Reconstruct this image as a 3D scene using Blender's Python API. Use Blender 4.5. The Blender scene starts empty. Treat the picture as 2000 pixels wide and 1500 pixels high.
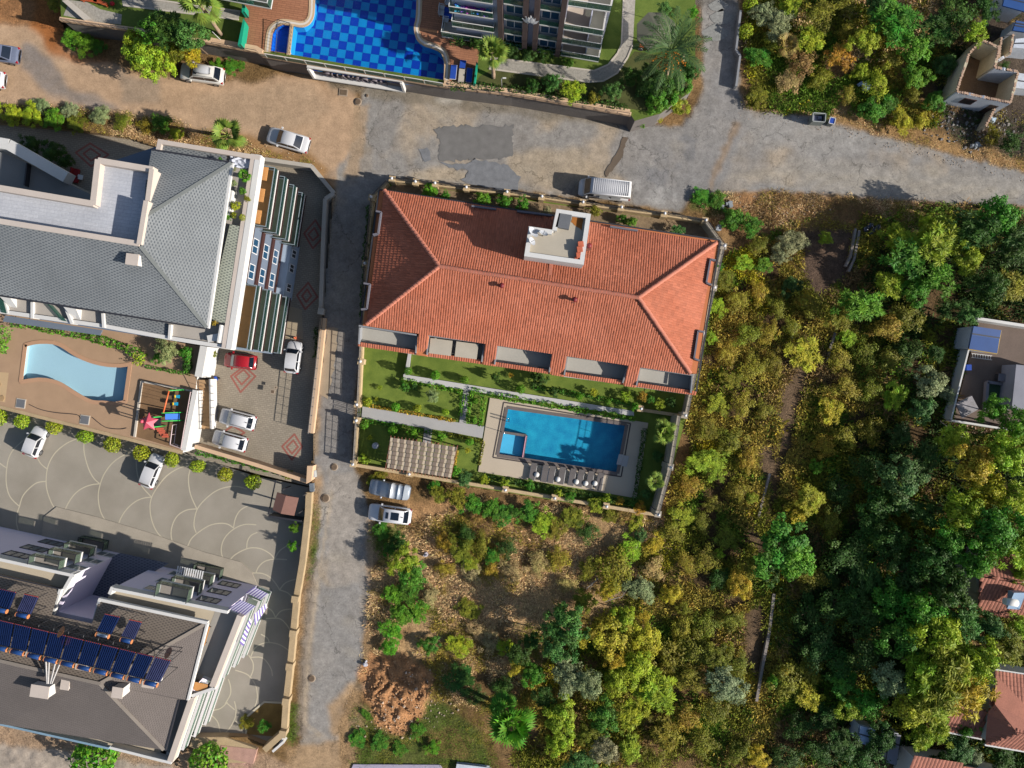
import bpy,math,random
import numpy as np
from mathutils import Vector,Matrix
random.seed(7)
RNG=np.random.default_rng(11)
SC=bpy.context.scene
COL=SC.collection
# ---------------------------------------------------------------- camera, sky, sun, exposure
S=0.055  # metres per photo pixel on the road
H=78.0  # height of the drone above the road
cam_d=bpy.data.cameras.new("camera")
cam_d.sensor_width=36.0
cam_d.lens=36.0*(H/S)/2000.0
cam_d.clip_start=1.0
cam_d.clip_end=2000.0
cam=bpy.data.objects.new("camera",cam_d)
cam.location=(0,0,H)
COL.objects.link(cam)
SC.camera=cam
SUN_EL=math.radians(26.5)
SUN_AZ=math.radians(-16.5)  # the sun stands towards +x, a little towards -y
world=bpy.data.worlds.new("World")
SC.world=world
world.use_nodes=True
nt=world.node_tree
nt.nodes.clear()
sky=nt.nodes.new("ShaderNodeTexSky")
sky.sky_type='NISHITA'
sky.sun_disc=False
sky.sun_elevation=SUN_EL
sky.sun_rotation=math.radians(90)-SUN_AZ
bg=nt.nodes.new("ShaderNodeBackground")
bg.inputs[1].default_value=0.085
out=nt.nodes.new("ShaderNodeOutputWorld")
nt.links.new(sky.outputs[0],bg.inputs[0])
nt.links.new(bg.outputs[0],out.inputs[0])
sun_d=bpy.data.lights.new("sun",'SUN')
sun_d.energy=5.0
sun_d.angle=math.radians(0.5)
sun_d.color=(1.0,0.94,0.86)
sun=bpy.data.objects.new("sun",sun_d)
sd=Vector((math.cos(SUN_EL)*math.cos(SUN_AZ),math.cos(SUN_EL)*math.sin(SUN_AZ),math.sin(SUN_EL)))
sun.rotation_euler=sd.to_track_quat('Z','Y').to_euler()
sun.location=sd*120
COL.objects.link(sun)
SC.view_settings.view_transform='Standard'
SC.view_settings.look='None'
SC.view_settings.gamma=1.0
SC.view_settings.use_curve_mapping=False
SC.view_settings.exposure=0.66
SC.cycles.max_bounces=6
SC.cycles.diffuse_bounces=3
SC.cycles.transparent_max_bounces=8

# ---------------------------------------------------------------- helpers
def P(px,py,z=0.0):
 """the point of the place that stands z metres high and that the drone sees at photo pixel px, py"""
 k=S*(H-z)/H
 return Vector(((px-1000.0)*k,(750.0-py)*k,z))
def PL(pts,z=0.0):
 return[P(x,y,z)for x,y in pts]
KLIT=1.55
def C(r,g,b,k=KLIT):
 """albedo of a surface that shows r, g, b in full sun"""
 def f(c):
  c/=255.0
  return c/12.92 if c<=0.04045 else((c+0.055)/1.055)**2.4
 return tuple(min(0.85,f(c)/k)for c in(r,g,b))

def tag(o,label=None,cat=None,group=None,kind=None):
 if label:o["label"]=label
 if cat:o["category"]=cat
 if group:o["group"]=group
 if kind:o["kind"]=kind
 return o
def empty(name,loc=(0,0,0),label=None,cat=None,group=None,rz=0.0):
 o=bpy.data.objects.new(name,None)
 o.empty_display_size=0.3
 o.location=loc
 o.rotation_euler=(0,0,rz)
 COL.objects.link(o)
 return tag(o,label,cat,group)
def copy_tree(o,parent=None,label=None):
 c=o.copy()
 COL.objects.link(c)
 if parent is not None:
  c.parent=parent
 if label:c["label"]=label
 for ch in list(o.children):
  copy_tree(ch,c)
 return c

class MB:
 """collects shapes and links them as one mesh object"""
 def __init__(s):
  s.v=[];s.f=[];s.m=[];s.t=[];s.uv=None;s.sm=[]
 def add(s,vs,fs,mi=0,tint=0.5,smooth=False):
  o=len(s.v)
  s.v.extend([tuple(v)for v in vs])
  for f in fs:
   s.f.append(tuple(i+o for i in f));s.m.append(mi);s.t.append(tint);s.sm.append(smooth)
  return s
 def quad(s,a,b,c,d,mi=0,tint=0.5):
  return s.add([a,b,c,d],[(0,1,2,3)],mi,tint)
 def poly(s,pts,mi=0,tint=0.5):
  return s.add(pts,[tuple(range(len(pts)))],mi,tint)
 def box(s,c,size,rz=0.0,mi=0,tint=0.5,taper=1.0):
  """c is the centre of the bottom"""
  cx,cy,cz=c;lx,ly,lz=size
  ca,sa=math.cos(rz),math.sin(rz)
  vs=[]
  for z,k in((0,1.0),(lz,taper)):
   for x,y in((-1,-1),(1,-1),(1,1),(-1,1)):
    X=x*lx/2*k;Y=y*ly/2*k
    vs.append((cx+X*ca-Y*sa,cy+X*sa+Y*ca,cz+z))
  return s.add(vs,[(3,2,1,0),(4,5,6,7),(0,1,5,4),(1,2,6,5),(2,3,7,6),(3,0,4,7)],mi,tint)
 def bar(s,a,b,w,h,mi=0,tint=0.5):
  """box from a to b (tops of the axis at their z), w wide, h deep below"""
  a=Vector(a);b=Vector(b)
  d=(b-a);d.z=0
  n=Vector((-d.y,d.x,0)).normalized()*(w/2)
  dz=Vector((0,0,h))
  vs=[a-n-dz,a+n-dz,b+n-dz,b-n-dz,a-n,a+n,b+n,b-n]
  return s.add(vs,[(0,1,2,3),(7,6,5,4),(0,4,5,1),(1,5,6,2),(2,6,7,3),(3,7,4,0)],mi,tint)
 def prism(s,pts,z0,z1,mi=0,mside=None,tint=0.5,bottom=False):
  """closed prism over pts (x, y[, z ignored]); z1 may be a list of heights"""
  n=len(pts)
  ar=sum(pts[i][0]*pts[(i+1)%n][1]-pts[(i+1)%n][0]*pts[i][1]for i in range(n))
  if not isinstance(z1,(list,tuple)):z1=[z1]*n
  if ar<0:
   pts=pts[::-1];z1=list(z1)[::-1]
  if mside is None:mside=mi
  vs=[(p[0],p[1],z0)for p in pts]+[(p[0],p[1],z)for p,z in zip(pts,z1)]
  s.add(vs,[tuple(range(n,2*n))],mi,tint)
  o=len(s.v)-2*n
  for i in range(n):
   j=(i+1)%n
   s.f.append((o+i,o+j,o+n+j,o+n+i));s.m.append(mside);s.t.append(tint);s.sm.append(False)
  if bottom:
   s.f.append(tuple(o+i for i in range(n-1,-1,-1)));s.m.append(mside);s.t.append(tint);s.sm.append(False)
  return s
 def tube(s,pts,r,n=6,mi=0,tint=0.5,cap=True):
  pts=[Vector(p)for p in pts]
  if not isinstance(r,(list,tuple)):r=[r]*len(pts)
  o=len(s.v);up=Vector((0,0,1))
  for i,p in enumerate(pts):
   d=(pts[min(i+1,len(pts)-1)]-pts[max(i-1,0)]).normalized()
   a=d.cross(up if abs(d.z)<0.95 else Vector((1,0,0))).normalized()
   b=d.cross(a).normalized()
   for k in range(n):
    t=2*math.pi*k/n
    s.v.append(tuple(p+(a*math.cos(t)+b*math.sin(t))*r[i]))
  for i in range(len(pts)-1):
   for k in range(n):
    k2=(k+1)%n
    s.f.append((o+i*n+k,o+(i+1)*n+k,o+(i+1)*n+k2,o+i*n+k2));s.m.append(mi);s.t.append(tint);s.sm.append(n>5)
  if cap:
   s.f.append(tuple(o+k for k in range(n)));s.m.append(mi);s.t.append(tint);s.sm.append(False)
   e=o+(len(pts)-1)*n
   s.f.append(tuple(e+k for k in range(n-1,-1,-1)));s.m.append(mi);s.t.append(tint);s.sm.append(False)
  return s
 def lathe(s,c,prof,n=12,mi=0,tint=0.5,sx=1.0,sy=1.0):
  """prof: list of (radius, z)"""
  o=len(s.v)
  for r,z in prof:
   for k in range(n):
    t=2*math.pi*k/n
    s.v.append((c[0]+r*math.cos(t)*sx,c[1]+r*math.sin(t)*sy,c[2]+z))
  for i in range(len(prof)-1):
   for k in range(n):
    k2=(k+1)%n
    s.f.append((o+i*n+k,o+i*n+k2,o+(i+1)*n+k2,o+(i+1)*n+k));s.m.append(mi);s.t.append(tint);s.sm.append(True)
  e=o+(len(prof)-1)*n
  s.f.append(tuple(e+k for k in range(n)));s.m.append(mi);s.t.append(tint);s.sm.append(True)
  return s
 def ball(s,c,r,n=10,mi=0,tint=0.5,sz=1.0):
  prof=[(max(0.001,r*math.sin(math.pi*i/6)),-r*sz*math.cos(math.pi*i/6))for i in range(7)]
  return s.lathe(c,prof,n,mi,tint)
 def build(s,name,mats,parent=None,at=None,kind=None):
  """vertices are in world space; the object sits at `at` (or its parent's place)"""
  if not isinstance(mats,(list,tuple)):mats=[mats]
  off=Vector((0,0,0))
  if parent is not None:
   p=parent
   while p is not None:
    off=off+p.location;p=p.parent
  elif at is not None:
   off=Vector(at)
  me=bpy.data.meshes.new(name)
  me.from_pydata([(v[0]-off.x,v[1]-off.y,v[2]-off.z)for v in s.v],[],s.f)
  for m in mats:me.materials.append(m)
  n=len(me.polygons)
  if n==len(s.m):
   me.polygons.foreach_set("material_index",s.m)
   me.polygons.foreach_set("use_smooth",s.sm)
   at_=me.attributes.new("tint",'FLOAT','FACE')
   at_.data.foreach_set("value",s.t)
  if s.uv is not None:
   ul=me.uv_layers.new(name="UVMap")
   for poly in me.polygons:
    for li in poly.loop_indices:
     ul.data[li].uv=s.uv[me.loops[li].vertex_index]
  me.update()
  o=bpy.data.objects.new(name,me)
  COL.objects.link(o)
  if parent is not None:o.parent=parent
  elif at is not None:o.location=at
  if kind:o["kind"]=kind
  return o

  # ---------------------------------------------------------------- materials
MATS={}
def M(name,rgb,rough=0.85,var=0.18,scale=2.0,fine=14.0,bump=0.0,metal=0.0,spec=0.3,tint=0.0,rgb2=None,coat=0.0,stretch=None,emit=None):
 """plain surface with worn, blotchy colour: two noises in world space, optional per-piece tint"""
 if name in MATS:return MATS[name]
 m=bpy.data.materials.new(name)
 m.use_nodes=True
 t=m.node_tree;N=t.nodes;L=t.links
 bsdf=N["Principled BSDF"]
 bsdf.inputs["Roughness"].default_value=rough
 bsdf.inputs["Metallic"].default_value=metal
 bsdf.inputs["Specular IOR Level"].default_value=spec
 if coat:bsdf.inputs["Coat Weight"].default_value=coat;bsdf.inputs["Coat Roughness"].default_value=0.06
 geo=N.new("ShaderNodeNewGeometry")
 pos=geo.outputs["Position"]
 if stretch:
  mp=N.new("ShaderNodeMapping");mp.inputs["Scale"].default_value=stretch
  L.new(pos,mp.inputs["Vector"]);pos=mp.outputs["Vector"]
 n1=N.new("ShaderNodeTexNoise");n1.inputs["Scale"].default_value=scale*0.35;n1.inputs["Detail"].default_value=5
 n2=N.new("ShaderNodeTexNoise");n2.inputs["Scale"].default_value=fine;n2.inputs["Detail"].default_value=3
 L.new(pos,n1.inputs["Vector"]);L.new(pos,n2.inputs["Vector"])
 ad=N.new("ShaderNodeMath");ad.operation='ADD'
 L.new(n1.outputs["Fac"],ad.inputs[0]);L.new(n2.outputs["Fac"],ad.inputs[1])
 mr=N.new("ShaderNodeMapRange")
 mr.inputs["From Min"].default_value=0.6;mr.inputs["From Max"].default_value=1.4
 mr.inputs["To Min"].default_value=0;mr.inputs["To Max"].default_value=1
 L.new(ad.outputs[0],mr.inputs["Value"])
 mx=N.new("ShaderNodeMix");mx.data_type='RGBA'
 if rgb2 is None:
  a=tuple(c*(1-var)for c in rgb);b=tuple(min(1,c*(1+var))for c in rgb)
 else:
  a,b=rgb,rgb2
 mx.inputs["A"].default_value=(*a,1);mx.inputs["B"].default_value=(*b,1)
 L.new(mr.outputs["Result"],mx.inputs["Factor"])
 colr=mx.outputs["Result"]
 if tint:
  at=N.new("ShaderNodeAttribute");at.attribute_name="tint"
  m2=N.new("ShaderNodeMapRange")
  m2.inputs["To Min"].default_value=1-tint;m2.inputs["To Max"].default_value=1+tint
  L.new(at.outputs["Fac"],m2.inputs["Value"])
  vm=N.new("ShaderNodeVectorMath");vm.operation='SCALE'
  L.new(colr,vm.inputs[0]);L.new(m2.outputs["Result"],vm.inputs["Scale"])
  colr=vm.outputs[0]
 L.new(colr,bsdf.inputs["Base Color"])
 if bump:
  bp=N.new("ShaderNodeBump");bp.inputs["Strength"].default_value=bump;bp.inputs["Distance"].default_value=0.05
  L.new(ad.outputs[0],bp.inputs["Height"]);L.new(bp.outputs[0],bsdf.inputs["Normal"])
 if emit:
  bsdf.inputs["Emission Color"].default_value=(*emit,1);bsdf.inputs["Emission Strength"].default_value=1
 MATS[name]=m
 return m
def MUV(name,base,dark,pu,pv,kind="shingle",rough=0.9,thr=0.3):
 """material driven by UV in metres: shingle dots, bricks"""
 if name in MATS:return MATS[name]
 m=M(name,base,rough,0.22,0.9,6.0)
 t=m.node_tree;N=t.nodes;L=t.links
 bsdf=N["Principled BSDF"]
 colr=bsdf.inputs["Base Color"].links[0].from_socket
 uv=N.new("ShaderNodeUVMap");uv.uv_map="UVMap"
 mx=N.new("ShaderNodeMix");mx.data_type='RGBA'
 mx.inputs["B"].default_value=(*dark,1)
 L.new(colr,mx.inputs["A"])
 if kind=="shingle":
  sp=N.new("ShaderNodeSeparateXYZ");L.new(uv.outputs[0],sp.inputs[0])
  def sn(src,p):
   a=N.new("ShaderNodeMath");a.operation='MULTIPLY';a.inputs[1].default_value=2*math.pi/p
   L.new(src,a.inputs[0])
   b=N.new("ShaderNodeMath");b.operation='SINE';L.new(a.outputs[0],b.inputs[0]);return b.outputs[0]
  mu=N.new("ShaderNodeMath");mu.operation='MULTIPLY'
  L.new(sn(sp.outputs["X"],pu),mu.inputs[0]);L.new(sn(sp.outputs["Y"],pv),mu.inputs[1])
  mr=N.new("ShaderNodeMapRange");mr.inputs["From Min"].default_value=thr-0.15;mr.inputs["From Max"].default_value=thr+0.15
  L.new(mu.outputs[0],mr.inputs["Value"]);L.new(mr.outputs["Result"],mx.inputs["Factor"])
 else:
  br=N.new("ShaderNodeTexBrick")
  br.inputs["Scale"].default_value=1.0
  br.inputs["Brick Width"].default_value=pu;br.inputs["Row Height"].default_value=pv
  br.inputs["Mortar Size"].default_value=thr
  br.inputs["Color1"].default_value=(0,0,0,1);br.inputs["Color2"].default_value=(.35,.35,.35,1);br.inputs["Mortar"].default_value=(1,1,1,1)
  L.new(uv.outputs[0],br.inputs["Vector"]);L.new(br.outputs["Color"],mx.inputs["Factor"])
 L.new(mx.outputs["Result"],bsdf.inputs["Base Color"])
 return m
def glass(name,rgb,rough=0.05,alpha=0.45):
 """tinted pane: part reflecting, part see-through"""
 if name in MATS:return MATS[name]
 m=bpy.data.materials.new(name);m.use_nodes=True
 t=m.node_tree;N=t.nodes;L=t.links
 b=N["Principled BSDF"]
 b.inputs["Base Color"].default_value=(*rgb,1);b.inputs["Roughness"].default_value=rough
 tr=N.new("ShaderNodeBsdfTransparent");tr.inputs[0].default_value=(*[min(1,0.55+c)for c in rgb],1)
 mx=N.new("ShaderNodeMixShader");mx.inputs[0].default_value=alpha
 L.new(tr.outputs[0],mx.inputs[1]);L.new(b.outputs[0],mx.inputs[2])
 L.new(mx.outputs[0],N["Material Output"].inputs["Surface"])
 MATS[name]=m
 return m
def water(name,tintc,ripple=0.35,scale=2.2):
 """thin water skin: clear, blue-tinted, rippled and reflecting"""
 m=bpy.data.materials.new(name);m.use_nodes=True
 t=m.node_tree;N=t.nodes;L=t.links
 N.remove(N["Principled BSDF"])
 tr=N.new("ShaderNodeBsdfTransparent");tr.inputs[0].default_value=(*tintc,1)
 gl=N.new("ShaderNodeBsdfGlossy");gl.inputs["Roughness"].default_value=0.04
 lw=N.new("ShaderNodeLayerWeight");lw.inputs[0].default_value=.5
 pw=N.new("ShaderNodeMath");pw.operation='POWER';pw.inputs[1].default_value=4.0
 L.new(lw.outputs["Facing"],pw.inputs[0])
 fr=N.new("ShaderNodeMath");fr.operation='MULTIPLY_ADD';fr.inputs[1].default_value=.7;fr.inputs[2].default_value=.02
 L.new(pw.outputs[0],fr.inputs[0])
 no=N.new("ShaderNodeTexNoise");no.inputs["Scale"].default_value=scale;no.inputs["Detail"].default_value=3
 geo=N.new("ShaderNodeNewGeometry");L.new(geo.outputs["Position"],no.inputs["Vector"])
 bp=N.new("ShaderNodeBump");bp.inputs["Strength"].default_value=ripple;bp.inputs["Distance"].default_value=0.25
 L.new(no.outputs["Fac"],bp.inputs["Height"])
 L.new(bp.outputs[0],gl.inputs["Normal"])
 mx=N.new("ShaderNodeMixShader")
 L.new(fr.outputs[0],mx.inputs[0]);L.new(tr.outputs[0],mx.inputs[1]);L.new(gl.outputs[0],mx.inputs[2])
 L.new(mx.outputs[0],N["Material Output"].inputs["Surface"])
 return m

 # ---------------------------------------------------------------- numpy noise
_LAT=np.random.default_rng(3).random((256,256)).astype(np.float32)
def vnoise(x,y,sc,seed=0):
 x=x/sc+seed*17.31;y=y/sc+seed*9.77
 xi=np.floor(x).astype(int);yi=np.floor(y).astype(int)
 fx=x-xi;fy=y-yi
 fx=fx*fx*(3-2*fx);fy=fy*fy*(3-2*fy)
 g=lambda a,b:_LAT[a&255,b&255]
 return(g(xi,yi)*(1-fx)+g(xi+1,yi)*fx)*(1-fy)+(g(xi,yi+1)*(1-fx)+g(xi+1,yi+1)*fx)*fy
def fbm(x,y,sc,oct=4,seed=0):
 a=0;w=0.5;tot=0
 for i in range(oct):
  a=a+w*vnoise(x,y,sc/2**i,seed+i);tot+=w;w*=0.55
 return a/tot
def inpoly(x,y,poly):
 r=np.zeros(x.shape,bool);n=len(poly)
 for i in range(n):
  x1,y1=poly[i];x2,y2=poly[(i+1)%n]
  if y1==y2:continue
  c=((y1>y)!=(y2>y))&(x<(x2-x1)*(y-y1)/(y2-y1)+x1)
  r^=c
 return r
 # ---------------------------------------------------------------- ground sheet, painted with what lies on it
WEST=[(-140,232),(0,240),(130,252),(250,268),(300,285),(400,300),(510,306),(612,325),(650,380),(640,500),(630,620),(614,850),(606,950),(600,1010),
(594,1060),(588,1110),(578,1180),(566,1300),(553,1435),(535,1462),(480,1440),(440,1438),(360,1440),(345,1490),(300,1475),(200,1450),(0,1400),(-140,1370)]
NORTH=[(122,-160),(118,42),(130,62),(360,96),(510,118),(600,138),(780,168),(1000,197),(1232,217),(1232,236),(1290,225),(1345,190),(1352,140),(1352,-160)]
VILLA=[(765,350),(1382,433),(1414,480),(1375,690),(1340,812),(1322,880),(1286,1004),(1100,980),(880,943),(694,909),(700,800),(712,560),(726,400)]
gx=np.arange(-120,2124,4.0);gy=np.arange(-120,1624,4.0)
GX,GY=np.meshgrid(gx,gy)
wx=GX+(fbm(GX,GY,40,4,1)-.5)*34;wy=GY+(fbm(GX,GY,40,4,5)-.5)*34
fxx=GX+(fbm(GX,GY,14,3,2)-.5)*12;fyy=GY+(fbm(GX,GY,14,3,8)-.5)*12
def blur(a,n):
 for _ in range(n):
  a=(a+np.roll(a,1,0)+np.roll(a,-1,0)+np.roll(a,1,1)+np.roll(a,-1,1))/5
 return a
GC=np.zeros(GX.shape+(3,),np.float32)
GC[:]=C(140,112,74)
def paint(poly,rgb,warp=1,soft=2,amt=1.0,holes=None,nz=None):
 X,Y=(wx,wy)if warp==1 else(fxx,fyy)if warp==2 else(GX,GY)
 k=blur(inpoly(X,Y,poly).astype(np.float32),soft)*amt
 if nz:k=k*np.clip((fbm(GX,GY,nz[0],4,nz[1])-nz[2])*nz[3],0,1)
 GC[:]=GC*(1-k[...,None])+np.array(C(*rgb),np.float32)*k[...,None]
ALL=[(-200,-200),(2200,-200),(2200,1700),(-200,1700)]
# wild ground: straw, bare soil, darker brown soil on the east side
paint(ALL,(176,140,96),1,0,.8,nz=(60,3,.45,4))
paint(ALL,(120,92,58),1,0,.7,nz=(35,9,.5,4))
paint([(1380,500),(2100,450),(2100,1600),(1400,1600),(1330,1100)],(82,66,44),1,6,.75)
paint([(700,1000),(1340,1000),(1300,1180),(1050,1300),(760,1300),(715,1150)],(204,168,122),1,5,1,nz=(50,4,.25,4))
paint([(780,975),(960,985),(1130,1080),(1250,1070),(1180,1120),(960,1090),(800,1040)],(196,152,106),1,5,.8)
paint([(1510,720),(1590,650),(1550,850),(1495,980),(1480,1300),(1490,1500),(1450,1500),(1470,1000)],(128,106,84),1,4,.8)
paint([(1570,420),(1680,430),(1650,560),(1600,600),(1570,540)],(112,92,80),1,4,.8)
paint([(1450,190),(1560,180),(1760,240),(2100,330),(2100,370),(1560,240),(1450,225)],(184,146,98),1,3,.9)
paint([(1340,380),(1500,370),(1700,390),(1850,400),(1700,440),(1520,450),(1380,440)],(178,134,92),1,4,.9)
paint([(1830,0),(2100,0),(2100,320),(1880,290),(1830,230)],(88,80,74),1,4,.85)
# green verges
for pl in([(1350,375),(1430,372),(1420,420),(1385,425),(1350,408)],[(730,1015),(775,1030),(800,1065),(730,1075)],[(700,1380),(860,1370),(940,1430),(960,1500),(700,1500)],
[(606,985),(624,985),(620,1060),(612,1120),(600,1135)],[(570,1370),(585,1375),(580,1455),(560,1445)]):
 paint(pl,(92,108,50),2,2,.85)
paint([(820,1440),(880,1420),(930,1450),(900,1490),(830,1480)],(150,118,76),1,3,.7)
# sandy western road
SAND=[(-140,40),(118,56),(130,100),(230,135),(340,152),(470,158),(600,138),(700,180),(716,330),(690,345),(655,372),(600,330),(510,300),(440,262),(300,230),(120,212),(-140,195)]
paint([(-140,-140),(122,-140),(122,60),(-140,60)],(176,128,86),1,3,1)
paint(SAND,(200,168,136),1,3,1)
paint([(50,-140),(122,-140),(126,70),(108,90),(60,60)],(178,112,58),1,3,.9)
paint([(60,20),(118,45),(135,105),(230,130),(150,128),(95,95)],(172,108,60),1,3,.85)
paint([(48,82),(95,108),(130,160),(205,198),(150,196),(90,178),(30,130)],(146,138,132),1,3,.9)
paint([(80,186),(180,190),(260,220),(160,214)],(150,142,136),1,3,.8)
paint([(225,140),(300,160),(310,205),(240,205)],(164,148,130),1,3,.7)
paint([(250,260),(470,262),(600,300),(660,350),(640,372),(560,318),(430,300)],(166,128,84),1,2,.9)
paint([(510,168),(600,165),(640,215),(560,262),(400,235),(380,190)],(186,160,132),1,5,.7)
paint([(520,135),(620,150),(655,195),(630,170),(560,150)],(150,112,68),1,2,.7)
# asphalt
ASPH=[(716,165),(860,185),(1210,238),(1330,250),(1372,190),(1372,-140),(1440,-140),(1444,180),(1452,214),(1562,226),(2140,372),(2140,408),(1960,402),(1850,396),(1600,378),(1480,372),(1400,374),
(1345,384),(1330,415),(1180,390),(950,365),(765,348),(726,398),(712,520),(700,700),(690,800),(686,905),(708,960),(724,1010),(728,1090),(724,1150),(712,1240),(706,1310),(672,1370),(660,1420),(668,1620),
(560,1620),(566,1500),(590,1440),(588,1330),(596,1220),(612,1120),(622,1040),(626,985),(616,950),(614,860),(626,640),(640,500),(652,400),(660,330),(704,262),(700,200)]
paint(ASPH,(156,152,147),2,1,1)
paint(ASPH,(184,166,142),1,1,.75,nz=(90,6,.52,6))
paint(ASPH,(146,140,133),1,1,.6,nz=(45,14,.5,5))
paint([(1216,235),(1330,250),(1372,190),(1400,130),(1444,180),(1470,225),(1400,380),(1345,384),(1240,400),(1190,300)],(150,147,144),1,3,.85)
paint([(1440,222),(1560,228),(1760,275),(1640,300),(1480,290)],(164,160,154),1,4,.8)
paint([(1560,300),(1900,340),(2140,372),(2140,400),(1700,372),(1500,340)],(170,163,152),1,4,.6)
paint([(1352,-140),(1444,-140),(1444,10),(1352,10)],(120,116,110),2,2,.8)
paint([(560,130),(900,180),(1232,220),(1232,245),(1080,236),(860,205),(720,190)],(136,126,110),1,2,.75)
paint([(690,205),(720,205),(712,280),(700,345),(672,345),(684,270)],(184,158,128),2,1,.8)
paint([(850,190),(900,190),(900,202),(850,200)],(206,200,188),2,2,.7)
paint([(990,300),(1120,280),(1180,330),(1080,372),(1000,352)],(186,168,142),1,5,.7)
paint([(800,330),(910,335),(920,358),(800,350)],(190,172,146),1,3,.8)
paint([(1262,300),(1320,268),(1380,262),(1370,300),(1310,340),(1290,372),(1262,366)],(128,128,130),2,1,.6,nz=(20,44,.4,6))
paint([(1180,366),(1250,352),(1330,378),(1320,404),(1240,388),(1180,386)],(180,178,174),2,1,.6,nz=(16,45,.42,7))
for _a,_b,_w in(((1440,240),(1400,330),7),((1400,330),(1385,380),4)):
 paint([(_a[0]-_w,_a[1]),(_a[0]+_w,_a[1]),(_b[0]+_w,_b[1]),(_b[0]-_w,_b[1])],(158,132,104),2,1,.7)
for _k in range(7):
 _o=_k*9
 paint([(1480-_o,330+_o*.25),(1720,346+_o*.7),(2120,384+_o*.35),(2120,386+_o*.35),(1720,349+_o*.7),(1480-_o,334+_o*.25)],(182,170,150),0,2,.45)
 paint([(40,120+_o*1.2),(300,170+_o*.6),(640,205+_o),(640,208+_o),(300,173+_o*.6),(40,123+_o*1.2)],(162,136,108),0,2,.4)
 # the street going down
paint([(652,400),(726,398),(712,520),(700,700),(686,905),(620,905),(628,640),(640,500)],(146,140,134),2,3,.8)
paint([(640,925),(702,925),(706,985),(698,1145),(642,1145),(640,1040)],(172,163,152),2,1,.9)
paint([(640,1147),(704,1140),(708,1240),(704,1300),(660,1400),(648,1430),(596,1432),(606,1280),(624,1130)],(156,152,147),2,2,.9)
paint([(596,1100),(622,1090),(612,1240),(600,1440),(578,1440),(588,1230)],(150,136,120),2,2,.8)
for pl in([(604,940),(630,930),(622,985),(626,1010),(612,1060),(600,1140),(580,1290),(570,1300),(590,1120)],[(716,1010),(732,1020),(730,1170),(720,1330),(706,1330),(720,1180)],[(640,1380),(690,1330),(720,1400),(700,1440),(650,1440)],
[(560,1460),(700,1440),(680,1620),(560,1620)]):
 paint(pl,(182,150,112),2,2,.85)
for a,b in(((648,960),(622,1130)),((622,1130),(601,1290)),((601,1300),(594,1410)),((594,1410),(628,1440))):
 n=2.2
 paint([(a[0]-n,a[1]),(a[0]+n,a[1]),(b[0]+n,b[1]),(b[0]-n,b[1])],(196,178,152),0,1,.9)
paint([(620,640),(632,640),(622,890),(606,890)],(176,150,118),2,1,.8)
# south-west lane and its dirt edge
paint([(-140,1380),(340,1470),(520,1470),(570,1500),(560,1620),(-140,1620)],(190,160,130),2,2,1)
paint([(-140,1440),(150,1470),(340,1500),(330,1620),(-140,1620)],(178,166,152),2,2,.9)
paint([(425,1462),(500,1470),(495,1500),(430,1495)],(190,150,138),2,1,.8)
# dug-up earth heap
paint([(725,1275),(790,1278),(850,1320),(825,1400),(785,1440),(740,1420),(712,1360),(700,1310)],(204,150,104),2,2,1)
for _k in range(70):
 _x,_y=random.uniform(640,1900),random.uniform(180,400)
 if random.random()<.4:_x,_y=random.uniform(600,720),random.uniform(400,1440)
 _r=random.uniform(5,20);_c=random.choice([(138,134,130),(172,164,152),(146,141,136),(178,168,150)])
 paint([(_x+math.cos(a)*_r*random.uniform(.5,1.6),_y+math.sin(a)*_r*random.uniform(.4,1))for a in np.linspace(0,6.28,8)[:-1]],_c,1,3,random.uniform(.2,.5))
GC*=(0.84+0.32*fbm(GX,GY,18,3,21))[...,None]
hm=inpoly(GX,GY,ASPH)|inpoly(GX,GY,SAND)
hmb=blur(hm.astype(np.float32),4)
GZ=(fbm(GX,GY,60,4,31)-.5)*0.5*(1-hmb)+(fbm(GX,GY,12,2,33)-.5)*0.14*(1-hmb)+(fbm(GX,GY,90,2,35)-.5)*.05*hmb
dug=blur(inpoly(wx,wy,[(735,1290),(790,1285),(842,1325),(818,1395),(780,1425),(745,1405),(720,1350)]).astype(np.float32),5)
ridge=np.abs(np.sin((GX*.8+GY*.35)/7.5+fbm(GX,GY,40,3,41)*9))
GZ+=dug*(.25+ridge*.35+(fbm(GX,GY,9,2,43)-.5)*.5)
for hole in(WEST,NORTH,VILLA):
 pass
cx=(GX[:-1,:-1]+GX[1:,1:])/2;cy=(GY[:-1,:-1]+GY[1:,1:])/2
PIT=[(1854,828),(1906,622),(2140,650),(2140,900)]
hole=inpoly(cx,cy,WEST)|inpoly(cx,cy,NORTH)|inpoly(cx,cy,VILLA)
roadc=inpoly(fxx[:-1,:-1],fyy[:-1,:-1],ASPH)
sandc=inpoly(wx[:-1,:-1],wy[:-1,:-1],SAND)&~roadc
laneb=inpoly(fxx[:-1,:-1],fyy[:-1,:-1],[(-140,1440),(150,1470),(340,1500),(330,1620),(-140,1620)])
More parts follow.
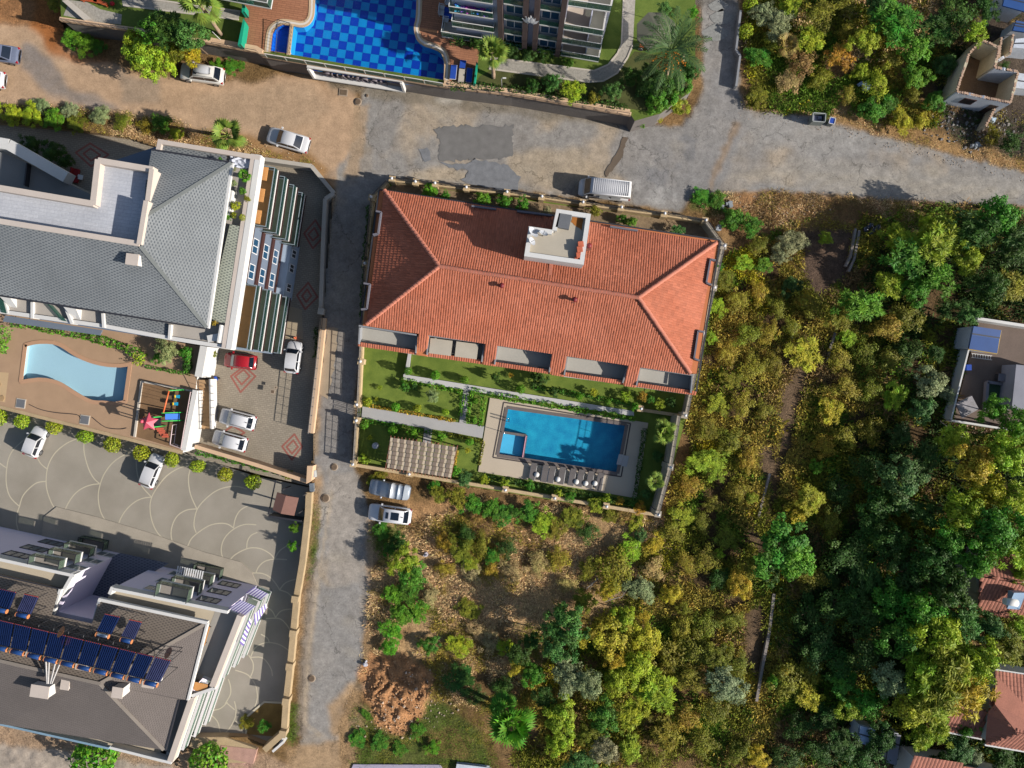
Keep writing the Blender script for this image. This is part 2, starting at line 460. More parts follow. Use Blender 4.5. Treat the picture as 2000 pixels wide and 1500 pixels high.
def ground_mat(name,bump,fine,am=(.3,.34,.4),crack=0):
 m=bpy.data.materials.new(name);m.use_nodes=True
 t=m.node_tree;N=t.nodes;L=t.links;b=N["Principled BSDF"]
 b.inputs["Roughness"].default_value=.95;b.inputs["Specular IOR Level"].default_value=.15
 at=N.new("ShaderNodeAttribute");at.attribute_name="Col"
 geo=N.new("ShaderNodeNewGeometry")
 sc=None
 for s_,amt in zip((1.3,5.0,fine),am):
  n=N.new("ShaderNodeTexNoise");n.inputs["Scale"].default_value=s_;n.inputs["Detail"].default_value=4;n.inputs["Roughness"].default_value=.65
  L.new(geo.outputs["Position"],n.inputs["Vector"])
  mr=N.new("ShaderNodeMapRange");mr.inputs["From Min"].default_value=.3;mr.inputs["From Max"].default_value=.7
  mr.inputs["To Min"].default_value=1-amt;mr.inputs["To Max"].default_value=1+amt
  L.new(n.outputs["Fac"],mr.inputs["Value"])
  if sc is None:sc=mr.outputs["Result"]
  else:
   mu=N.new("ShaderNodeMath");mu.operation='MULTIPLY';L.new(sc,mu.inputs[0]);L.new(mr.outputs["Result"],mu.inputs[1]);sc=mu.outputs[0]
 if crack:
  wn=N.new("ShaderNodeTexNoise");wn.inputs["Scale"].default_value=1.6;wn.inputs["Detail"].default_value=5
  L.new(geo.outputs["Position"],wn.inputs["Vector"])
  wa=N.new("ShaderNodeVectorMath");wa.operation='MULTIPLY_ADD';wa.inputs[1].default_value=(1.6,1.6,0);L.new(wn.outputs["Color"],wa.inputs[0]);L.new(geo.outputs["Position"],wa.inputs[2])
  for vs_,wd,am_ in((.16,.010,.55),(.55,.022,.62)):
   vo=N.new("ShaderNodeTexVoronoi");vo.feature='DISTANCE_TO_EDGE';vo.inputs["Scale"].default_value=vs_;L.new(wa.outputs[0],vo.inputs["Vector"])
   ms=N.new("ShaderNodeTexNoise");ms.inputs["Scale"].default_value=.12 if vs_<.3 else.2;L.new(geo.outputs["Position"],ms.inputs["Vector"])
   th=N.new("ShaderNodeMapRange");th.inputs["From Min"].default_value=.45;th.inputs["From Max"].default_value=.6;th.inputs["To Min"].default_value=.0006;th.inputs["To Max"].default_value=wd;L.new(ms.outputs["Fac"],th.inputs["Value"])
   mr=N.new("ShaderNodeMapRange");mr.inputs["From Min"].default_value=0;mr.inputs["To Min"].default_value=am_;mr.inputs["To Max"].default_value=1
   L.new(vo.outputs["Distance"],mr.inputs["Value"]);L.new(th.outputs["Result"],mr.inputs["From Max"])
   mu=N.new("ShaderNodeMath");mu.operation='MULTIPLY';L.new(sc,mu.inputs[0]);L.new(mr.outputs["Result"],mu.inputs[1]);sc=mu.outputs[0]
 vm=N.new("ShaderNodeVectorMath");vm.operation='SCALE'
 L.new(at.outputs["Color"],vm.inputs[0]);L.new(sc,vm.inputs["Scale"]);L.new(vm.outputs[0],b.inputs["Base Color"])
 bp=N.new("ShaderNodeBump");bp.inputs["Strength"].default_value=bump;bp.inputs["Distance"].default_value=.12
 L.new(sc,bp.inputs["Height"]);L.new(bp.outputs[0],b.inputs["Normal"])
 return m
GM_SOIL=ground_mat("soil_and_straw",.8,16.0)
GM_ROAD=ground_mat("worn_asphalt",.15,24.0,(.2,.16,.18),1)
GM_SAND=ground_mat("sandy_road",.25,20.0,(.14,.14,.16))
def grid_obj(name,mask,mat,kind="structure"):
 nx=len(gx)
 ii,jj=np.nonzero(mask)
 f=np.stack([ii*nx+jj,(ii+1)*nx+jj,(ii+1)*nx+jj+1,ii*nx+jj+1],1)
 used,inv=np.unique(f,return_inverse=True)
 f=inv.reshape(f.shape)
 X=(GX.ravel()[used]-1000)*S;Y=(750-GY.ravel()[used])*S;Z=GZ.ravel()[used]
 k=(H-Z)/H
 V=np.stack([X*k,Y*k,Z],1).astype(np.float32)
 me=bpy.data.meshes.new(name)
 me.vertices.add(len(V));me.vertices.foreach_set("co",V.ravel())
 me.loops.add(f.size);me.loops.foreach_set("vertex_index",f.ravel().astype(np.int32))
 me.polygons.add(len(f));me.polygons.foreach_set("loop_start",np.arange(0,f.size,4,dtype=np.int32));me.polygons.foreach_set("loop_total",np.full(len(f),4,np.int32))
 me.update(calc_edges=True)
 me.polygons.foreach_set("use_smooth",np.ones(len(f),bool))
 a=me.attributes.new("Col",'FLOAT_COLOR','POINT')
 cc=np.ones((len(V),4),np.float32);cc[:,:3]=GC.reshape(-1,3)[used]
 a.data.foreach_set("color",cc.ravel())
 me.materials.append(mat)
 o=bpy.data.objects.new(name,me);COL.objects.link(o);o["kind"]=kind
 return o
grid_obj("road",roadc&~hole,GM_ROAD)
grid_obj("sandy_road",sandc&~hole,GM_SAND)
grid_obj("lane",laneb&~roadc&~hole&~sandc,GM_ROAD)
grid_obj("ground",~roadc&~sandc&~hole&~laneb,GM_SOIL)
def ground_z(px,py):
 j=int(round((px+120)/4));i=int(round((py+120)/4))
 i=min(max(i,0),GZ.shape[0]-1);j=min(max(j,0),GZ.shape[1]-1)
 return float(GZ[i,j])
 # the land beyond and below the sheet
b=MB()
b.poly([(-420,-420,-2.6),(420,-420,-2.6),(420,420,-2.6),(-420,420,-2.6)])
tag(b.build("terrain",M("far_soil",C(140,116,80),scale=.3)),kind="structure")
b=MB()
e0=PL([(-118,-118),(2118,-118),(2118,1618),(-118,1618)])
e1=[(-300,260,-1.2),(300,260,-1.2),(300,-260,-1.2),(-300,-260,-1.2)]
for i in range(4):
 j=(i+1)%4
 b.quad(e0[i]-Vector((0,0,.35)),e0[j]-Vector((0,0,.35)),e1[j],e1[i])
tag(b.build("surrounding_terrain",M("far_scrub",C(120,112,66),var=.4,scale=.5)),kind="structure")
# road patches of newer asphalt, jagged sheets 4 mm above the road
def jag(pts,step=7,amp=2.6,seed=1):
 r=random.Random(seed);o=[]
 for i in range(len(pts)):
  a=pts[i];c=pts[(i+1)%len(pts)]
  n=max(1,int(math.hypot(c[0]-a[0],c[1]-a[1])/step))
  for k in range(n):
   t=k/n
   o.append((a[0]+(c[0]-a[0])*t+r.uniform(-amp,amp),a[1]+(c[1]-a[1])*t+r.uniform(-amp,amp)))
 return o
def sheet(name,pts,z,mat,kind="structure",lift=None):
 b=MB();b.poly(PL(pts,z)[::-1]);return tag(b.build(name,mat),kind=kind)
patch_m=M("newer_asphalt",C(126,124,122),.95,.26,3,30,.2)
patch_m2=M("mottled_asphalt",C(132,134,138),.95,.3,5,22,.3)
RP=.035
sheet("road_patch",jag([(848,252),(880,246),(1002,244),(1000,308),(930,312),(856,316),(858,280)],5,3.5,3),RP,patch_m)
sheet("road_patch",jag([(858,318),(905,322),(925,310),(962,318),(990,322),(1016,348),(1012,372),(980,374),(940,364),(902,352),(915,332),(880,330)],7,3,4),RP,patch_m2)
sheet("road_patch",jag([(816,290),(836,288),(842,312),(832,318),(822,304)],6,2,5),RP,patch_m2)
sheet("road_patch",jag([(1192,318),(1208,292),(1216,268),(1226,268),(1214,310),(1203,322),(1184,348),(1180,340)],6,1.6,6),RP,M("crack_fill",C(112,98,84)))
sheet("road_patch",jag([(640,640),(660,640),(652,720),(640,778),(622,770)],8,2,10),RP,M("pale_concrete_patch",C(176,158,134)))
# drain covers set into the road
mh_m=M("rusty_iron",C(116,98,80),.7,.3,8)
mh_f=M("concrete_ring",C(176,158,138))
def manhole(px,py,r,label,square=False,sz=(17,14)):
 t=empty("drain_cover",P(px,py,.03),label,"drain cover")
 b=MB()
 if square:
  c=P(px,py,.0)
  b.box((c.x,c.y,0.02),(sz[0]*S,sz[1]*S,.05),-.12);b.build("frame",mh_f,t)
  b=MB();b.box((c.x,c.y,0.03),(sz[0]*S-.2,sz[1]*S-.2,.06),-.12);b.build("lid",mh_m,t)
 else:
  c=P(px,py,.0)
  b.lathe((c.x,c.y,.02),[(r*S*1.25,0),(r*S*1.25,.03),(r*S,.03)],18);b.build("frame",mh_f,t)
  b=MB();b.lathe((c.x,c.y,.03),[(r*S,0),(r*S,.035),(r*S*.8,.035)],18);b.build("lid",mh_m,t)
manhole(671,181,0,"square drain cover with pale frame below the white signboard",True)
manhole(699,199,6,"round drain cover on the road near the white signboard")
manhole(653,912,6,"round drain cover in the street at the parking yard gateway")
manhole(636,973,7,"brown round drain cover in the street near the brown shed roof")
manhole(609,1325,6,"dark round drain cover low down in the cracked street")
manhole(717,187,2.5,"tiny pale round drain cover near the square drain cover")
# ---------------------------------------------------------------- red-roofed villa
from mathutils.geometry import tessellate_polygon
def holed(b,outer,holes,z,mi=0,tint=.5):
 """flat sheet with holes; outer and holes are lists of points (x, y)"""
 loops=[[Vector((p[0],p[1],0))for p in l]for l in[outer]+holes]
 flat=[v for l in loops for v in l]
 tris=tessellate_polygon(loops)
 vs=[(v.x,v.y,z)for v in flat]
 fs=[]
 for t in tris:
  a,c,d=(flat[i]for i in t)
  cr=(c.x-a.x)*(d.y-a.y)-(c.y-a.y)*(d.x-a.x)
  fs.append(tuple(t)if cr>0 else tuple(t)[::-1])
 b.add(vs,fs,mi,tint)
 return b
def skirt(b,pts,z0,z1,mi=0,inward=False):
 n=len(pts)
 ar=sum(pts[i][0]*pts[(i+1)%n][1]-pts[(i+1)%n][0]*pts[i][1]for i in range(n))
 if(ar<0)!=inward:pts=pts[::-1]
 for i in range(n):
  p,q=pts[i],pts[(i+1)%n]
  b.quad((p[0],p[1],z0),(q[0],q[1],z0),(q[0],q[1],z1),(p[0],p[1],z1),mi)
 return b
WHITE=M("white_render",C(228,226,222),.8,.08,1.2)
CREAM=M("cream_stone",C(222,196,160),.85,.14,2.5,10,.15)
BEIGE=M("beige_screed",C(196,186,168),.85,.12,1.5)
GREYW=M("grey_render",C(150,152,156),.85,.1)
DARKM=M("dark_metal",C(52,52,58),.5,.1,spec=.5)
ROOFT=M("red_roof_tile",C(182,101,71),.8,.12,1.2,9.0,.1,tint=.17,rgb2=C(204,126,98))
ROOFT.node_tree.nodes["Principled BSDF"].inputs["Specular IOR Level"].default_value=.25
ORANGE=M("orange_render",C(216,132,84),.8,.1)
GREENG=glass("green_glass",C(66,112,98,1.3),.06,.38)
DARKG=M("dark_window_glass",C(44,58,72),.08,.1,spec=.8)

def tile_slope(b,o,eu,ev,en,polys,pu=.235,pv=.37,seed=1,lift=0.0):
 """rows of curved roof tiles on the plane (o, eu, ev) wherever the tile's middle lies in one of polys (u, v)"""
 r=np.random.default_rng(seed)
 allp=[p for pl in polys for p in pl]
 u0=min(p[0]for p in allp);u1=max(p[0]for p in allp);v0=min(p[1]for p in allp);v1=max(p[1]for p in allp)
 us=np.arange(u0+pu/2,u1,pu);vs=np.arange(v0+pv/2,v1,pv)
 U,V=np.meshgrid(us,vs);U=U.ravel();V=V.ravel()
 k=np.zeros(U.shape,bool)
 for pl in polys:k|=inpoly(U,V,pl)
 U=U[k];V=V[k]
 prof=[(-.5,.0),(-.28,.024),(0,.036),(.28,.024),(.5,.0)]
 for u,v in zip(U,V):
  tn=float(np.clip(.5+r.normal()*.22+.25*(vnoise(np.array(u),np.array(v),3.0,seed)-.5)*2,0,1))
  du=r.normal()*.006;dh=r.normal()*.006
  pts=[]
  for a,h in prof:
   pts.append(o+eu*(u+a*pu+du)+ev*(v-pv/2)+en*(lift+h*.55-.01))
  for a,h in prof:
   pts.append(o+eu*(u+a*pu+du)+ev*(v-pv/2-.01)+en*(lift+h+.026+dh))
  for a,h in prof:
   pts.append(o+eu*(u+a*pu+du)+ev*(v+pv/2+.02)+en*(lift+h*.9))
  b.add(pts,[(i,i+1,6+i,5+i)for i in range(4)]+[(5+i,6+i,11+i,10+i)for i in range(4)],0,tn)
def plane(o,e1,top):
 eu=(e1-o).normalized()
 ev=(top-o)-eu*(top-o).dot(eu);ev.normalize()
 en=eu.cross(ev)
 if en.z<0:en=-en
 return eu,ev,en
def uv2(o,eu,ev,pts):
 return[((p-o).dot(eu),(p-o).dot(ev))for p in pts]
ZE,ZR=7.0,10.0
vNW,vNE=P(751,372,ZE),P(1399,474,ZE)
vSW,vSE=P(716,633,7.15),P(1348,729,7.15)
vRW,vRE=P(858,520,ZR),P(1247,581,ZR)
villa=empty("villa",P(1050,560,0),"long villa with a hipped red tile roof beside its own blue pool","villa")
# walls
b=MB()
body=[P(x,y,ZE)for x,y in((748,384),(1396,482),(1350,752),(716,654))]
b.prism([(p.x,p.y)for p in body],0,4.9)
b.build("wall",WHITE,villa)
b=MB()
low=[P(x,y,ZE)for x,y in((741,371),(1405,470),(1362,730),(708,636))]
b.prism([(p.x,p.y)for p in low],4.9,6.86)
# sloped core under the tiles
for q in((vNW,vNE,vRE,vRW),(vSE,vSW,vRW,vRE)):b.quad(*[p-Vector((0,0,.05))for p in q][::-1 if False else 1])
b.poly([p-Vector((0,0,.05))for p in(vSW,vNW,vRW)]);b.poly([p-Vector((0,0,.05))for p in(vNE,vSE,vRE)])
b.build("roof_deck",ORANGE,villa)
roof=MB()
def slope(o,e1,top,polys3,seed,name,pv=.37):
 bb=MB()
 eu,ev,en=plane(o,e1,top)
 tile_slope(bb,o,eu,ev,en,[uv2(o,eu,ev,pl)for pl in polys3],pv=pv,seed=seed)
 t=bb.build(name,ROOFT,villa,kind="stuff")
 return o,eu,ev,en
slope(vNW,vNE,(vRW+vRE)/2,[[vNW,vNE,vRE,vRW]],1,"roof_tiles",.37)
slope(vSW,vNW,vRW,[[vSW,vNW,vRW]],2,"roof_tiles",.42)
slope(vNE,vSE,vRE,[[vNE,vSE,vRE]],3,"roof_tiles",.40)
# south slope runs on down over the piers between the roof terraces
TER=[((703,637),(815,655),(812,690),(701,672)),((838,656),(946,670),(941,707),(834,693)),((972,674),(1078,690),(1073,727),(966,712)),
((1108,695),(1228,712),(1216,748),(1102,733)),((1250,717),(1352,733),(1349,768),(1243,753))]
o,e1=vSW,vSE
eu,ev,en=plane(o,e1,(vRW+vRE)/2)
zs=lambda d:7.15-.43*d
piers=[]
for i in range(4):
 a,c=TER[i],TER[i+1]
 pl=[P(a[1][0]+1,a[1][1]-1,7.1),P(c[0][0]-1,c[0][1]-1,7.1),P(c[3][0]-1,c[3][1]+3,6.3),P(a[2][0]+1,a[2][1]+3,6.3)]
 piers.append(pl)
bb=MB()
tile_slope(bb,o,eu,ev,en,[uv2(o,eu,ev,[vSW,vSE,vRE,vRW])]+[uv2(o,eu,ev,pl)for pl in piers],seed=4)
bb.build("roof_tiles",ROOFT,villa,kind="stuff")
b=MB()
for pl in piers:
 b=MB();b.prism([(p.x,p.y)for p in pl],4.9,[7.0,7.0,6.2,6.2]);b.build("pier",ORANGE,villa)
 # hip and ridge cap tiles, one by one
capm=bpy.data.meshes.new("ridge_tile")
_b=MB()
n=5
pr=[]
for kx,sc in((0,1.0),(1,.82)):
 for i in range(n+1):
  t=math.pi*i/n
  pr.append((kx*.46,math.cos(t)*.22*sc,math.sin(t)*.17*sc+(.02 if kx==0 else 0)))
_b.add(pr,[(i,i+1,n+2+i,n+1+i)for i in range(n)],0,.5,True)
_b.add(pr[:n+1],[tuple(range(n+1))],0,.2)
cap0=_b.build("ridge_tile",M("ridge_tile_clay",C(208,132,108),.8,.2,3,8))
cap0.name="ridge_tile";cap0.parent=villa
first=True
for a,c,in((vNW,vRW),(vSW,vRW),(vNE,vRE),(vSE,vRE),(vRE,vRW)):
 d=c-a;L_=d.length;k=int(L_/.43);dn=d.normalized()
 rot=dn.to_track_quat('X','Z').to_euler()
 for i in range(k):
  q=cap0 if first else cap0.copy()
  if not first:COL.objects.link(q);q.parent=villa
  first=False
  q.location=a+dn*(i*L_/k)+Vector((0,0,.07))-villa.location
  q.rotation_euler=(rot.x+random.gauss(0,.03),rot.y,rot.z+random.gauss(0,.03))
  # gutters
b=MB()
for a,c in(((741,370),(1406,469)),((1407,470),(1360,765)),((740,371),(703,640))):
 b.bar(P(*a,6.95),P(*c,6.95),.14,.12)
b.build("gutter",DARKM,villa)
# raised edge walls of the side roof openings
def upstand(pts):
 b=MB()
 for a,c in zip(pts[:-1],pts[1:]):b.bar(P(*a,7.5),P(*c,7.5),.16,.7)
 b.build("upstand",M("slate_grey_paint",C(120,118,128)),villa)
upstand([(734,412),(744,414),(738,456),(728,458)])
upstand([(710,553),(722,555),(716,603),(705,604)])
upstand([(1398,508),(1388,506),(1380,552),(1390,556)])
upstand([(1375,648),(1364,646),(1356,700),(1366,704)])
upstand([(921,402),(969,408)]);upstand([(1010,412),(1078,420)]);upstand([(1192,442),(1246,450)])
# step in the north slope
b=MB();b.bar(P(1077,512,9.2),P(1072,553,9.97),.35,.12,0,.4);b.build("verge_strip",M("ridge_tile_clay",(0,0,0)),villa)
# roof terraces
floor_m=M("pale_terrace_tile",C(188,184,174),.7,.08,1.5)
for i,t in enumerate(TER):
 b=MB()
 q=[P(x,y,6.4)for x,y in t]
 b.poly([(p.x,p.y,5.45+.003*i)for p in q][::-1])
 f=b.build("terrace_floor",floor_m,villa)
 b=MB()
 for a,c,z in((q[0],q[1],6.98),(q[1],q[2],6.5),(q[3],q[0],6.5)):
  b.bar((a.x,a.y,z),(c.x,c.y,z),.14,z-4.95)
 b.build("terrace_wall",GREYW,villa)
 b=MB()
 b.bar((q[3].x,q[3].y,6.0),(q[2].x,q[2].y,6.0),.26,1.05);b.build("parapet",WHITE,villa)
 b=MB();d=Vector((.06,.38,0))
 b.bar(Vector((q[3].x,q[3].y,5.95))+d,Vector((q[2].x,q[2].y,5.95))+d,.05,.05)
 for k in range(6):
  w=q[3]+(q[2]-q[3])*(k/5)+d;b.bar((w.x,w.y,5.95),(w.x+.05,w.y,5.95),.05,.9)
 b.build("railing",DARKM,villa)
 # second terrace closed by sliding roof panels
t=TER[1]
for u0,u1 in((.03,.43),(.5,.9)):
 q=[]
 for u,v in((u0,.1),(u1,.1),(u1,.9),(u0,.9)):
  a=Vector(t[0])*(1-u)+Vector(t[1])*u;c=Vector(t[3])*(1-u)+Vector(t[2])*u
  w=a*(1-v)+c*v;q.append(P(w.x,w.y,6.5))
 b=MB();b.prism([(p.x,p.y)for p in q],6.42,6.5);b.build("sliding_panel",BEIGE,villa)
 # tiled strip along the south edge
a,c=P(699,675,5.95),P(1357,771,5.95)
a2,c2=P(701,668,6.05),P(1358,764,6.05)
eu2,ev2,en2=plane(a,c,a2+Vector((0,0,.12)))
b=MB();tile_slope(b,a,eu2,ev2,en2,[[(0,0),((c-a).length,0),((c-a).length,.45),(0,.45)]],pv=.44,seed=9,lift=.05)
b.build("edge_tiles",ROOFT,villa,kind="stuff")
b=MB();b.bar(a+Vector((.03,.2,-.02)),c+Vector((.03,.2,-.02)),.34,1.0);b.build("edge_beam",ORANGE,villa)
# stair tower on the north slope
b=MB()
TW=[(1087,408),(1154,418),(1140,517),(1024,500),(1033,442),(1079,449)]
tw=[P(x,y,11.4)for x,y in TW]
b.prism([(p.x,p.y)for p in tw],6.5,10.95)
b.build("stair_tower",WHITE,villa)
b=MB()
for i in range(6):
 p,q=tw[i],tw[(i+1)%6]
 d=(q-p).normalized();n_=Vector((d.y,-d.x,0))*.2
 b.bar(p+n_+Vector((0,0,.004*i)),q+n_+Vector((0,0,.004*i)),.42,.55)
b.build("tower_parapet",WHITE,villa)
b=MB();b.prism([(p.x,p.y)for p in PL([(1092,414),(1149,423),(1136,510),(1030,495),(1038,449),(1083,455)],11.1)],10.9,11.0);b.build("tower_floor",BEIGE,villa)
b=MB();b.prism([(p.x,p.y)for p in PL([(1092,416),(1117,420),(1111,448),(1085,443)],11.4)],11.0,11.42);b.build("hatch_cover",M("dull_zinc",C(116,118,122),.6,.2),villa)
b=MB();b.prism([(p.x,p.y)for p in PL(jag([(1119,421),(1139,424),(1136,449),(1122,440),(1115,432)],5,1.2,3),11.1)],10.95,11.02);b.build("rust_stain",M("rust_stain",C(176,112,50),.9,.3,5),villa)
for px,py,h in((1134,478,.55),(1132,488,.6),(1131,499,.4),(1128,506,.3)):
 b=MB();c=P(px,py,11.2);b.box((c.x,c.y,11.0),(.5,.5,h),.1,0,.5)
 b.build("tile_stack",M("stacked_clay",C(206,110,80),.8,.3,5),villa)
def dish(px,py,z,r,az,name="satellite_dish",parent=None,mat=None):
 b=MB();c=P(px,py,z)
 prof=[(.02,0)]+[(r*k/4,.28*r*(k/4)**2)for k in range(1,5)]
 vs=[];fs=[];nn=14
 M3=Matrix.Rotation(az,3,'Z')@Matrix.Rotation(math.radians(50),3,'Y')
 for(rr,zz)in prof:
  for k in range(nn):
   t=2*math.pi*k/nn
   vs.append(M3@Vector((rr*math.cos(t),rr*math.sin(t),zz))+c)
 for i in range(len(prof)-1):
  for k in range(nn):
   k2=(k+1)%nn
   fs.append((i*nn+k,i*nn+k2,(i+1)*nn+k2,(i+1)*nn+k))
 b.add(vs,fs,0,.5,True)
 o=b.build("bowl",mat or M("dish_white",C(205,208,214),.5,.06),parent)
 b=MB();b.tube([c+Vector((0,0,-.9)),c],.04,5);b.tube([c,M3@Vector((0,0,r*.9))+c],.02,4)
 b.build("mast",DARKM,parent)
for px,py,r,az,lab in((1040,455,.55,.6,"larger white satellite dish on the villa stair tower corner"),(1061,457,.42,1.1,"smaller white satellite dish beside the villa tower notch"),(1038,472,.4,.4,"tilted grey satellite dish low on the villa tower parapet")):
 t=empty("satellite_dish",P(px,py,11.0),lab,"satellite dish","satellite dishes on the villa tower")
 dish(px,py,11.9,r,az,parent=t)
 # cowled vents
for px,py,lab in((980,560,"dark red roof cowl on the south slope, below the ridge middle"),(1121,587,"dark red roof cowl on the south slope, nearer the orange end"),(1149,483,"dark red roof cowl tucked against the stair tower")):
 pz=9.3 if py>500 else 8.9
 t=empty("roof_cowl",P(px,py,pz),lab,"roof vent","roof cowls on the red villa")
 c=P(px,py,pz)
 b=MB();b.box((c.x,c.y,c.z-.5),(.5,.5,.62),.15);b.build("flashing",M("cowl_base",C(134,80,66)),t)
 b=MB();b.tube([c+Vector((.0,0,0)),c+Vector((0,0,.75))],.13,8);b.build("pipe",M("cowl_red",C(130,46,50),.5),t)
 b=MB();b.lathe((c.x,c.y,c.z+.75),[(.24,0),(.26,.12),(.12,.25)],10);b.build("cap",M("cowl_red",(0,0,0)),t)

 # ---------------------------------------------------------------- villa plot: lawn, walls, pool garden
LAWN=M("mown_lawn",C(80,106,34),.95,.3,2.2,22,.4,rgb2=C(140,156,66))
DECKPX=[(957,777),(1266,826),(1243,973),(934,921)]
POOLPX=[(990,796),(1224,829),(1206,925),(972,889)]
deck=[(p.x,p.y)for p in PL(DECKPX,.2)]
pool=[(p.x,p.y)for p in PL(POOLPX,.2)]
vp=[(p.x,p.y)for p in PL(VILLA,0)]
b=MB();holed(b,vp,[deck],.12);skirt(b,vp,-1.0,.12)
tag(b.build("lawn",LAWN),kind="structure")
gravel_m=M("gravel_bed",C(150,128,100),.95,.4,8,30,.6)
sheet("gravel_bed",[(772,358),(1380,438),(1402,478),(1396,482),(748,384),(752,372)],.128,gravel_m)
sheet("soil_strip",[(726,402),(748,384),(716,654),(708,690),(704,690)],.128,M("garden_soil",C(110,96,70),.95,.3,5,25,.4))
sheet("soil_strip",[(1396,482),(1412,484),(1372,692),(1345,800),(1335,800),(1350,752)],.128,M("garden_soil",(0,0,0)))
PATHM=M("pale_path_slab",C(186,184,182),.85,.1,1.5,12)
def slabpath(name,pts,z,m=PATHM):
 b=MB();b.prism([(p.x,p.y)for p in PL(pts,z)],0,z);return tag(b.build(name,m),kind="structure")
slabpath("garden_path",[(708,794),(900,826),(946,832),(942,856),(875,843),(706,817)],.2)
slabpath("garden_path",[(905,757),(917,759),(910,828),(897,826)],.19)
slabpath("garden_path",[(829,836),(844,838),(841,866),(826,864)],.19)
slabpath("raised_path",[(788,731),(1000,765),(1120,784),(1238,803),(1238,813),(1100,792),(1000,777),(787,741)],.55,M("white_path",C(208,206,204),.85,.08))
b=MB();b.prism([(p.x,p.y)for p in PL([(797,690),(803,690),(798,732),(790,731)],.7)],0,.7);b.build("garden_kerb_wall",M("white_path",(0,0,0)));
tag(bpy.data.objects["garden_kerb_wall"],kind="structure")
b=MB();b.prism([(p.x,p.y)for p in PL([(804,688),(1240,756),(1236,802),(1000,764),(800,732)],.5)],0,.5);tag(b.build("upper_lawn",LAWN),kind="structure")
# boundary walls
STONE=M("cream_wall_stone",C(206,180,140),.9,.2,3,9,.3)
STONE2=M("grey_wall_stone",C(176,166,150),.9,.2,3,9,.3)
LAMPM=M("frosted_lamp_globe",C(228,230,236),.25,.04,spec=.6)
def bwall(name,pts,z1,label,pillars,mat=STONE,w=.34,rail=.9,ph=.35,z0=-1.0,psz=.55,cat="wall",lamps=True,railgap=None):
 """pts and pillars are seen positions at the wall top"""
 t=empty(name,P(*pts[0],0),label,cat)
 b=MB()
 for i,(a,c)in enumerate(zip(pts[:-1],pts[1:])):
  b.bar(P(*a,z1-.004*i),P(*c,z1-.004*i),w,z1-z0)
 b.build("coping_wall",mat,t)
 if rail:
  b=MB()
  for a,c in zip(pts[:-1],pts[1:]):
   A,Cc=P(*a,z1),P(*c,z1)
   up=Vector((0,0,rail))
   b.tube([A+up,Cc+up],.035,4);b.tube([A+up*.15,Cc+up*.15],.025,4);b.tube([A+up*.55,Cc+up*.55],.02,4)
   k=max(1,int((Cc-A).length/.9))
   for i in range(k+1):
    p=A+(Cc-A)*(i/k);b.tube([p,p+up],.025,4,cap=False)
  b.build("railing",DARKM,t)
 for(px,py)in pillars:
  c=P(px,py,z1+ph)
  b=MB();b.box((c.x,c.y,0),(psz,psz,z1+ph),-.15);b.box((c.x,c.y,z1+ph),(psz+.12,psz+.12,.08),-.15)
  pl=b.build("pillar",mat,t)
  if lamps:
   b=MB();b.lathe((c.x,c.y,z1+ph+.08),[(.05,0),(.05,.12),(.16,.2),(.17,.33),(.1,.45),(.01,.48)],10)
   b.build("lamp",LAMPM,pl)
 return t
bwall("boundary_wall",[(770,352),(850,360),(912,368),(990,376),(1060,385),(1138,397),(1213,408),(1297,419),(1378,432)],1.1,
"cream villa wall with lamp pillars along the wide road",[(766,350),(812,356),(850,359),(911,367),(990,376),(1058,385),(1138,396),(1213,406),(1297,418),(1377,431)],rail=.8)
bwall("boundary_wall",[(1380,434),(1413,480),(1394,563),(1374,650),(1340,812)],1.7,
"grey villa wall with lamp pillars along the orange roof end",[(1413,481),(1394,562),(1373,651),(1337,811)],STONE2,rail=.7)
bwall("boundary_wall",[(1326,812),(1309,912),(1284,1003)],2.9,"tall pool garden wall behind the two fan palms",[(1309,912),(1285,1004)],STONE2,rail=.8,ph=.2)
bwall("boundary_wall",[(692,908),(800,926),(884,940),(930,947),(1080,972),(1182,989),(1284,1006)],.9,
"low cream wall below the pool loungers and pergola",[(690,906),(800,925),(987,956),(1083,972),(1184,988)],rail=0)
bwall("boundary_wall",[(757,356),(727,386),(714,514),(704,704),(700,788)],1.0,"street side villa wall with lamp pillars above the entrance path",
[(726,386),(714,515),(705,706),(698,790)],rail=.8)
bwall("boundary_wall",[(697,822),(692,906)],1.0,"short street side villa wall next to the pergola",[(697,821)],rail=.8)
bwall("boundary_wall",[(1250,800),(1290,806),(1336,813)],.8,"short cream cross wall above the larger fan palm",[(1251,798)],rail=0)
# entrance gate
t=empty("garden_gate",P(699,806,0),"dark metal double gate at the pale entrance path","gate")
for a,c in(((699,792),(698,805)),((698,807),(697,820))):
 b=MB();A,Cc=P(*a,1.5),P(*c,1.5)
 for z in(0,.75,1.35):b.tube([A-Vector((0,0,z)),Cc-Vector((0,0,z))],.03,4)
 for k in range(5):
  p=A+(Cc-A)*k/4;b.tube([p,p-Vector((0,0,1.4))],.025,4)
 b.build("leaf",DARKM,t)
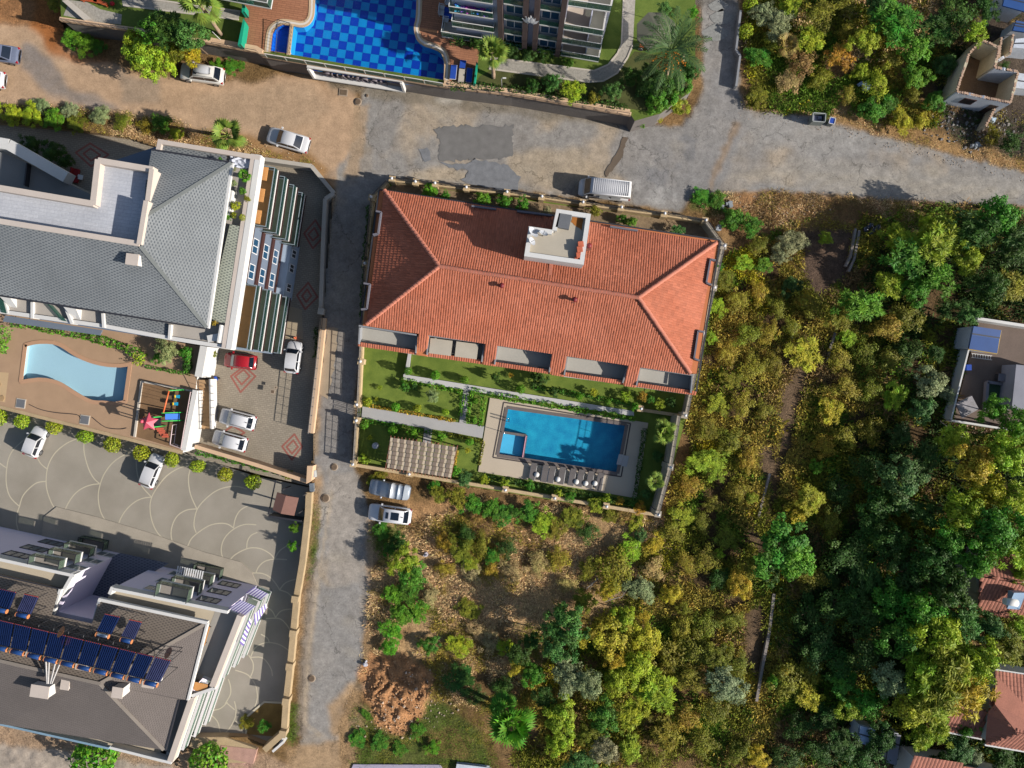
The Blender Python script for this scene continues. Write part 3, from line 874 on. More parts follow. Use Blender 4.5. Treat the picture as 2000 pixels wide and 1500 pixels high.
 # villa pool
ZD=.22
DECKM=M("pool_deck_stone",C(206,190,168),.85,.08,1.0,14)
b=MB();holed(b,deck,[pool],ZD);skirt(b,deck,-.2,ZD)
tag(b.build("pool_deck",DECKM),kind="structure")
def lerp_px(q,u,v):
 a=Vector(q[0])*(1-u)+Vector(q[1])*u;c=Vector(q[3])*(1-u)+Vector(q[2])*u
 return a*(1-v)+c*v
vpool=empty("swimming_pool",P(1100,860,0),"rectangular blue mosaic pool beside the red villa","pool")
BASIN=M("blue_mosaic_painted_ripples",C(22,122,166,1.2),.6,.1,3,11,rgb2=C(58,180,204,1.2))  # mosaic tones, spread wider to stand in for rippling sunlight
b=MB();skirt(b,pool,-1.1,ZD-.02,0,True);b.poly([(x,y,-1.1)for x,y in pool][::-1])
b.build("basin",BASIN,vpool)
b=MB();b.poly([(x,y,ZD-.16)for x,y in pool][::-1]);b.build("water",water("pool_water",(.7,.95,1.0),.25,3.0),vpool)
b=MB();rim=[Vector((x,y,0))for x,y in pool]
for i in range(4):
 p,q=rim[i],rim[(i+1)%4];d=(q-p).normalized();n_=Vector((d.y,-d.x,0))*-.02
 b.bar(p+n_+Vector((0,0,ZD+.03+.003*i)),q+n_+Vector((0,0,ZD+.03+.003*i)),.36,.1)
b.build("coping",M("dark_coping",C(118,108,104),.7),vpool)
b=MB();o4=[Vector((*lerp_px(POOLPX,u,v),0))for u,v in((-.035,-.1),(1.03,-.03),(1.035,1.05),(-.035,1.06))]
o4=[P(p.x,p.y,ZD+.008)for p in o4]
for i in range(4):b.bar(o4[i]+Vector((0,0,.002*i)),o4[(i+1)%4]+Vector((0,0,.002*i)),.14,.02)
b.build("channel",M("drain_slot",C(84,76,74)),vpool)
# children's basin in the corner
KB=[(980,844),(1028,851),(1021,893),(974,886)]
kb=PL(KB,ZD)
b=MB();b.poly([(p.x,p.y,-.25)for p in kb][::-1]);b.build("shallow_floor",M("pale_mosaic",C(104,176,206,1.0),.6,.12,3,20),vpool)
b=MB()
for i in(0,1):b.bar(kb[i]+Vector((0,0,.021+.004*i)),kb[i+1]+Vector((0,0,.021+.004*i)),.26,1.3)
b.build("divider",M("dark_coping",(0,0,0)),vpool)
b=MB();b.bar(kb[1]+Vector((-.02,0,.09)),kb[2]+Vector((-.02,0,.09)),.09,.06);b.build("pink_edge",M("pink_edge",C(232,170,190)),vpool)
t=empty("pool_ladder",P(990,818,ZD),"chrome ladder at the pale end of the villa pool","pool ladder")
CHROME=M("chrome",C(214,216,220),.15,.03,metal=1.0)
for d in(-3,3):
 b=MB();a=P(986,819+d,ZD);e=P(995,820+d,ZD)
 b.tube([a,a+Vector((0,0,.8)),(a+e)/2+Vector((0,0,.95)),e+Vector((0,0,.7)),e+Vector((0,0,-.8))],.03,6);b.build("rail",CHROME,t)
b=MB()
for z in(-.2,-.5):b.bar(P(994,816,ZD+z),P(994,823,ZD+z),.1,.04)
b.build("step",CHROME,t)
t=empty("pool_shower",P(978,843,ZD),"thin pool shower post with long shadow on the deck","shower")
b=MB();c=P(980,843,ZD);b.tube([c,c+Vector((0,0,2.1)),c+Vector((.25,0,2.15))],.03,6);b.build("post",CHROME,t)
b=MB();b.lathe((c.x+.25,c.y,c.z+2.08),[(.1,0),(.04,.06)],8);b.build("head",CHROME,t)
# bench blocks at the pool end
for q,lab in(([(1209,887),(1218,888),(1213,908),(1204,907)],"narrow pale stone slab at the pool corner below the palms"),([(1218,889),(1229,891),(1224,912),(1213,910)],"wider pale stone slab at the pool corner below the palms")):
 b=MB();b.prism([(p.x,p.y)for p in PL(q,.3)],ZD,.3);tag(b.build("stone_slab",PATHM),lab,"slab","pale slabs by the pool")
 # loungers
GREYF=M("grey_lounger_fabric",C(112,106,104),.8,.12,5);GREYF2=M("light_lounger_fabric",C(150,156,166),.8,.1,5)
def lounger():
 t=empty("sun_lounger",(0,0,0),"x","sun lounger","sun loungers in the row by the villa pool")
 b=MB();b.box((0,-.35,.3),(.62,1.25,.07));b.build("seat",GREYF,t)
 b=MB();b.add([(-.31,.28,.32),(.31,.28,.32),(.31,.92,.72),(-.31,.92,.72),(-.31,.28,.38),(.31,.28,.38),(.31,.9,.79),(-.31,.9,.79)],[(3,2,1,0),(4,5,6,7),(0,1,5,4),(1,2,6,5),(2,3,7,6),(3,0,4,7)])
 b.build("backrest",GREYF,t)
 b=MB();b.bar((-.33,-.98,.3),(-.33,.6,.3),.05,.05);b.bar((.33,-.98,.3),(.33,.6,.3),.05,.05);b.build("frame",WHITE,t)
 for x in(-.3,.3):
  for y in(-.85,.45):
   b=MB();b.box((x,y,0),(.06,.06,.3));b.build("leg",WHITE,t)
 return t
l0=lounger()
LNG=[(1041,919),(1064,923),(1077,925),(1097,927),(1117,930),(1133,932),(1152,935),(1171,938)]
LORD=["first grey sun lounger of the row, alone at the shower end","second grey sun lounger from the shower end, past a white table","third grey sun lounger from the shower end, close to the second","fourth grey sun lounger from the shower end, a white table at its foot",
"fourth grey sun lounger from the palm end, wearing a darker towel","third grey sun lounger from the palm end, with a white table beside","second grey sun lounger from the palm end of the row","last grey sun lounger of the row, at the palm end"]
for i,(x,y)in enumerate(LNG):
 o=l0 if i==0 else copy_tree(l0)
 o.location=P(x,y,ZD);o.rotation_euler=(0,0,math.radians(-9+random.uniform(-1.5,1.5)));o["label"]=LORD[i]
def side_table():
 t=empty("side_table",(0,0,0),"x","side table","small white tables between the loungers")
 b=MB();b.lathe((0,0,.42),[(.28,0),(.28,.04)],14);b.build("table_top",WHITE,t)
 for k in range(3):
  b=MB();a=k*2.094;b.tube([(.2*math.cos(a),.2*math.sin(a),.42),(.24*math.cos(a),.24*math.sin(a),0)],.025,5);b.build("leg",WHITE,t)
 return t
s0=side_table()
for i,(x,y,lab)in enumerate(((1048,926,"white round table between the first two loungers"),(1089,935,"white round table at the foot of the middle loungers"),(1125,940,"white round table between the fifth and sixth loungers"),(1143,943,"smaller looking white table at the lounger feet, second from the palm end"),(1161,943,"white round table nearest the palm end of the loungers"))):
 o=s0 if i==0 else copy_tree(s0)
 o.location=P(x,y,ZD);o["label"]=lab
 # pergola
perg=empty("pergola",P(822,893,0),"wooden pergola roofed with checkered tan and cream panels","pergola")
PG=[(763,854),(893,873),(880,934),(753,914)]
WOOD=M("pergola_wood",C(146,96,76),.8,.2,4)
ZP=2.5
for u in(.02,.35,.68,.98):
 for v in(.04,.96):
  w=lerp_px(PG,u,v);c=P(w.x,w.y,ZP);b=MB();b.box((c.x,c.y,.1),(.14,.14,ZP-.2),-.15);b.build("post",WOOD,perg)
for v in(.03,.5,.97):
 b=MB();a,c=lerp_px(PG,-.01,v),lerp_px(PG,1.01,v);b.bar(P(a.x,a.y,ZP-.1),P(c.x,c.y,ZP-.1),.1,.16);b.build("beam",WOOD,perg)
for i in range(19):
 u=i/18;b=MB();a,c=lerp_px(PG,u,-.05),lerp_px(PG,u,1.06);b.bar(P(a.x,a.y,ZP),P(c.x,c.y,ZP),.07,.12);b.build("rafter",WOOD,perg)
TAN=M("tan_panel",C(142,126,112),.9,.1,3);CRM=M("cream_panel",C(212,194,168),.9,.08,3)
for r_ in range(7):
 v0=.01+r_/7*.985;v1=v0+.985/7-.012
 off=(-.05 if r_%2 else 0)+.004*r_
 u=off;k=r_%2
 while u<1:
  w_=.058 if k%2 else.044
  a0,a1=max(0,u),min(1,u+w_)
  if a1-a0>.012:
   z=ZP+(.07 if k%2 else.03)+random.uniform(-.008,.008)
   q=[lerp_px(PG,uu,vv)for uu,vv in((a0,v0),(a1,v0),(a1,v1),(a0,v1))]
   b=MB();b.prism([(p_.x,p_.y)for p_ in PL([(w.x,w.y)for w in q],z)],z-.03,z,bottom=True);b.build("panel",TAN if k%2 else CRM,perg)
  u+=w_+.001;k+=1
  # white disc in the shaded lawn
b=MB();c=P(734,870,.13);b.lathe((c.x,c.y,.1),[(.33,0),(.33,.5),(.1,.56)],16);tag(b.build("garden_stool",M("pale_grey_plastic",C(200,200,204))),"round pale stool on the shaded lawn beside the pergola","stool")
# ---------------------------------------------------------------- pool terrace and apartment blocks above the wide road
ZT=3.3
COPE=[(117,36),(265,57),(412,82),(500,98),(512,106),(700,138),(866,166),(1000,182),(1232,222)]
def xy(pts,z):return[(p.x,p.y)for p in PL(pts,z)]
cope=xy(COPE,ZT+.2)
top_out=cope+xy([(1240,236),(1290,222),(1350,178),(1358,120),(1358,-200),(110,-200)],ZT)
APOOL=[(611,-150),(612,14),(606,38),(592,51),(574,52),(567,106),(700,129),(866,156),(868,124),(862,106),(848,95),(828,89),(814,74),(810,52),(815,28),(816,-150)]
KPOOL=[(533,66),(541,54),(552,49),(566,48),(560,104),(529,99)]
apool=xy(APOOL,ZT);kpool=xy(KPOOL,ZT)
b=MB();holed(b,top_out,[apool,kpool],ZT)
skirt(b,top_out,-.6,ZT,1)
tag(b.build("garden_terrace",[M("terrace_lawn",C(72,98,30),.95,.3,2.2,22,.4,rgb2=C(120,136,58)),M("dark_retaining_wall",C(128,122,118),.9,.2,1.5,9,.4)]),kind="structure")
BROWN=MUV("brown_deck_paver",C(182,126,94),C(140,94,70),.9,.22,"brick",thr=.02)
def uvsheet(name,pts,z,mat,rot=-.15,kind="structure",holes=None,parent=None):
 b=MB();q=xy(pts,z);holed(b,q,[xy(h,z)for h in(holes or[])],z)
 ca,sa=math.cos(rot),math.sin(rot)
 b.uv=[(v[0]*ca+v[1]*sa,-v[0]*sa+v[1]*ca)for v in b.v]
 o=b.build(name,mat,parent)
 return tag(o,kind=kind)if kind else o
uvsheet("pool_deck",[(478,-150),(478,40),(470,90),(528,100),(560,105),(567,107),(566,47),(572,50),(590,49),(604,38),(610,14),(609,-150)],ZT+.004,BROWN,holes=[KPOOL])
uvsheet("pool_deck",[(818,-150),(817,28),(813,52),(816,73),(829,86),(850,92),(866,104),(872,124),(870,158),(928,168),(936,100),(900,60),(960,60),(960,-150)],ZT+.004,BROWN)
# the big checkered pool
ap=empty("swimming_pool",P(720,60,ZT),"large curved pool with a checkered light and dark blue floor","pool")
POOLW=M("pool_wall_blue",C(40,150,210,1.2),.6,.1)
b=MB();skirt(b,apool,2.0,ZT-.02,0,True);b.poly(xy(APOOL[::-1]if False else APOOL,ZT)and[(x,y,2.0)for x,y in apool]);b.build("basin",POOLW,ap)
b=MB();holed(b,apool,[],ZT-.18);b.build("water",water("clear_pool_water",(.78,.96,1.0),.35,3.5),ap)
DK=M("dark_blue_tile",C(6,58,168,1.2),.5,.08,3,16,tint=.15);LT=M("light_blue_tile",C(16,134,196,1.2),.5,.12,3,16,tint=.15)
tl={}
rot=math.radians(-8.5);ca,sa=math.cos(rot),math.sin(rot)
c0=P(720,80,2.0);pit=.875
apn=np.array(apool)
for i in range(-14,14):
 for j in range(-9,14):
  x=c0.x+(i*ca-j*sa)*pit;y=c0.y+(i*sa+j*ca)*pit
  if y>P(0,-24,2.0).y:continue
  ok=any(inpoly(np.array([x+dx]),np.array([y+dy]),apool)[0]for dx,dy in((0,0),(.35,0),(-.35,0),(0,.35),(0,-.35)))
  if not ok:continue
  k=(i+j)%2
  if k not in tl:
   b=MB();b.box((0,0,0),(pit-.015,pit-.015,.03));o=b.build("tile",LT if k else DK);tl[k]=o
  else:
   o=tl[k].copy();COL.objects.link(o)
  o.parent=ap;o.location=Vector((x,y,2.01))-ap.location;o.rotation_euler=(0,0,rot)
def strip(b,pts,z,w,h,mi=0):
 q=PL(pts,z)
 for k,(a,c)in enumerate(zip(q[:-1],q[1:])):
  d=(c-a).normalized()*(w*.3);b.bar(a-d*.5+Vector((0,0,.0015*(k%2))),c+d*.5+Vector((0,0,.0015*(k%2))),w,h,mi)
def smooth(pts,n=4):
 o=[]
 for i in range(len(pts)-1):
  p0=Vector(pts[max(i-1,0)]);p1=Vector(pts[i]);p2=Vector(pts[i+1]);p3=Vector(pts[min(i+2,len(pts)-1)])
  for k in range(n):
   t=k/n
   o.append(tuple(.5*(2*p1+(p2-p0)*t+(2*p0-5*p1+4*p2-p3)*t*t+(3*p1-p0-3*p2+p3)*t**3)))
 o.append(tuple(pts[-1]));return o
cop_m=M("cream_coping",C(214,184,148),.8,.08);cop_w=M("white_coping",C(232,224,212),.7,.05)
for pts in(smooth([(608,-60),(609,14),(604,38),(590,47),(568,44),(548,43),(533,52),(526,66),(522,100)],4),smooth([(820,-60),(818,28),(814,52),(818,73),(830,84),(850,91),(866,101),(873,122),(872,156)],4)):
 b=MB();strip(b,pts,ZT+.05,.6,.12);b.build("coping",cop_m,ap)
 b=MB();strip(b,pts,ZT+.058,.2,.02);b.build("coping_stripe",cop_w,ap)
b=MB();strip(b,[(569,48),(563,106)],ZT+.1,.36,.3);b.build("divider",cop_m,ap)
kp=empty("paddling_pool",P(548,76,ZT),"small fenced blue children's pool beside the checkered pool","pool")
b=MB();skirt(b,kpool,2.7,ZT-.02,0,True);b.poly([(x,y,2.7)for x,y in kpool]);b.build("basin",M("kid_pool_blue",C(20,104,206,1.2),.5,.25,9,9),kp)
b=MB();holed(b,kpool,[],ZT-.12);b.build("water",MATS.get("cpw")or water("kid_water",(.8,.96,1),.4,4),kp)
b=MB()
for a,c in(((541,60),(538,104)),((541,38),(566,45)),((566,48),(561,104)),((541,38),(541,60))):
 A,Cc=P(*a,ZT+.9),P(*c,ZT+.9);b.tube([A,Cc],.035,4)
 for k in range(8):
  p=A+(Cc-A)*k/7;b.tube([p,p-Vector((0,0,.85))],.02,4)
b.build("fence",DARKM,kp)
# wall coping with railing and glass
t=empty("terrace_parapet",P(700,138,ZT),"long cream coping with glass railing on the dark retaining wall","parapet")
b=MB();strip(b,COPE[:4],ZT+.35,.34,.4);strip(b,COPE[4:],ZT+.35,.34,.4);strip(b,COPE[3:5],ZT+.346,.3,.4);b.build("coping",M("pinkish_cream_coping",C(228,192,156),.8,.1,3,10),t)
for _q in([(412,76),(500,92),(512,99)],):
 b=MB();strip(b,_q,ZT+.35,.3,.4);b.build("inner_kerb",M("pinkish_cream_coping",(0,0,0)),t)
b=MB();strip(b,[(868,160),(1000,176),(1230,216)],ZT+.35,.28,.4);b.build("inner_kerb",M("pinkish_cream_coping",(0,0,0)),t)
for i in range(9):
 a=Vector((516,105)).lerp(Vector((866,163)),i/9+.002);c=Vector((516,105)).lerp(Vector((866,163)),(i+1)/9-.004)
 A,Cc=P(*a,ZT+1.15),P(*c,ZT+1.15)
 b=MB();b.bar(A,Cc,.03,.8);b.build("glass_pane",GREENG,t)
 b=MB();b.bar(A+Vector((0,0,.05)),Cc+Vector((0,0,.05)),.06,.05);b.tube([A,A-Vector((0,0,.85))],.03,4);b.build("rail",WHITE,t)
for a,c in((COPE[0],COPE[1]),(COPE[2],COPE[3]),((876,168),(1000,183)),((1000,183),(1230,221))):
 A,Cc=P(*a,ZT+1.1),P(*c,ZT+1.1);b=MB();b.tube([A,Cc],.03,4)
 k=int((Cc-A).length/1.2)
 for i in range(k+1):
  p=A+(Cc-A)*i/k;b.tube([p,p-Vector((0,0,.75))],.022,4)
 b.build("railing",DARKM,t)
 # framed sign on the wall face
t=empty("wall_sign",P(690,160,0),"white framed sign with raised letters on the dark retaining wall","sign")
nrm=Vector((-.15,-.989,0));al=Vector((.989,-.15,0))
A=P(600,124,3.3);L_=(P(786,155,3.3)-A).length
def wp(s,o,z):return Vector((A.x,A.y,0))+al*s+nrm*o+Vector((0,0,z))
b=MB()
def fbar(s0,s1,z0,z1,o0=.02,o1=.95):
 vs=[wp(s,o,z)for z in(z0,z1)for s,o in((s0,o0),(s0,o1),(s1,o1),(s1,o0))]
 b.add(vs,[(0,1,2,3),(7,6,5,4),(0,4,5,1),(1,5,6,2),(2,6,7,3),(3,7,4,0)])
fbar(0,L_,3.05,3.28,.02,.4);fbar(0,L_,.8,1.0,.02,.55);fbar(0,.24,1.0,3.05,.02,.55);fbar(L_-.24,L_,1.0,3.05,.02,.55)
b.build("frame",WHITE,t)
b=MB();b.quad(wp(.3,.03,.85),wp(L_-.3,.03,.85),wp(L_-.3,.03,3.02),wp(.3,.03,3.02));b.build("backing",M("sign_stone",C(120,108,104),.9,.3,6),t)
tc=bpy.data.curves.new("lettering",'FONT');tc.body="TUAYSDOM";tc.size=1.15;tc.extrude=.12;tc.align_x='CENTER';tc.space_character=1.15
to=bpy.data.objects.new("lettering",tc);COL.objects.link(to);to.parent=t
tc.materials.append(M("sign_letters",C(120,112,118),.6))
to.location=wp(L_/2-.2,.18,1.35)-t.location
to.matrix_local=Matrix.Translation(to.location)@Matrix(((al.x,0,nrm.x,0),(al.y,0,nrm.y,0),(0,1,0,0),(0,0,0,1)))
lm=bpy.data.meshes.new_from_object(to,depsgraph=bpy.context.evaluated_depsgraph_get())
lo=bpy.data.objects.new("letters",lm);COL.objects.link(lo);lo.parent=t;lo.matrix_local=to.matrix_local.copy()
bpy.data.objects.remove(to)
# paths
SPECK=M("speckled_path",C(150,144,134),.9,.5,12,6,.2,rgb2=C(190,184,172));KERB=M("pale_kerb",C(206,196,182),.85,.1)
for pts,ed in(([(236,-10),(470,22),(466,38),(240,10)],[((240,10),(466,38)),((236,-10),(470,22))]),
([(958,112),(1100,130),(1160,138),(1188,126),(1206,104),(1214,86),(1221,-60),(1244,-60),(1236,88),(1226,112),(1206,142),(1178,158),(1150,160),(1060,146),(955,134)],[((958,112),(1100,130)),((1100,130),(1160,138)),((1160,138),(1188,126)),((1188,126),(1206,104)),((1206,104),(1214,86)),((1214,86),(1221,-60)),((1236,88),(1226,112)),((1226,112),(1206,142)),((1206,142),(1178,158)),((1178,158),(1150,160)),((1150,160),(955,134))])):
 b=MB();holed(b,xy(pts,ZT),[],ZT+.012);tag(b.build("speckled_path",SPECK),kind="structure")
 b=MB()
 for a,c in ed:b.bar(P(*a,ZT+.08),P(*c,ZT+.08),.16,.2)
 tag(b.build("path_kerb",KERB),kind="structure")
b=MB();b.prism(xy([(124,30),(136,0),(170,4),(196,18),(238,28),(236,48),(180,42)],ZT+.02),ZT-.2,ZT+.02);tag(b.build("terrace_paving",M("speckled_path",(0,0,0))),kind="structure")
b=MB();b.prism(xy([(122,2),(134,0),(180,38),(165,40)],ZT+.4),ZT-.2,ZT+.5);tag(b.build("planter_kerb",KERB),kind="structure")
b=MB();holed(b,xy([(936,150),(960,136),(1150,162),(1200,150),(1240,100),(1350,120),(1350,176),(1290,220),(1240,214),(1000,172),(930,164)],ZT),[],ZT+.01);tag(b.build("planting_bed",M("dark_bed_soil",C(84,88,46),.95,.5,3,20,.5)),kind="structure")  # bed soil in a dark olive brown
# teal screens
TEAL=M("teal_fabric",C(18,160,126),.7,.08)
for q,h,lab in(([(475,36),(478,42),(471,88),(464,88)],1.25,"long teal fabric screen beside the brown pool deck"),([(473,8),(478,10),(478,24),(472,24)],1.2,"short teal fabric screen under the white balcony"),([(930,122),(933,122),(928,164),(925,164)],.9,"narrow teal fabric screen next to the blue loungers")):
 t=empty("fabric_screen",P(*q[0],ZT),lab,"screen")
 b=MB();b.prism(xy(q,ZT+h),ZT+.1,ZT+h);b.build("cloth",TEAL,t)
 b=MB()
 for p in(q[0],q[2]):a=P(*p,ZT+h);b.tube([(a.x,a.y,ZT),(a.x,a.y,ZT+h+.1)],.03,5)
 b.build("post",DARKM,t)
 # apartment block behind the loungers
LAV=M("pale_lilac_render",C(188,190,206,1.15),.85,.06);PILAS=M("dark_brown_cladding",C(98,82,80),.8,.15);FLOORT=M("beige_balcony_tile",C(206,190,174),.8,.08)
WFRAME=M("white_frame",C(236,236,238),.5,.03)
def wallbox(b,a,c,z0,z1,n,o0,o1,mi=0):
 """box along the line a-c (plan), between heights z0, z1 and outward offsets o0, o1 along n"""
 v=[a+n*o0,c+n*o0,c+n*o1,a+n*o1]
 b.add([(p.x,p.y,z)for z in(z0,z1)for p in v],[(3,2,1,0),(4,5,6,7),(0,1,5,4),(1,2,6,5),(2,3,7,6),(3,0,4,7)],mi)
def window(parent,a,c,z0,z1,n,nl=2,frame=None,pane=None,o=0.0):
 """frame and panes proud of the wall line a-c facing n"""
 a=Vector((a.x,a.y,0));c=Vector((c.x,c.y,0));d=(c-a)
 b=MB();f=.07/d.length
 wallbox(b,a,c,z0,z0+.07,n,o,o+.07);wallbox(b,a,c,z1-.07,z1,n,o,o+.07)
 for k in range(nl+1):
  t0=k/nl*(1-f);wallbox(b,a+d*t0,a+d*(t0+f),z0+.07,z1-.07,n,o,o+.068)
 w=b.build("window",frame or WFRAME,parent)
 for k in range(nl):
  t0=k/nl*(1-f)+f;t1=(k+1)/nl*(1-f)
  b=MB();wallbox(b,a+d*t0,a+d*t1,z0+.07,z1-.07,n,o+.005,o+.03);b.build("pane",pane or DARKG,w)
 return w
def balcony(parent,a,c,z,n,depth,rail=1.0,floor=None,rmat=None,slab=.16,hm=None,hw=.06,ends=True,fl=True):
 """a-c: front edge in plan; n: outward; slab top at z; glass railing"""
 a=Vector((a.x,a.y,0));c=Vector((c.x,c.y,0))
 b=MB();wallbox(b,a,c,z-slab,z,n,-depth,0);s=b.build("balcony",WHITE,parent)
 if fl:
  b=MB();d=(c-a).normalized()*.1;wallbox(b,a+d,c-d,z,z+.012,n,-depth+.02,-.12);b.build("floor",floor or FLOORT,s)
 b=MB();wallbox(b,a,c,z+.06,z+rail,n,-.05,-.02)
 if ends:
  for e in(a,c):
   k=(c-a).normalized()*.03*(1 if e is a else-1);wallbox(b,min((e,e+k),key=lambda p:0),e+k,z+.06,z+rail,n,-depth+.05,-.06)
 b.build("glass",rmat or GREENG,s)
 b=MB();wallbox(b,a,c,z+rail,z+rail+.05,n,-hw,.0)
 if ends:
  for e,sg in((a,1),(c,-1)):
   k=(c-a).normalized()*.07*sg;wallbox(b,e,e+k,z+rail,z+rail+.058,n,-depth,-.08)
 for k in range(5):
  p=a.lerp(c,k/4*.985+.005);wallbox(b,p,p+(c-a).normalized()*.04,z,z+rail,n,-.07,-.03)
 b.build("handrail",hm or(WHITE if rmat is None else DARKM),s)
 return s
blk=empty("apartment_block",P(1040,60,ZT),"white apartment block with green glass balconies and brown pilasters by the pool","building")
nB=Vector((-.17,-.985,0))
def PB(px,py,z):p=P(px,py,z);return Vector((p.x,p.y,0))
fa,fc=PB(893,69,ZT),PB(1172,113,ZT)
dB=(fc-fa).normalized();nB=Vector((dB.y,-dB.x,0))
b=MB();back=-nB*13
fm=fa+dB*((PB(1096,100,ZT)-fa).dot(dB));b.prism([(p.x,p.y)for p in(fa,fm,fm-nB*2,fc-nB*2,fc+back,fa+back)],ZT-.1,19.0);b.build("wall",LAV,blk)
FZ=[3.55,6.35,9.15,11.95,14.75]
for i,z in enumerate(FZ[:4]):
# right hand stack
 ys={0:((1095,108),(1169,121)),1:((1097,83.5),(1173,96)),2:((1100,57),(1177,70)),3:((1097,9),(1192,23))}[i]
 a,c=PB(*ys[0],z),PB(*ys[1],z)
 balcony(blk,a,c,z,nB,max(.6,(a-fc+nB*2).dot(nB)-.01))
 if i<3:
  b=MB();wallbox(b,a+dB*(c-a).length*.62,a+dB*(c-a).length*.645,z+.013,z+2.5,nB,-1.5,-.4);b.build("screen_wall",LAV,blk)
  # left hand stack
 ys={0:((894,76),(942,84)),1:((889,50),(965,64)),2:((885,22),(963,37)),3:((880,-8),(962,8))}[i]
 a,c=PB(*ys[0],z),PB(*ys[1],z);a2=c-dB*4.2
 balcony(blk,a2,c,z,nB,1.6)
 # middle windows
 for x0,x1 in((988,1019),(1053,1085)):
  a=fa+dB*((PB(x0,90,ZT)-fa).dot(dB));c=fa+dB*((PB(x1,96,ZT)-fa).dot(dB))
  window(blk,a,c,z+.5,z+2.2,nB,2,o=.02,pane=M("blue_window_glass",C(46,84,116),.1,.1,spec=.8))
  b=MB();wallbox(b,a-dB*.1,c+dB*.1,z-.14,z+.04,nB,.002,.5);s_=b.build("ledge",WHITE,blk)
  b=MB();wallbox(b,a-dB*.1,c+dB*.1,z+.04,z+.8,nB,.44,.47);b.build("glass",GREENG,s_)
for x0,x1 in((975,984),(1021,1030),(1041,1050),(1087,1096)):
 a=fa+dB*((PB(x0,88,ZT)-fa).dot(dB));c=fa+dB*((PB(x1,90,ZT)-fa).dot(dB))
 b=MB();wallbox(b,a,c,ZT-.05,18.9,nB,.003,.62);b.build("pilaster",PILAS,blk)
 # white lotus emblem on the facade
b=MB();m0=fa+dB*((PB(1035,92,ZT)-fa).dot(dB))+nB*.66
for k,(an,ln,w_)in enumerate(((-58,.7,.1),(58,.7,.1),(-34,.6,.15),(34,.6,.15),(0,.62,.16),(-16,.5,.14),(16,.5,.14))):
 t_=math.radians(an);ax=dB*math.sin(t_)+Vector((0,0,2.2*math.cos(t_)));pr_=dB*math.cos(t_)-Vector((0,0,2.2*math.sin(t_)))
 o_=m0+Vector((0,0,9.15))+ax*(.25)+nB*.012*k
 pts=[o_,o_+ax*ln*.5+pr_*w_,o_+ax*ln,o_+ax*ln*.5-pr_*w_]
 b.poly(pts);b.poly([p+nB*.05 for p in pts]);
 for q in range(4):b.quad(pts[q],pts[(q+1)%4],pts[(q+1)%4]+nB*.05,pts[q]+nB*.05)
b.build("emblem",WFRAME,blk)
# colourful washing on the upper balcony
lau=empty("laundry",PB(925,10,10)+Vector((0,0,9.2)),"blue, cyan and magenta laundry drying on the pool side balcony","laundry")
for k in range(21):
 p=PB(893+(k%7)*10+random.uniform(-2,2),2+(k//7)*6+(k%7)*1.3,10)
 b=MB();a_=random.uniform(-.5,.5);z_=9.35+random.random()*.35
 g=[[(p.x+(i-1.5)*.16*math.cos(a_)-(j-1)*.2*math.sin(a_),p.y+(i-1.5)*.16*math.sin(a_)+(j-1)*.2*math.cos(a_),z_+random.uniform(-.08,.1))for i in range(4)]for j in range(3)]
 b.add([v for r_ in g for v in r_],[(j*4+i,j*4+i+1,j*4+i+5,j*4+i+4)for j in range(2)for i in range(3)])
 nm,cc_=[("blue",C(50,100,215)),("magenta",C(190,80,185)),("cyan",C(90,190,230)),("navy",C(30,40,90)),("violet",C(130,90,195))][random.randrange(5)]
 b.build("cloth",M("laundry_"+nm,cc_,.7),lau)
 # the second block, only a balcony corner in view
blk2=empty("apartment_block",P(470,-30,ZT),"apartment block with one white glass balcony over the brown deck","building")
a,c=PB(440,0,6.2),PB(529,17,6.2)
d2=(c-a).normalized();n2=Vector((d2.y,-d2.x,0))
balcony(blk2,a-d2*2,c,6.2,n2,2.6)
b=MB();q0=a-n2*2.62-d2*4;q1=c-n2*2.62+d2*.2
b.prism([(p.x,p.y)for p in(q0,q1,q1-n2*9,q0-n2*9)],ZT,14);b.build("wall",LAV,blk2)
window(blk2,q0+d2*5,q1-d2*1,6.3,8.5,n2,3,o=.02)
# deck furniture
BLUEC=M("blue_cushion",C(34,78,176),.8,.1,5)
def deck_lounger(px,py,rz,lab,cm=None):
 t=empty("deck_lounger",P(px,py,ZT),lab,"lounger","loungers on the brown deck",rz)
 b=MB();b.box((0,0,.22),(.62,1.7,.08));b.build("frame",WHITE,t).location=(0,0,0)
 for o in t.children:
  me=o.data
 return t
def simple_thing(name,px,py,z,rz,lab,cat,group,parts):
 """parts: (name, material, [(centre, size)...]) in the thing's own frame"""
 t=empty(name,(0,0,0),lab,cat,group)
 for pn,m,boxes in parts:
  b=MB()
  for c,s_ in boxes:b.box(c,s_)
  b.build(pn,m,t)
 t.location=P(px,py,z);t.rotation_euler=(0,0,rz)
 return t
for px,py,rz,lab,cm in((886,143,-.1,"blue lounger next to the curved coping end",BLUEC),(902,149,-.1,"beige lounger between two blue ones",BEIGE),(917,149,-.1,"blue lounger beside the narrow teal screen",BLUEC),(904,129,-.15,"small blue lounger above the beige one",BLUEC),
(878,24,1.4,"upper blue lounger in the balcony's shade",BLUEC),(879,34,1.4,"lower blue lounger in the balcony's shade",BLUEC)):
 small=py==129
 L2=.9 if small else 1.4
 simple_thing("deck_lounger",px,py,ZT,rz,lab,"lounger","loungers on the brown deck",[("frame",WHITE,[((0,0,.2),(.66,L2+.1,.06)),((-.28,L2*.4,0),(.06,.06,.2)),((.28,L2*.4,0),(.06,.06,.2)),((-.28,-L2*.4,0),(.06,.06,.2)),((.28,-L2*.4,0),(.06,.06,.2))]),("cushion",cm,[((0,0,.26),(.58,L2,.1))])])
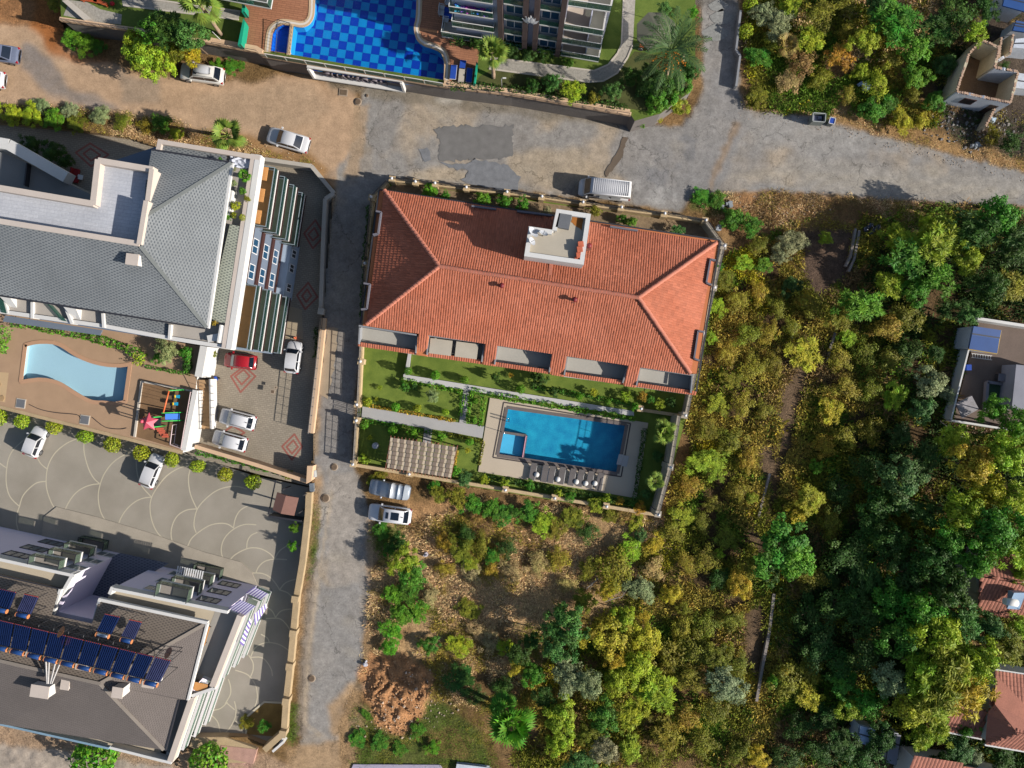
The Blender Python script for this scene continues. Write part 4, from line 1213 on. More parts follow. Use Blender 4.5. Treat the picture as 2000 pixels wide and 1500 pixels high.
for px,py,lab in((864,19,"upper white plastic deck chair by the coping"),(863,29,"lower white plastic deck chair by the coping"),(876,9,"white plastic chair at the balcony corner above the blue loungers"),(872,43,"white plastic chair below the blue loungers")):
 simple_thing("plastic_chair",px,py,ZT,1.4,lab,"chair","white plastic chairs on the brown deck",[("seat",WHITE,[((0,0,.38),(.5,.5,.05))]),("backrest",WHITE,[((0,.26,.4),(.5,.05,.5))]),("leg",WHITE,[((-.22,-.22,0),(.05,.05,.38))]),("leg",WHITE,[((.22,-.22,0),(.05,.05,.38))]),("leg",WHITE,[((-.22,.22,0),(.05,.05,.38))]),("leg",WHITE,[((.22,.22,0),(.05,.05,.38))]),("arm",WHITE,[((-.27,0,.6),(.05,.5,.04)),((.27,0,.6),(.05,.5,.04))])])
 # big grey canopy and the orange cart under it
t=empty("garden_canopy",P(1284,60,ZT),"large octagonal olive canopy beside the date palm","canopy")
CAN=M("olive_canvas",C(112,112,96),.9,.08,2,tint=.2)
c=P(1284,56,ZT+3.0);R_=2.05
ring=[c+Vector((R_*math.cos(math.pi/8+k*math.pi/4),R_*math.sin(math.pi/8+k*math.pi/4),-.55))for k in range(8)]
for k in range(8):
 b=MB();b.poly([c,ring[k],ring[(k+1)%8]],0,.3+.06*k);b.quad(ring[k],ring[k]-Vector((0,0,.22)),ring[(k+1)%8]-Vector((0,0,.22)),ring[(k+1)%8],0,.5);b.build("canvas_panel",CAN,t)
b=MB();b.tube([(c.x,c.y,ZT),(c.x,c.y,c.z+.1)],.06,8);b.build("pole",DARKM,t)
ORG=M("rusty_orange_paint",C(190,92,52),.7,.2,6)
t=simple_thing("garden_cart",1262,94,ZT,-.25,"rusty orange cart with two wheels under the olive canopy","cart",None,[("tray",ORG,[((0,0,.35),(1.5,.7,.06)),((0,.33,.41),(1.5,.05,.25)),((0,-.33,.41),(1.5,.05,.25)),((.73,0,.41),(.05,.7,.25))]),("handle",DARKM,[((1.2,0,.5),(1.0,.06,.05))])])
for sx in(-.4,.4):
 b=MB();b.tube([(-.55,sx-.05,.25),(-.55,sx+.05,.25)],.25,12);o=b.build("wheel",M("tyre_grey",C(130,130,132),.8));o.parent=t
simple_thing("picnic_bench",178,4,ZT,-.15,"red brown wooden picnic bench at the terrace corner","bench","picnic benches on the terrace",[("seat",ORG,[((0,0,.4),(1.7,.35,.05))]),("leg",ORG,[((-.7,0,0),(.1,.3,.4))]),("leg",ORG,[((.7,0,0),(.1,.3,.4))]),("backrest",ORG,[((0,.25,.45),(1.7,.05,.4))])])
simple_thing("picnic_bench",200,8,ZT,-.35,"second red brown picnic bench beside a red bag","bench","picnic benches on the terrace",[("seat",ORG,[((0,0,.4),(1.4,.35,.05))]),("leg",ORG,[((-.6,0,0),(.1,.3,.4))]),("leg",ORG,[((.6,0,0),(.1,.3,.4))])])
b=MB();c=P(219,7,ZT+.2);b.ball((c.x,c.y,c.z),.25,8,0,.5,.7);tag(b.build("red_bag",M("red_cloth",C(180,30,44),.7)),"small crimson bag at the bench by the terrace paving","bag")
t=empty("lamp_post",P(980,160,ZT),"thin garden lamp post on the lawn below the fan palm","lamp post")
b=MB();c=P(980,172,ZT);b.tube([c,c+Vector((0,0,2.4)),c+Vector((.2,0,2.45))],.04,6);b.build("pole",WHITE,t)
b=MB();b.box((c.x+.3,c.y,c.z+2.4),(.35,.12,.08));b.build("lamp_head",WHITE,t)
t=empty("lamp_post",P(437,84,ZT),"leaning thin pole on the lawn beside the leaning palm","lamp post")
b=MB();c=P(437,84,ZT);b.tube([c,c+Vector((-.7,.6,1.2))],.03,6);b.build("pole",WHITE,t)
# fan paving of the driveway
for px,py,r_,lab in((1403,8,20,0),(1410,30,24,0),(1397,60,27,0)):
 b=MB();c=P(px,py,.02);pts=[c+Vector((0,.55*r_*S,.012))]+[c+Vector((math.cos(t_)*r_*S,math.sin(t_)*r_*S*.75,.012))for t_ in np.linspace(math.pi*1.02,math.pi*1.98,14)]
 b.poly(pts);tag(b.build("paving_fan",M("pale_fan_paving",C(150,150,146),.9,.35,9,20,.3)),kind="structure")
b=MB()
for a,c in(((1447,20),(1438,98)),((1438,98),(1446,108)),((1446,108),(1438,168))):b.bar(P(*a,.8),P(*c,.8),.22,1.1)
tag(b.build("driveway_wall",GREYW),"low grey wall along the fan paved driveway","wall")
b=MB();b.bar(P(1346,-40,2.6),P(1336,125,3.4),.3,3.2);tag(b.build("garden_wall",CREAM),"cream wall edge between the olive canopy and the driveway","wall")
# ---------------------------------------------------------------- west side: paved yard, car park, grey shingled apartment block
ZY=-0.8
YARDM=MUV("yard_paver",C(172,160,142),C(140,130,114),.42,.21,"brick",thr=.02)
PARKM=M("grey_sett_paving",C(146,138,124),.95,.22,.9,34,.35,rgb2=C(184,176,162))
uvsheet("paved_yard",WEST[:13]+[(500,925),(385,895),(357,880),(0,796),(-140,762)],ZY,YARDM,-.14)
uvs=[(-140,765),(0,797),(357,884),(385,893),(500,930),(604,952)]+WEST[12:]
b=MB();holed(b,xy(uvs,ZY+.004),[],ZY+.004);tag(b.build("car_park",PARKM),kind="structure")
# soil fill under the edges of the sunken plots
b=MB();q=[(p.x,p.y)for p in PL(WEST,0)];skirt(b,q,-1.2,-.05,0,True);tag(b.build("soil_face",M("soil_face",C(170,140,104),.95,.3)),kind="structure")
# concrete apron below the lilac block
b=MB();b.prism(xy([(85,1010),(110,990),(190,1010),(290,1040),(398,1078),(470,1098),(492,1118),(502,1142),(480,1160),(240,1100),(80,1060)],ZY+.1),ZY-.1,ZY+.1);tag(b.build("apron",M("apron_concrete",C(178,168,152),.9,.2,2)),kind="structure")
# pale bands and pinkish diamonds
LINE=M("pale_band_stone",C(206,196,172),.9,.1);RED=M("red_band_paver",C(166,104,92),.9,.15)
def band(name,pts,z,w,mat):
 b=MB();q=PL(pts,z)
 for k,(a,c)in enumerate(zip(q[:-1],q[1:])):
  d=(c-a).normalized()*w*.25;up=Vector((0,0,.0012*(k%2)))
  n_=Vector((-d.y,d.x,0)).normalized()*w/2
  b.quad(a-d-n_+up,c+d-n_+up,c+d+n_+up,a-d+n_+up)
 return tag(b.build(name,mat),kind="structure")
ARCS=[[(0,905),(8,911),(14,914)],[(52,855),(30,874),(18,892),(13,916),(12,940),(16,962),(24,976),(38,989)],[(38,989),(33,1005),(33,1026),(41,1048)],[(38,989),(44,970),(56,955),(72,943),(90,940)],
[(72,893),(80,906),(92,916)],[(152,856),(130,866),(110,882),(98,900),(92,918),(90,942),(93,962),(102,985),(113,1000),(122,1009)],[(122,1024),(125,1003),(132,985),(145,966),(160,954),(178,947),(194,945)],
[(164,862),(164,880),(168,900),(175,920),(184,935),(194,944)],[(260,880),(236,892),(218,906),(204,925),(196,945),(192,965),(193,984),(198,1003),(210,1022),(227,1037)],[(227,1048),(230,1030),(236,1012),(248,994),(264,980),(280,973),(295,971)],
[(266,900),(268,925),(276,948),(295,970)],[(372,908),(350,914),(325,930),(305,955),(295,975),(293,995),(297,1018),(306,1038),(320,1053),(336,1057)],[(372,915),(368,935),(372,965),(384,993)],
[(384,994),(365,996),(348,1006),(338,1022),(334,1042),(338,1062),(348,1076),(358,1082)],[(482,955),(462,950),(440,952),(420,960),(400,976),(386,993),(380,1012),(379,1028),(383,1040)],[(358,1082),(366,1068),(374,1052),(390,1038),(410,1026),(430,1022),(445,1024),(456,1031)],
[(456,1031),(460,1012),(470,996),(488,986)],[(500,1025),(480,1024),(462,1030),(446,1042),(436,1056),(432,1072),(434,1086),(440,1097)],[(446,1098),(456,1086),(472,1076),(490,1070),(510,1072),(528,1082),(536,1092)],
[(482,1072),(483,1058),(490,1046),(502,1040)],[(536,1092),(546,1076),(560,1066)],[(500,1118),(506,1106),(518,1096),(536,1092),(560,1093)],[(494,1119),(512,1120),(528,1128),(540,1142),(546,1152)],[(546,1152),(558,1138),(578,1131)],[(546,1152),(562,1158),(572,1168)],
[(522,1186),(532,1194),(538,1206)],[(538,1206),(548,1194),(562,1190),(574,1190)],[(520,1208),(545,1208),(558,1218),(566,1230)],[(510,1239),(522,1246),(526,1255)],[(490,1282),(498,1266),(512,1257),(528,1255),(548,1260),(566,1272)],[(486,1280),(494,1294),(494,1310),(488,1324)],
[(490,1284),(510,1284),(522,1294),(530,1308),(532,1320)],[(460,1309),(484,1318),(498,1336),(502,1352),(502,1366),(498,1380)],[(446,1327),(450,1340),(450,1356),(440,1374)],[(412,1388),(430,1384),(444,1372)],[(444,1374),(458,1386)],[(458,1370),(461,1386),(459,1402),(450,1420),(438,1434)],[(406,1392),(424,1408),(430,1430)],[(460,1408),(472,1424),(476,1440)]]
for i,a in enumerate(ARCS):band("paving_arc",smooth(a,4),ZY+.012+.001*(i%3),.12,LINE)
def diamond(pts_list,z=ZY+.006):
 for pts in pts_list:band("paving_diamond",pts+[pts[0]],z,.2,RED)
diamond([[(477,715),(499,735),(470,766),(451,735)],[(476,722),(488,735),(472,751),(459,735)],[(575,848),(590,872),(570,898),(551,872)],[(573,860),(582,873),(570,886),(560,873)],
[(602,552),(620,580),(596,604),(580,577)],[(600,565),(608,578),(598,590),(590,578)],[(616,430),(634,460),(611,485),(594,456)],[(614,445),(622,460),(611,470),(602,458)],
[(176,280),(212,302),(178,325),(148,298)],[(177,290),(196,303),(178,314),(163,300)],[(455,832),(478,845),(455,858),(434,845)]])
uvsheet("yard_slab",[(536,590),(590,605),(592,670),(575,662),(548,664),(520,690),(520,640)],ZY+.004,M("bare_concrete_slab",C(178,162,136),.9,.2,1.5))
manhole(533,765,5,"diamond shaped brown drain lid in the paved yard",True,(9,9));manhole(539,757,4,"small dark square drain beside the diamond lid in the yard",True,(6,6))
# walls round the yard
CREAMW=M("pinkish_cream_coping",(0,0,0))
bwall("yard_wall",[(512,310),(608,324),(652,377),(635,388),(632,442),(626,608)],.55,"grey and white wall round the sunken yard beside the wide road",[(627,608)],M("pale_grey_wall",C(196,188,176),.9,.1),w=.42,rail=0,z0=-1.2,lamps=False,ph=.15)
bwall("yard_wall",[(631,621),(625,680),(616,760),(606,846)],.6,"wide cream topped wall with railing between parking yard and street",[],CREAMW,w=.62,rail=.85,z0=-1.2)
bwall("yard_wall",[(380,872),(500,908),(598,940)],1.0,"long cream topped brick wall between parking yard and car park",[],CREAMW,w=.4,rail=0,z0=-1.0)
b=MB();b.prism(xy([(600,910),(611,910),(608,938),(598,945)],1.4),-1,1.4);tag(b.build("gate_pier",CREAMW),"pale pier with a metal box at the parking yard gateway","pier")
b=MB();c=P(611,926,.6);b.box((c.x,c.y,-.2),(.5,.7,1.0),.1);tag(b.build("meter_box",M("pale_metal_box",C(186,190,190),.5)),"pale metal box mounted on the yard gateway pier","box")
b=MB();c=P(609,952,.3);b.box((c.x,c.y,-.2),(.45,.9,.6),.05);tag(b.build("post_box",M("glossy_grey_box",C(120,130,140),.25,.3,8)),"glossy grey box below the yard gateway pier","box")
bwall("car_park_wall",[(603,962),(601,1005),(590,1100),(579,1165),(572,1240),(566,1303),(558,1372),(554,1432),(516,1466)],.8,"beige topped wall with square pillars between the street and the fan paved car park",
[(576,1171),(572,1238),(565,1303),(558,1371),(552,1434)],M("worn_beige_coping",C(190,166,130),.9,.2,3,9,.2),w=.62,rail=0,z0=-1.1,lamps=False,ph=.5,psz=.6)
b=MB();c=P(545,1456,.6);b.box((c.x,c.y,-.3),(.25,1.6,1.2),-.85);tag(b.build("sign_board",WHITE),"long white board leaning on the wall corner by the lane","board","white boards at the wall corner")
b=MB();c=P(551,1446,.6);b.box((c.x,c.y,-.3),(.2,.8,1.0),-.6);tag(b.build("sign_board",WHITE),"short white board next to the longer board by the lane","board","white boards at the wall corner")
b=MB();b.prism(xy([(375,1440),(440,1440),(500,1462),(490,1490),(430,1490),(370,1458)],.3),-1,.3);tag(b.build("stepped_paving",M("worn_beige_coping",(0,0,0))),kind="structure")
b=MB();b.prism(xy([(432,1456),(502,1464),(494,1492),(428,1478)],.34),-1,.34);tag(b.build("red_paving",M("faded_red_paving",C(190,150,134),.95,.3,4)),kind="structure")
uvsheet("planting_bed",[(517,1372),(555,1373),(552,1440),(480,1434),(484,1402)],ZY+.02,M("bed_soil",C(146,118,66),.95,.4,3))
band("bed_kerb",[(556,1373),(516,1371),(484,1398),(480,1434)],ZY+.1,.2,LINE)
# brown roofed shed
t=empty("shed",P(555,985,ZY),"open shed with a folded brown metal roof at the car park corner","shed")
BRN=M("brown_roof_sheet",C(142,104,92),.6,.12,1.5,6)
q=PL([(540,962),(559,968),(549,1003),(531,996)],2.3);q2=PL([(559,968),(582,973),(573,1008),(549,1003)],2.3)
b=MB();b.prism([(p.x,p.y)for p in q],2.0,[2.1,2.4,2.4,2.1],bottom=True);b.build("roof",BRN,t)
b=MB();b.prism([(p.x,p.y)for p in q2],2.0,[2.4,2.1,2.1,2.4],bottom=True);b.build("roof",BRN,t)
for p in(q[0],q[3],q2[1],q2[2]):
 b=MB();b.box((p.x*.98,p.y*.98,ZY),(.12,.12,2.85));b.build("post",DARKM,t)
b=MB();b.bar(P(538,938,1.6),P(524,1005,1.6),.12,.12);b.bar(P(524,1008,1.0),P(588,1018,1.0),.18,1.8);b.build("gate_beam",DARKM,t)
# terrace with the kidney shaped pool
ZK=1.3
TERP=[(-140,570),(0,600),(200,640),(398,678),(385,735),(382,762),(357,884),(0,795),(-140,757)]
KID=smooth([(49,674),(62,670),(78,668),(104,669),(122,676),(140,688),(160,699),(185,708),(210,713),(235,714),(254,711)],2)[:-1]+[(254,711),(244,784)]+smooth([(244,785),(225,788),(200,786),(180,785),(160,776),(140,764),(118,750),(100,744),(75,741),(40,746)],2)
tq=xy(TERP,ZK);kq=xy(KID,ZK)
b=MB();holed(b,tq,[kq],ZK)
b.uv=None
TP=M("terrace_block_paver",C(184,152,122),.9,.12,2.5,26,.15)
skirt(b,tq,-1.0,ZK,1)
tag(b.build("pool_terrace",[TP,WHITE]),kind="structure")
t=empty("swimming_pool",P(150,730,ZK),"pale blue wave shaped shallow pool on the brown paved terrace","pool")
PB_=M("pale_blue_paint",C(182,214,226,1.35),.7,.05,.8)
b=MB();skirt(b,kq,ZK-.75,ZK-.01,0,True);holed(b,kq,[],ZK-.75);b.build("basin",PB_,t)
b=MB();holed(b,kq,[],ZK-.3);b.build("water",water("still_water",(.93,.98,1.0),.05,1.5),t)
b=MB();kk=KID+[KID[0]];strip(b,kk,ZK+.05,.4,.08);b.build("coping",M("pinkish_coping",C(198,156,124),.85,.08),t)
band("terrace_kerb",[(0,795),(355,884)],ZK+.06,.35,M("worn_beige_coping",(0,0,0)))
for px,py,lab in((41,788,"grey hatch cover on the terrace near the crazy paved patch"),(166,820,"grey hatch cover on the terrace near the playground")):
 t=empty("hatch_cover",P(px,py,ZK),lab,"hatch","hatch covers on the pool terrace")
 c=P(px,py,ZK);b=MB();b.box((c.x,c.y,ZK),(1.0,1.0,.05),-.15);b.build("frame",KERB,t)
 b=MB();b.box((c.x,c.y,ZK+.02),(.84,.84,.05),-.15);b.build("lid",M("dull_zinc",(0,0,0)),t)
uvsheet("crazy_paving",[(-60,722),(17,728),(10,786),(-60,770)],ZK+.006,M("crazy_slab",C(206,176,136),.9,.1))
for k in range(16):
 cx_,cy_=random.uniform(-20,12),random.uniform(732,778)
 b=MB();n_=random.randint(5,6);p0=P(cx_,cy_,ZK+.03)
 b.prism([(p0.x+math.cos(a)*random.uniform(.25,.42),p0.y+math.sin(a)*random.uniform(.25,.42))for a in np.linspace(0,6.28,n_+1)[:-1]],ZK,ZK+.03+.003*k,0)
 tag(b.build("paving_stone",M("crazy_slab_dark",C(176,146,108),.9,.2,4)),kind="structure")
 # playground
uvsheet("play_ground",[(275,742),(378,764),(372,790),(352,878),(262,852)],ZK+.006,M("bare_play_soil",C(138,108,78),.95,.25,3,16,.3))
b=MB();strip(b,[(262,853),(276,745),(378,764)],ZK+.22,.2,.25);tag(b.build("play_kerb",M("pale_kerb",(0,0,0))),kind="structure")
t=empty("play_fence",P(365,820,ZK),"thin metal fence along the white terrace wall by the playground","fence")
for a,c in(((372,766),(353,876)),((353,876),(332,868)),((332,868),(337,830))):
 A,Cc=P(*a,ZK+1.1),P(*c,ZK+1.1)
 b=MB();b.tube([A,Cc],.05,5);b.tube([A-Vector((0,0,.9)),Cc-Vector((0,0,.9))],.04,5)
 k=max(2,int((Cc-A).length/1.1))
 for i in range(k+1):
  p=A+(Cc-A)*i/k;b.tube([p,p-Vector((0,0,1.1))],.03,4)
 b.build("panel",M("pale_pink_metal",C(214,190,190),.5),t)
pg=empty("playground_set",P(316,822,ZK),"playground tower with pink star roof, swings and slide","play set")
PINK=M("pink_plastic",C(226,96,116),.45,.08);ORP=M("orange_pipe",C(236,120,70),.5);GRP=M("green_pipe",C(70,200,96),.5);BLP=M("blue_plastic",C(10,110,220),.4);YEL=M("yellow_plastic",C(236,190,30),.5);CYN=M("cyan_plastic",C(40,170,220),.4);BLK=M("black_rubber",C(30,28,32),.6)
c=P(315,822,ZK)
b=MB()
apex=Vector((c.x,c.y,ZK+3.2));ring=[]
for k in range(10):
 a=math.radians(18+36*k);r_=1.0 if k%2==0 else.55
 ring.append(Vector((c.x+math.cos(a)*r_,c.y+math.sin(a)*r_,ZK+(2.55 if k%2==0 else 2.75))))
for k in range(10):b.poly([apex,ring[k],ring[(k+1)%10]],0,.3+.4*(k%2))
for k in range(10):b.poly([ring[(k+1)%10],ring[k],(c.x,c.y,ZK+2.5)])
b.build("star_roof",PINK,pg)
b=MB();b.ball((c.x-.55,c.y+.1,ZK+2.95),.2,10);b.build("knob",PINK,pg)
for dx,dy in((-.5,-.5),(.5,-.5),(.5,.5),(-.5,.5)):
 b=MB();b.tube([(c.x+dx,c.y+dy,ZK),(c.x+dx,c.y+dy,ZK+2.7)],.06,6);b.build("post",GRP if dx>0 else ORP,pg)
b=MB();b.box((c.x,c.y,ZK+1.2),(1.1,1.1,.08));b.build("platform",DARKM,pg)
b=MB()
A=P(333,814,ZK+1.2)
for y0,y1,z0,z1 in((-.3,.3,0,.02),):
 b.add([(A.x-.5,A.y-.3,ZK+1.3),(A.x-.5,A.y+.3,ZK+1.3),(A.x+.6,A.y+.3,ZK+.55),(A.x+.6,A.y-.3,ZK+.55),(A.x-.5,A.y-.3,ZK+1.2),(A.x-.5,A.y+.3,ZK+1.2),(A.x+.6,A.y+.3,ZK+.45),(A.x+.6,A.y-.3,ZK+.45)],[(0,1,2,3),(7,6,5,4),(0,3,7,4),(1,5,6,2),(2,6,7,3),(0,4,5,1)])
b.build("slide",BLP,pg)
for dy in(.42,-.42):
 b=MB();b.tube([(A.x-.6,A.y+dy,ZK+1.9),(A.x+.9,A.y+dy,ZK+.1)],.06,6);b.build("slide_rail",GRP,pg)
b=MB();B0=P(322,840,ZK)
for k in range(5):b.bar((B0.x-.4+.05*k,B0.y+.2-.22*k,ZK+1.2-.24*k),(B0.x+.4+.05*k,B0.y+.2-.22*k,ZK+1.2-.24*k),.18,.05)
b.build("stair",M("coral_pipe",C(222,110,84),.5),pg)
T0,T1=P(319,806,ZK+2.1),P(330,763,ZK+2.1)
b=MB();b.tube([T0,T1],.08,8);b.build("swing_beam",ORP,pg)
for sx in(-.7,.8):
 b=MB();b.tube([T1+Vector((0,0,.02)),(T1.x+sx,T1.y+.1,ZK)],.06,6);b.build("swing_leg",GRP,pg)
for f in(.38,.72):
 s_=T0.lerp(T1,f);b=MB();sx=s_.x+.35
 b.box((sx,s_.y,ZK+.45),(.4,.34,.1));sw=b.build("swing_seat",CYN,pg)
 b=MB();b.box((sx-.24,s_.y,ZK+.5),(.07,.36,.25));b.build("seat_bar",YEL,sw)
 b=MB();b.box((sx-.42,s_.y,ZK+.5),(.28,.34,.22));b.build("seat_back",BLK,sw)
 b=MB()
 for d in(-.16,.16):b.tube([(s_.x,s_.y+d,s_.z),(sx,s_.y+d,ZK+.5)],.015,4)
 b.build("chain",DARKM,sw)
 # ramp stair from the terrace to the yard
t=empty("outside_stair",P(398,800,ZY),"beige outside stair with white edge between terrace and parking yard","stair")
st_m=M("beige_stair_tile",C(196,158,116),.85,.1)
for k in range(12):
 f0,f1=k/12,(k+1)/12
 q=[Vector((384,742)).lerp(Vector((390,838)),f0),Vector((408,742)).lerp(Vector((411,838)),f0),Vector((408,742)).lerp(Vector((411,838)),f1),Vector((384,742)).lerp(Vector((390,838)),f1)]
 z=ZK-(ZK-ZY)*(k+.5)/12.5
 b=MB();b.prism(xy([(w.x,w.y)for w in q],z),ZY,z);b.build("step",st_m,t)
b=MB();b.bar(P(410,740,ZK+.3),P(412,838,ZY+1.0),.2,1.5);b.build("side_wall",WHITE,t)
b=MB()
for e in(387,409):
 b.tube([P(e,740,ZK+1.1),P(e+3,838,ZY+1.1)],.03,5)
 for k in range(8):
  p=P(e,740,ZK+1.1).lerp(P(e+3,838,ZY+1.1),k/7);b.tube([p,p-Vector((0,0,1.0))],.02,4)
b.build("handrail",DARKM,t)
bwall("terrace_wall",[(398,676),(387,736)],ZK+1.0,"short bright white wall end beside the flower pots and red car",[],WHITE,w=.75,rail=0,z0=-1)
bwall("terrace_wall",[(381,762),(358,880)],ZK+.9,"tall bright white terrace wall beside the playground",[],WHITE,w=.5,rail=0,z0=-1)

# grey shingled apartment block
SH=MUV("grey_green_shingle",C(138,142,144),C(92,98,104),.5,.26,"shingle")
SH2=MUV("grey_green_shingle_strip",C(176,180,164),C(108,114,108),.5,.26,"shingle")
PARA=M("parapet_coping",C(214,200,188),.8,.08,2)
ZP_=13.5
gb=empty("apartment_block",P(250,480,ZY),"large white apartment block under a grey shingled hip roof with roof garden","building")
cNE,cSE=PB(510,303,ZP_),PB(452,682,ZP_)
dE=(cSE-cNE).normalized();nE=Vector((-dE.y,dE.x,0))
if nE.x<0:nE=-nE
setb=.9
outline=[cNE-nE*setb,cSE-nE*setb,PB(330,664,ZP_),PB(0,612,ZP_),PB(-160,588,ZP_),PB(-160,420,ZP_),PB(0,432,ZP_),PB(180,400,ZP_),PB(192,312,ZP_),PB(312,272,ZP_)]
b=MB();b.prism([(p.x,p.y)for p in outline],ZY,12.4)
FACW=M("shade_painted_facade",C(112,124,142),.85,.05)  # wall colour darkened and blued to stand in for shade on the facade
RAILM=M("shade_toned_rail",C(150,164,172),.5,.1)  # rails greyed, with the facade's shade put into their colour
TEALG=glass("shade_toned_teal_glass",C(40,78,74,1.4),.06,.42)  # pane colour darkened as part of the painted facade shade
b.build("wall",FACW,gb)
# east facade: brown floor bands and windows, balconies at both ends
BRB=M("brown_facade_band",C(70,42,40),.8,.12)
w0=cNE-nE*setb
def EP(s):return w0+dE*(s*S)
for i in range(4):
 z=[2.1,5.0,7.9,10.8][i]
 b=MB();wallbox(b,EP(104),EP(208),z-.45,z+.25,nE,.004,.16);b.build("floor_band",BRB,gb)
 for s0 in(124,168):
  window(gb,EP(s0),EP(s0+26),z+.75,z+2.15,nE,2,o=.01,pane=M("blue_window_glass",(0,0,0)))
 for s0,s1 in((8,108),(206,314)):
  balcony(gb,EP(s0)+nE*1.62,EP(s1)+nE*1.62,z,nE,1.6,rail=.85,hm=RAILM,rmat=TEALG,floor=M("green_grey_tile",C(150,158,130),.8)if i<3 else M("orange_decking",C(214,158,100),.8,.1),slab=.18)
  b=MB();wallbox(b,EP(s0),EP(s1),z-.36,z-.31,nE,.05,1.7);b.build("soffit_band",BRB,gb)
  window(gb,EP(s0+12),EP(s0+50),z+.05,z+2.2,nE,2,o=.01);window(gb,EP(s0+58),EP(s0+92),z+.05,z+2.2,nE,2,o=.01)
 b=MB()
for i in range(2):
 window(gb,EP(124+44*i),EP(146+44*i),.0,1.3,nE,2,o=.01)
b=MB();wallbox(b,EP(100),EP(207),ZY,2.05,nE,.003,1.0);b.build("ground_floor_bay",M("shade_tinted_white_render",C(176,194,214),.85,.05),gb)  # white bay; bluish shade is put into its colour
for s0 in(112,140,178):
 window(gb,EP(s0),EP(s0+16),.2,1.6,nE,2,o=1.0)
 # pergola slats over the upper north balcony
for k in range(3):
 b=MB();s0=12+k*36;wallbox(b,EP(s0),EP(s0+22),12.1,12.18,nE,.05,1.2);b.build("timber_screen",M("tan_timber",C(222,160,96),.7,.1),gb)
 # parapet ring
_pc=[0]
def par(parent,pts,z,w=.5,h=.9,mat=None,name="parapet",inward=None):
 _pc[0]+=1;z=z+.004*(_pc[0]%9)
 for _i,(a,c)in enumerate(zip(pts[:-1],pts[1:])):
  z=z+.0013*_i;b=MB();A=P(*a,z);Cc=P(*c,z);d=(Cc-A).normalized();n_=Vector((-d.y,d.x,0))*(w/2)*(inward if inward is not None else 0)
  b.bar(A+n_,Cc+n_,w,h);b.build(name,mat or PARA,parent)
par(gb,[(510,303),(452,682)],ZP_,.5,1.0,WHITE,inward=-1);par(gb,[(500.5,301.5),(442.5,680.5)],ZP_-.03,.46,1.0,PARA,inward=-1)
par(gb,[(312,272),(508,304)],ZP_,.4,1.1,inward=-1)
par(gb,[(450,683),(330,664),(205,641),(0,612),(-160,588)],ZP_-.3,.35,1.0,WHITE,inward=-1)
par(gb,[(313,272),(307,300)],ZP_,.4,1.1)
# flat parts behind the parapet
b=MB();holed(b,xy([(312,274),(508,304),(452,680),(330,662),(205,640),(0,610),(-160,586),(-160,540),(300,500),(306,300)],13.0),[],13.0)
b.build("roof_terrace",M("terrace_pale_tile",C(190,182,172),.8,.1,2),gb)
def shing(name,pts3,o,e1,top,mat,parent):
 b=MB();eu,ev,en=plane(o,e1,top);b.poly(pts3)
 nn=(pts3[1]-pts3[0]).cross(pts3[2]-pts3[1])
 if nn.z<0:b.f[-1]=b.f[-1][::-1]
 b.uv=[((Vector(v)-o).dot(eu),(Vector(v)-o).dot(ev))for v in b.v]
 return b.build(name,mat,parent)
def flatsh(name,pts,z,mat,parent):
 q=PL(pts,z);return shing(name,q,q[0],q[1],q[2]+Vector((0,0,0)),mat,parent)
flatsh("roof_strip",[(449,438),(484,445),(447,632),(404,626)],13.45,SH2,gb)
flatsh("roof_strip",[(318,276),(444,296),(442,316),(300,294)],13.2,SH,gb)
flatsh("roof_strip",[(207,608),(330,632),(327,658),(205,638)],13.15,SH,gb)
ZEV,ZAP=14.4,17.0
eNE,eNW,eSE,eSW=P(452,318,ZEV),P(296,293,ZEV),P(404,640,ZEV),P(-160,551,ZEV)
a1,a2,aw=P(281,424,ZAP),P(274,481,ZAP),P(-160,412,ZAP-.1)
shing("roof_slope",[eNE,eNW,P(284,360,15.9),a1],eNW,eNE,a1,SH,gb)
shing("roof_slope",[eSE,eNE,a1,a2],eNE,eSE,a2,SH,gb)
shing("roof_slope",[eSW,eSE,a2,aw],eSE,eSW,a2,SH,gb)
par(gb,[(453,318),(405,641)],ZEV,.22,.3,WHITE,"eave_trim");par(gb,[(296,292),(453,317)],ZEV,.14,.3,DARKM,"eave_trim");par(gb,[(405,642),(-160,552)],ZEV,.14,.3,DARKM,"eave_trim")
for a,c in((eNE,a1),(eSE,a2)):
 b=MB();b.bar(a+Vector((0,0,.03)),c+Vector((0,0,.03)),.3,.04);b.build("hip_flashing",M("hip_shingle",C(128,132,130),.9,.15),gb)
 # raised plank-tiled terrace
PLK=MUV("pale_plank_tile",C(206,208,214),C(176,180,190),1.3,.3,"brick",thr=.012)
uvsheet("plank_terrace",[(190,314),(298,332),(270,474),(0,432),(-160,406),(-160,340),(0,364),(181,398)],15.7,PLK,-.14,None,None,gb)
b=MB();b.prism(xy([(190,314),(298,332),(270,474),(0,432),(-160,406),(-160,340),(0,364),(181,398)],15.7),12.3,15.69);b.build("terrace_block",WHITE,gb)
par(gb,[(191,313),(298,331)],16.4,.5,.9);par(gb,[(191,311),(181,400)],16.4,.5,.9);par(gb,[(183,398),(0,367),(-160,341)],16.4,.5,.9);par(gb,[(272,476),(0,432),(-160,407)],17.1,.45,1.1)
par(gb,[(296,330),(288,392)],16.6,.4,1.3);par(gb,[(285,392),(271,477)],17.25,.4,1.5)
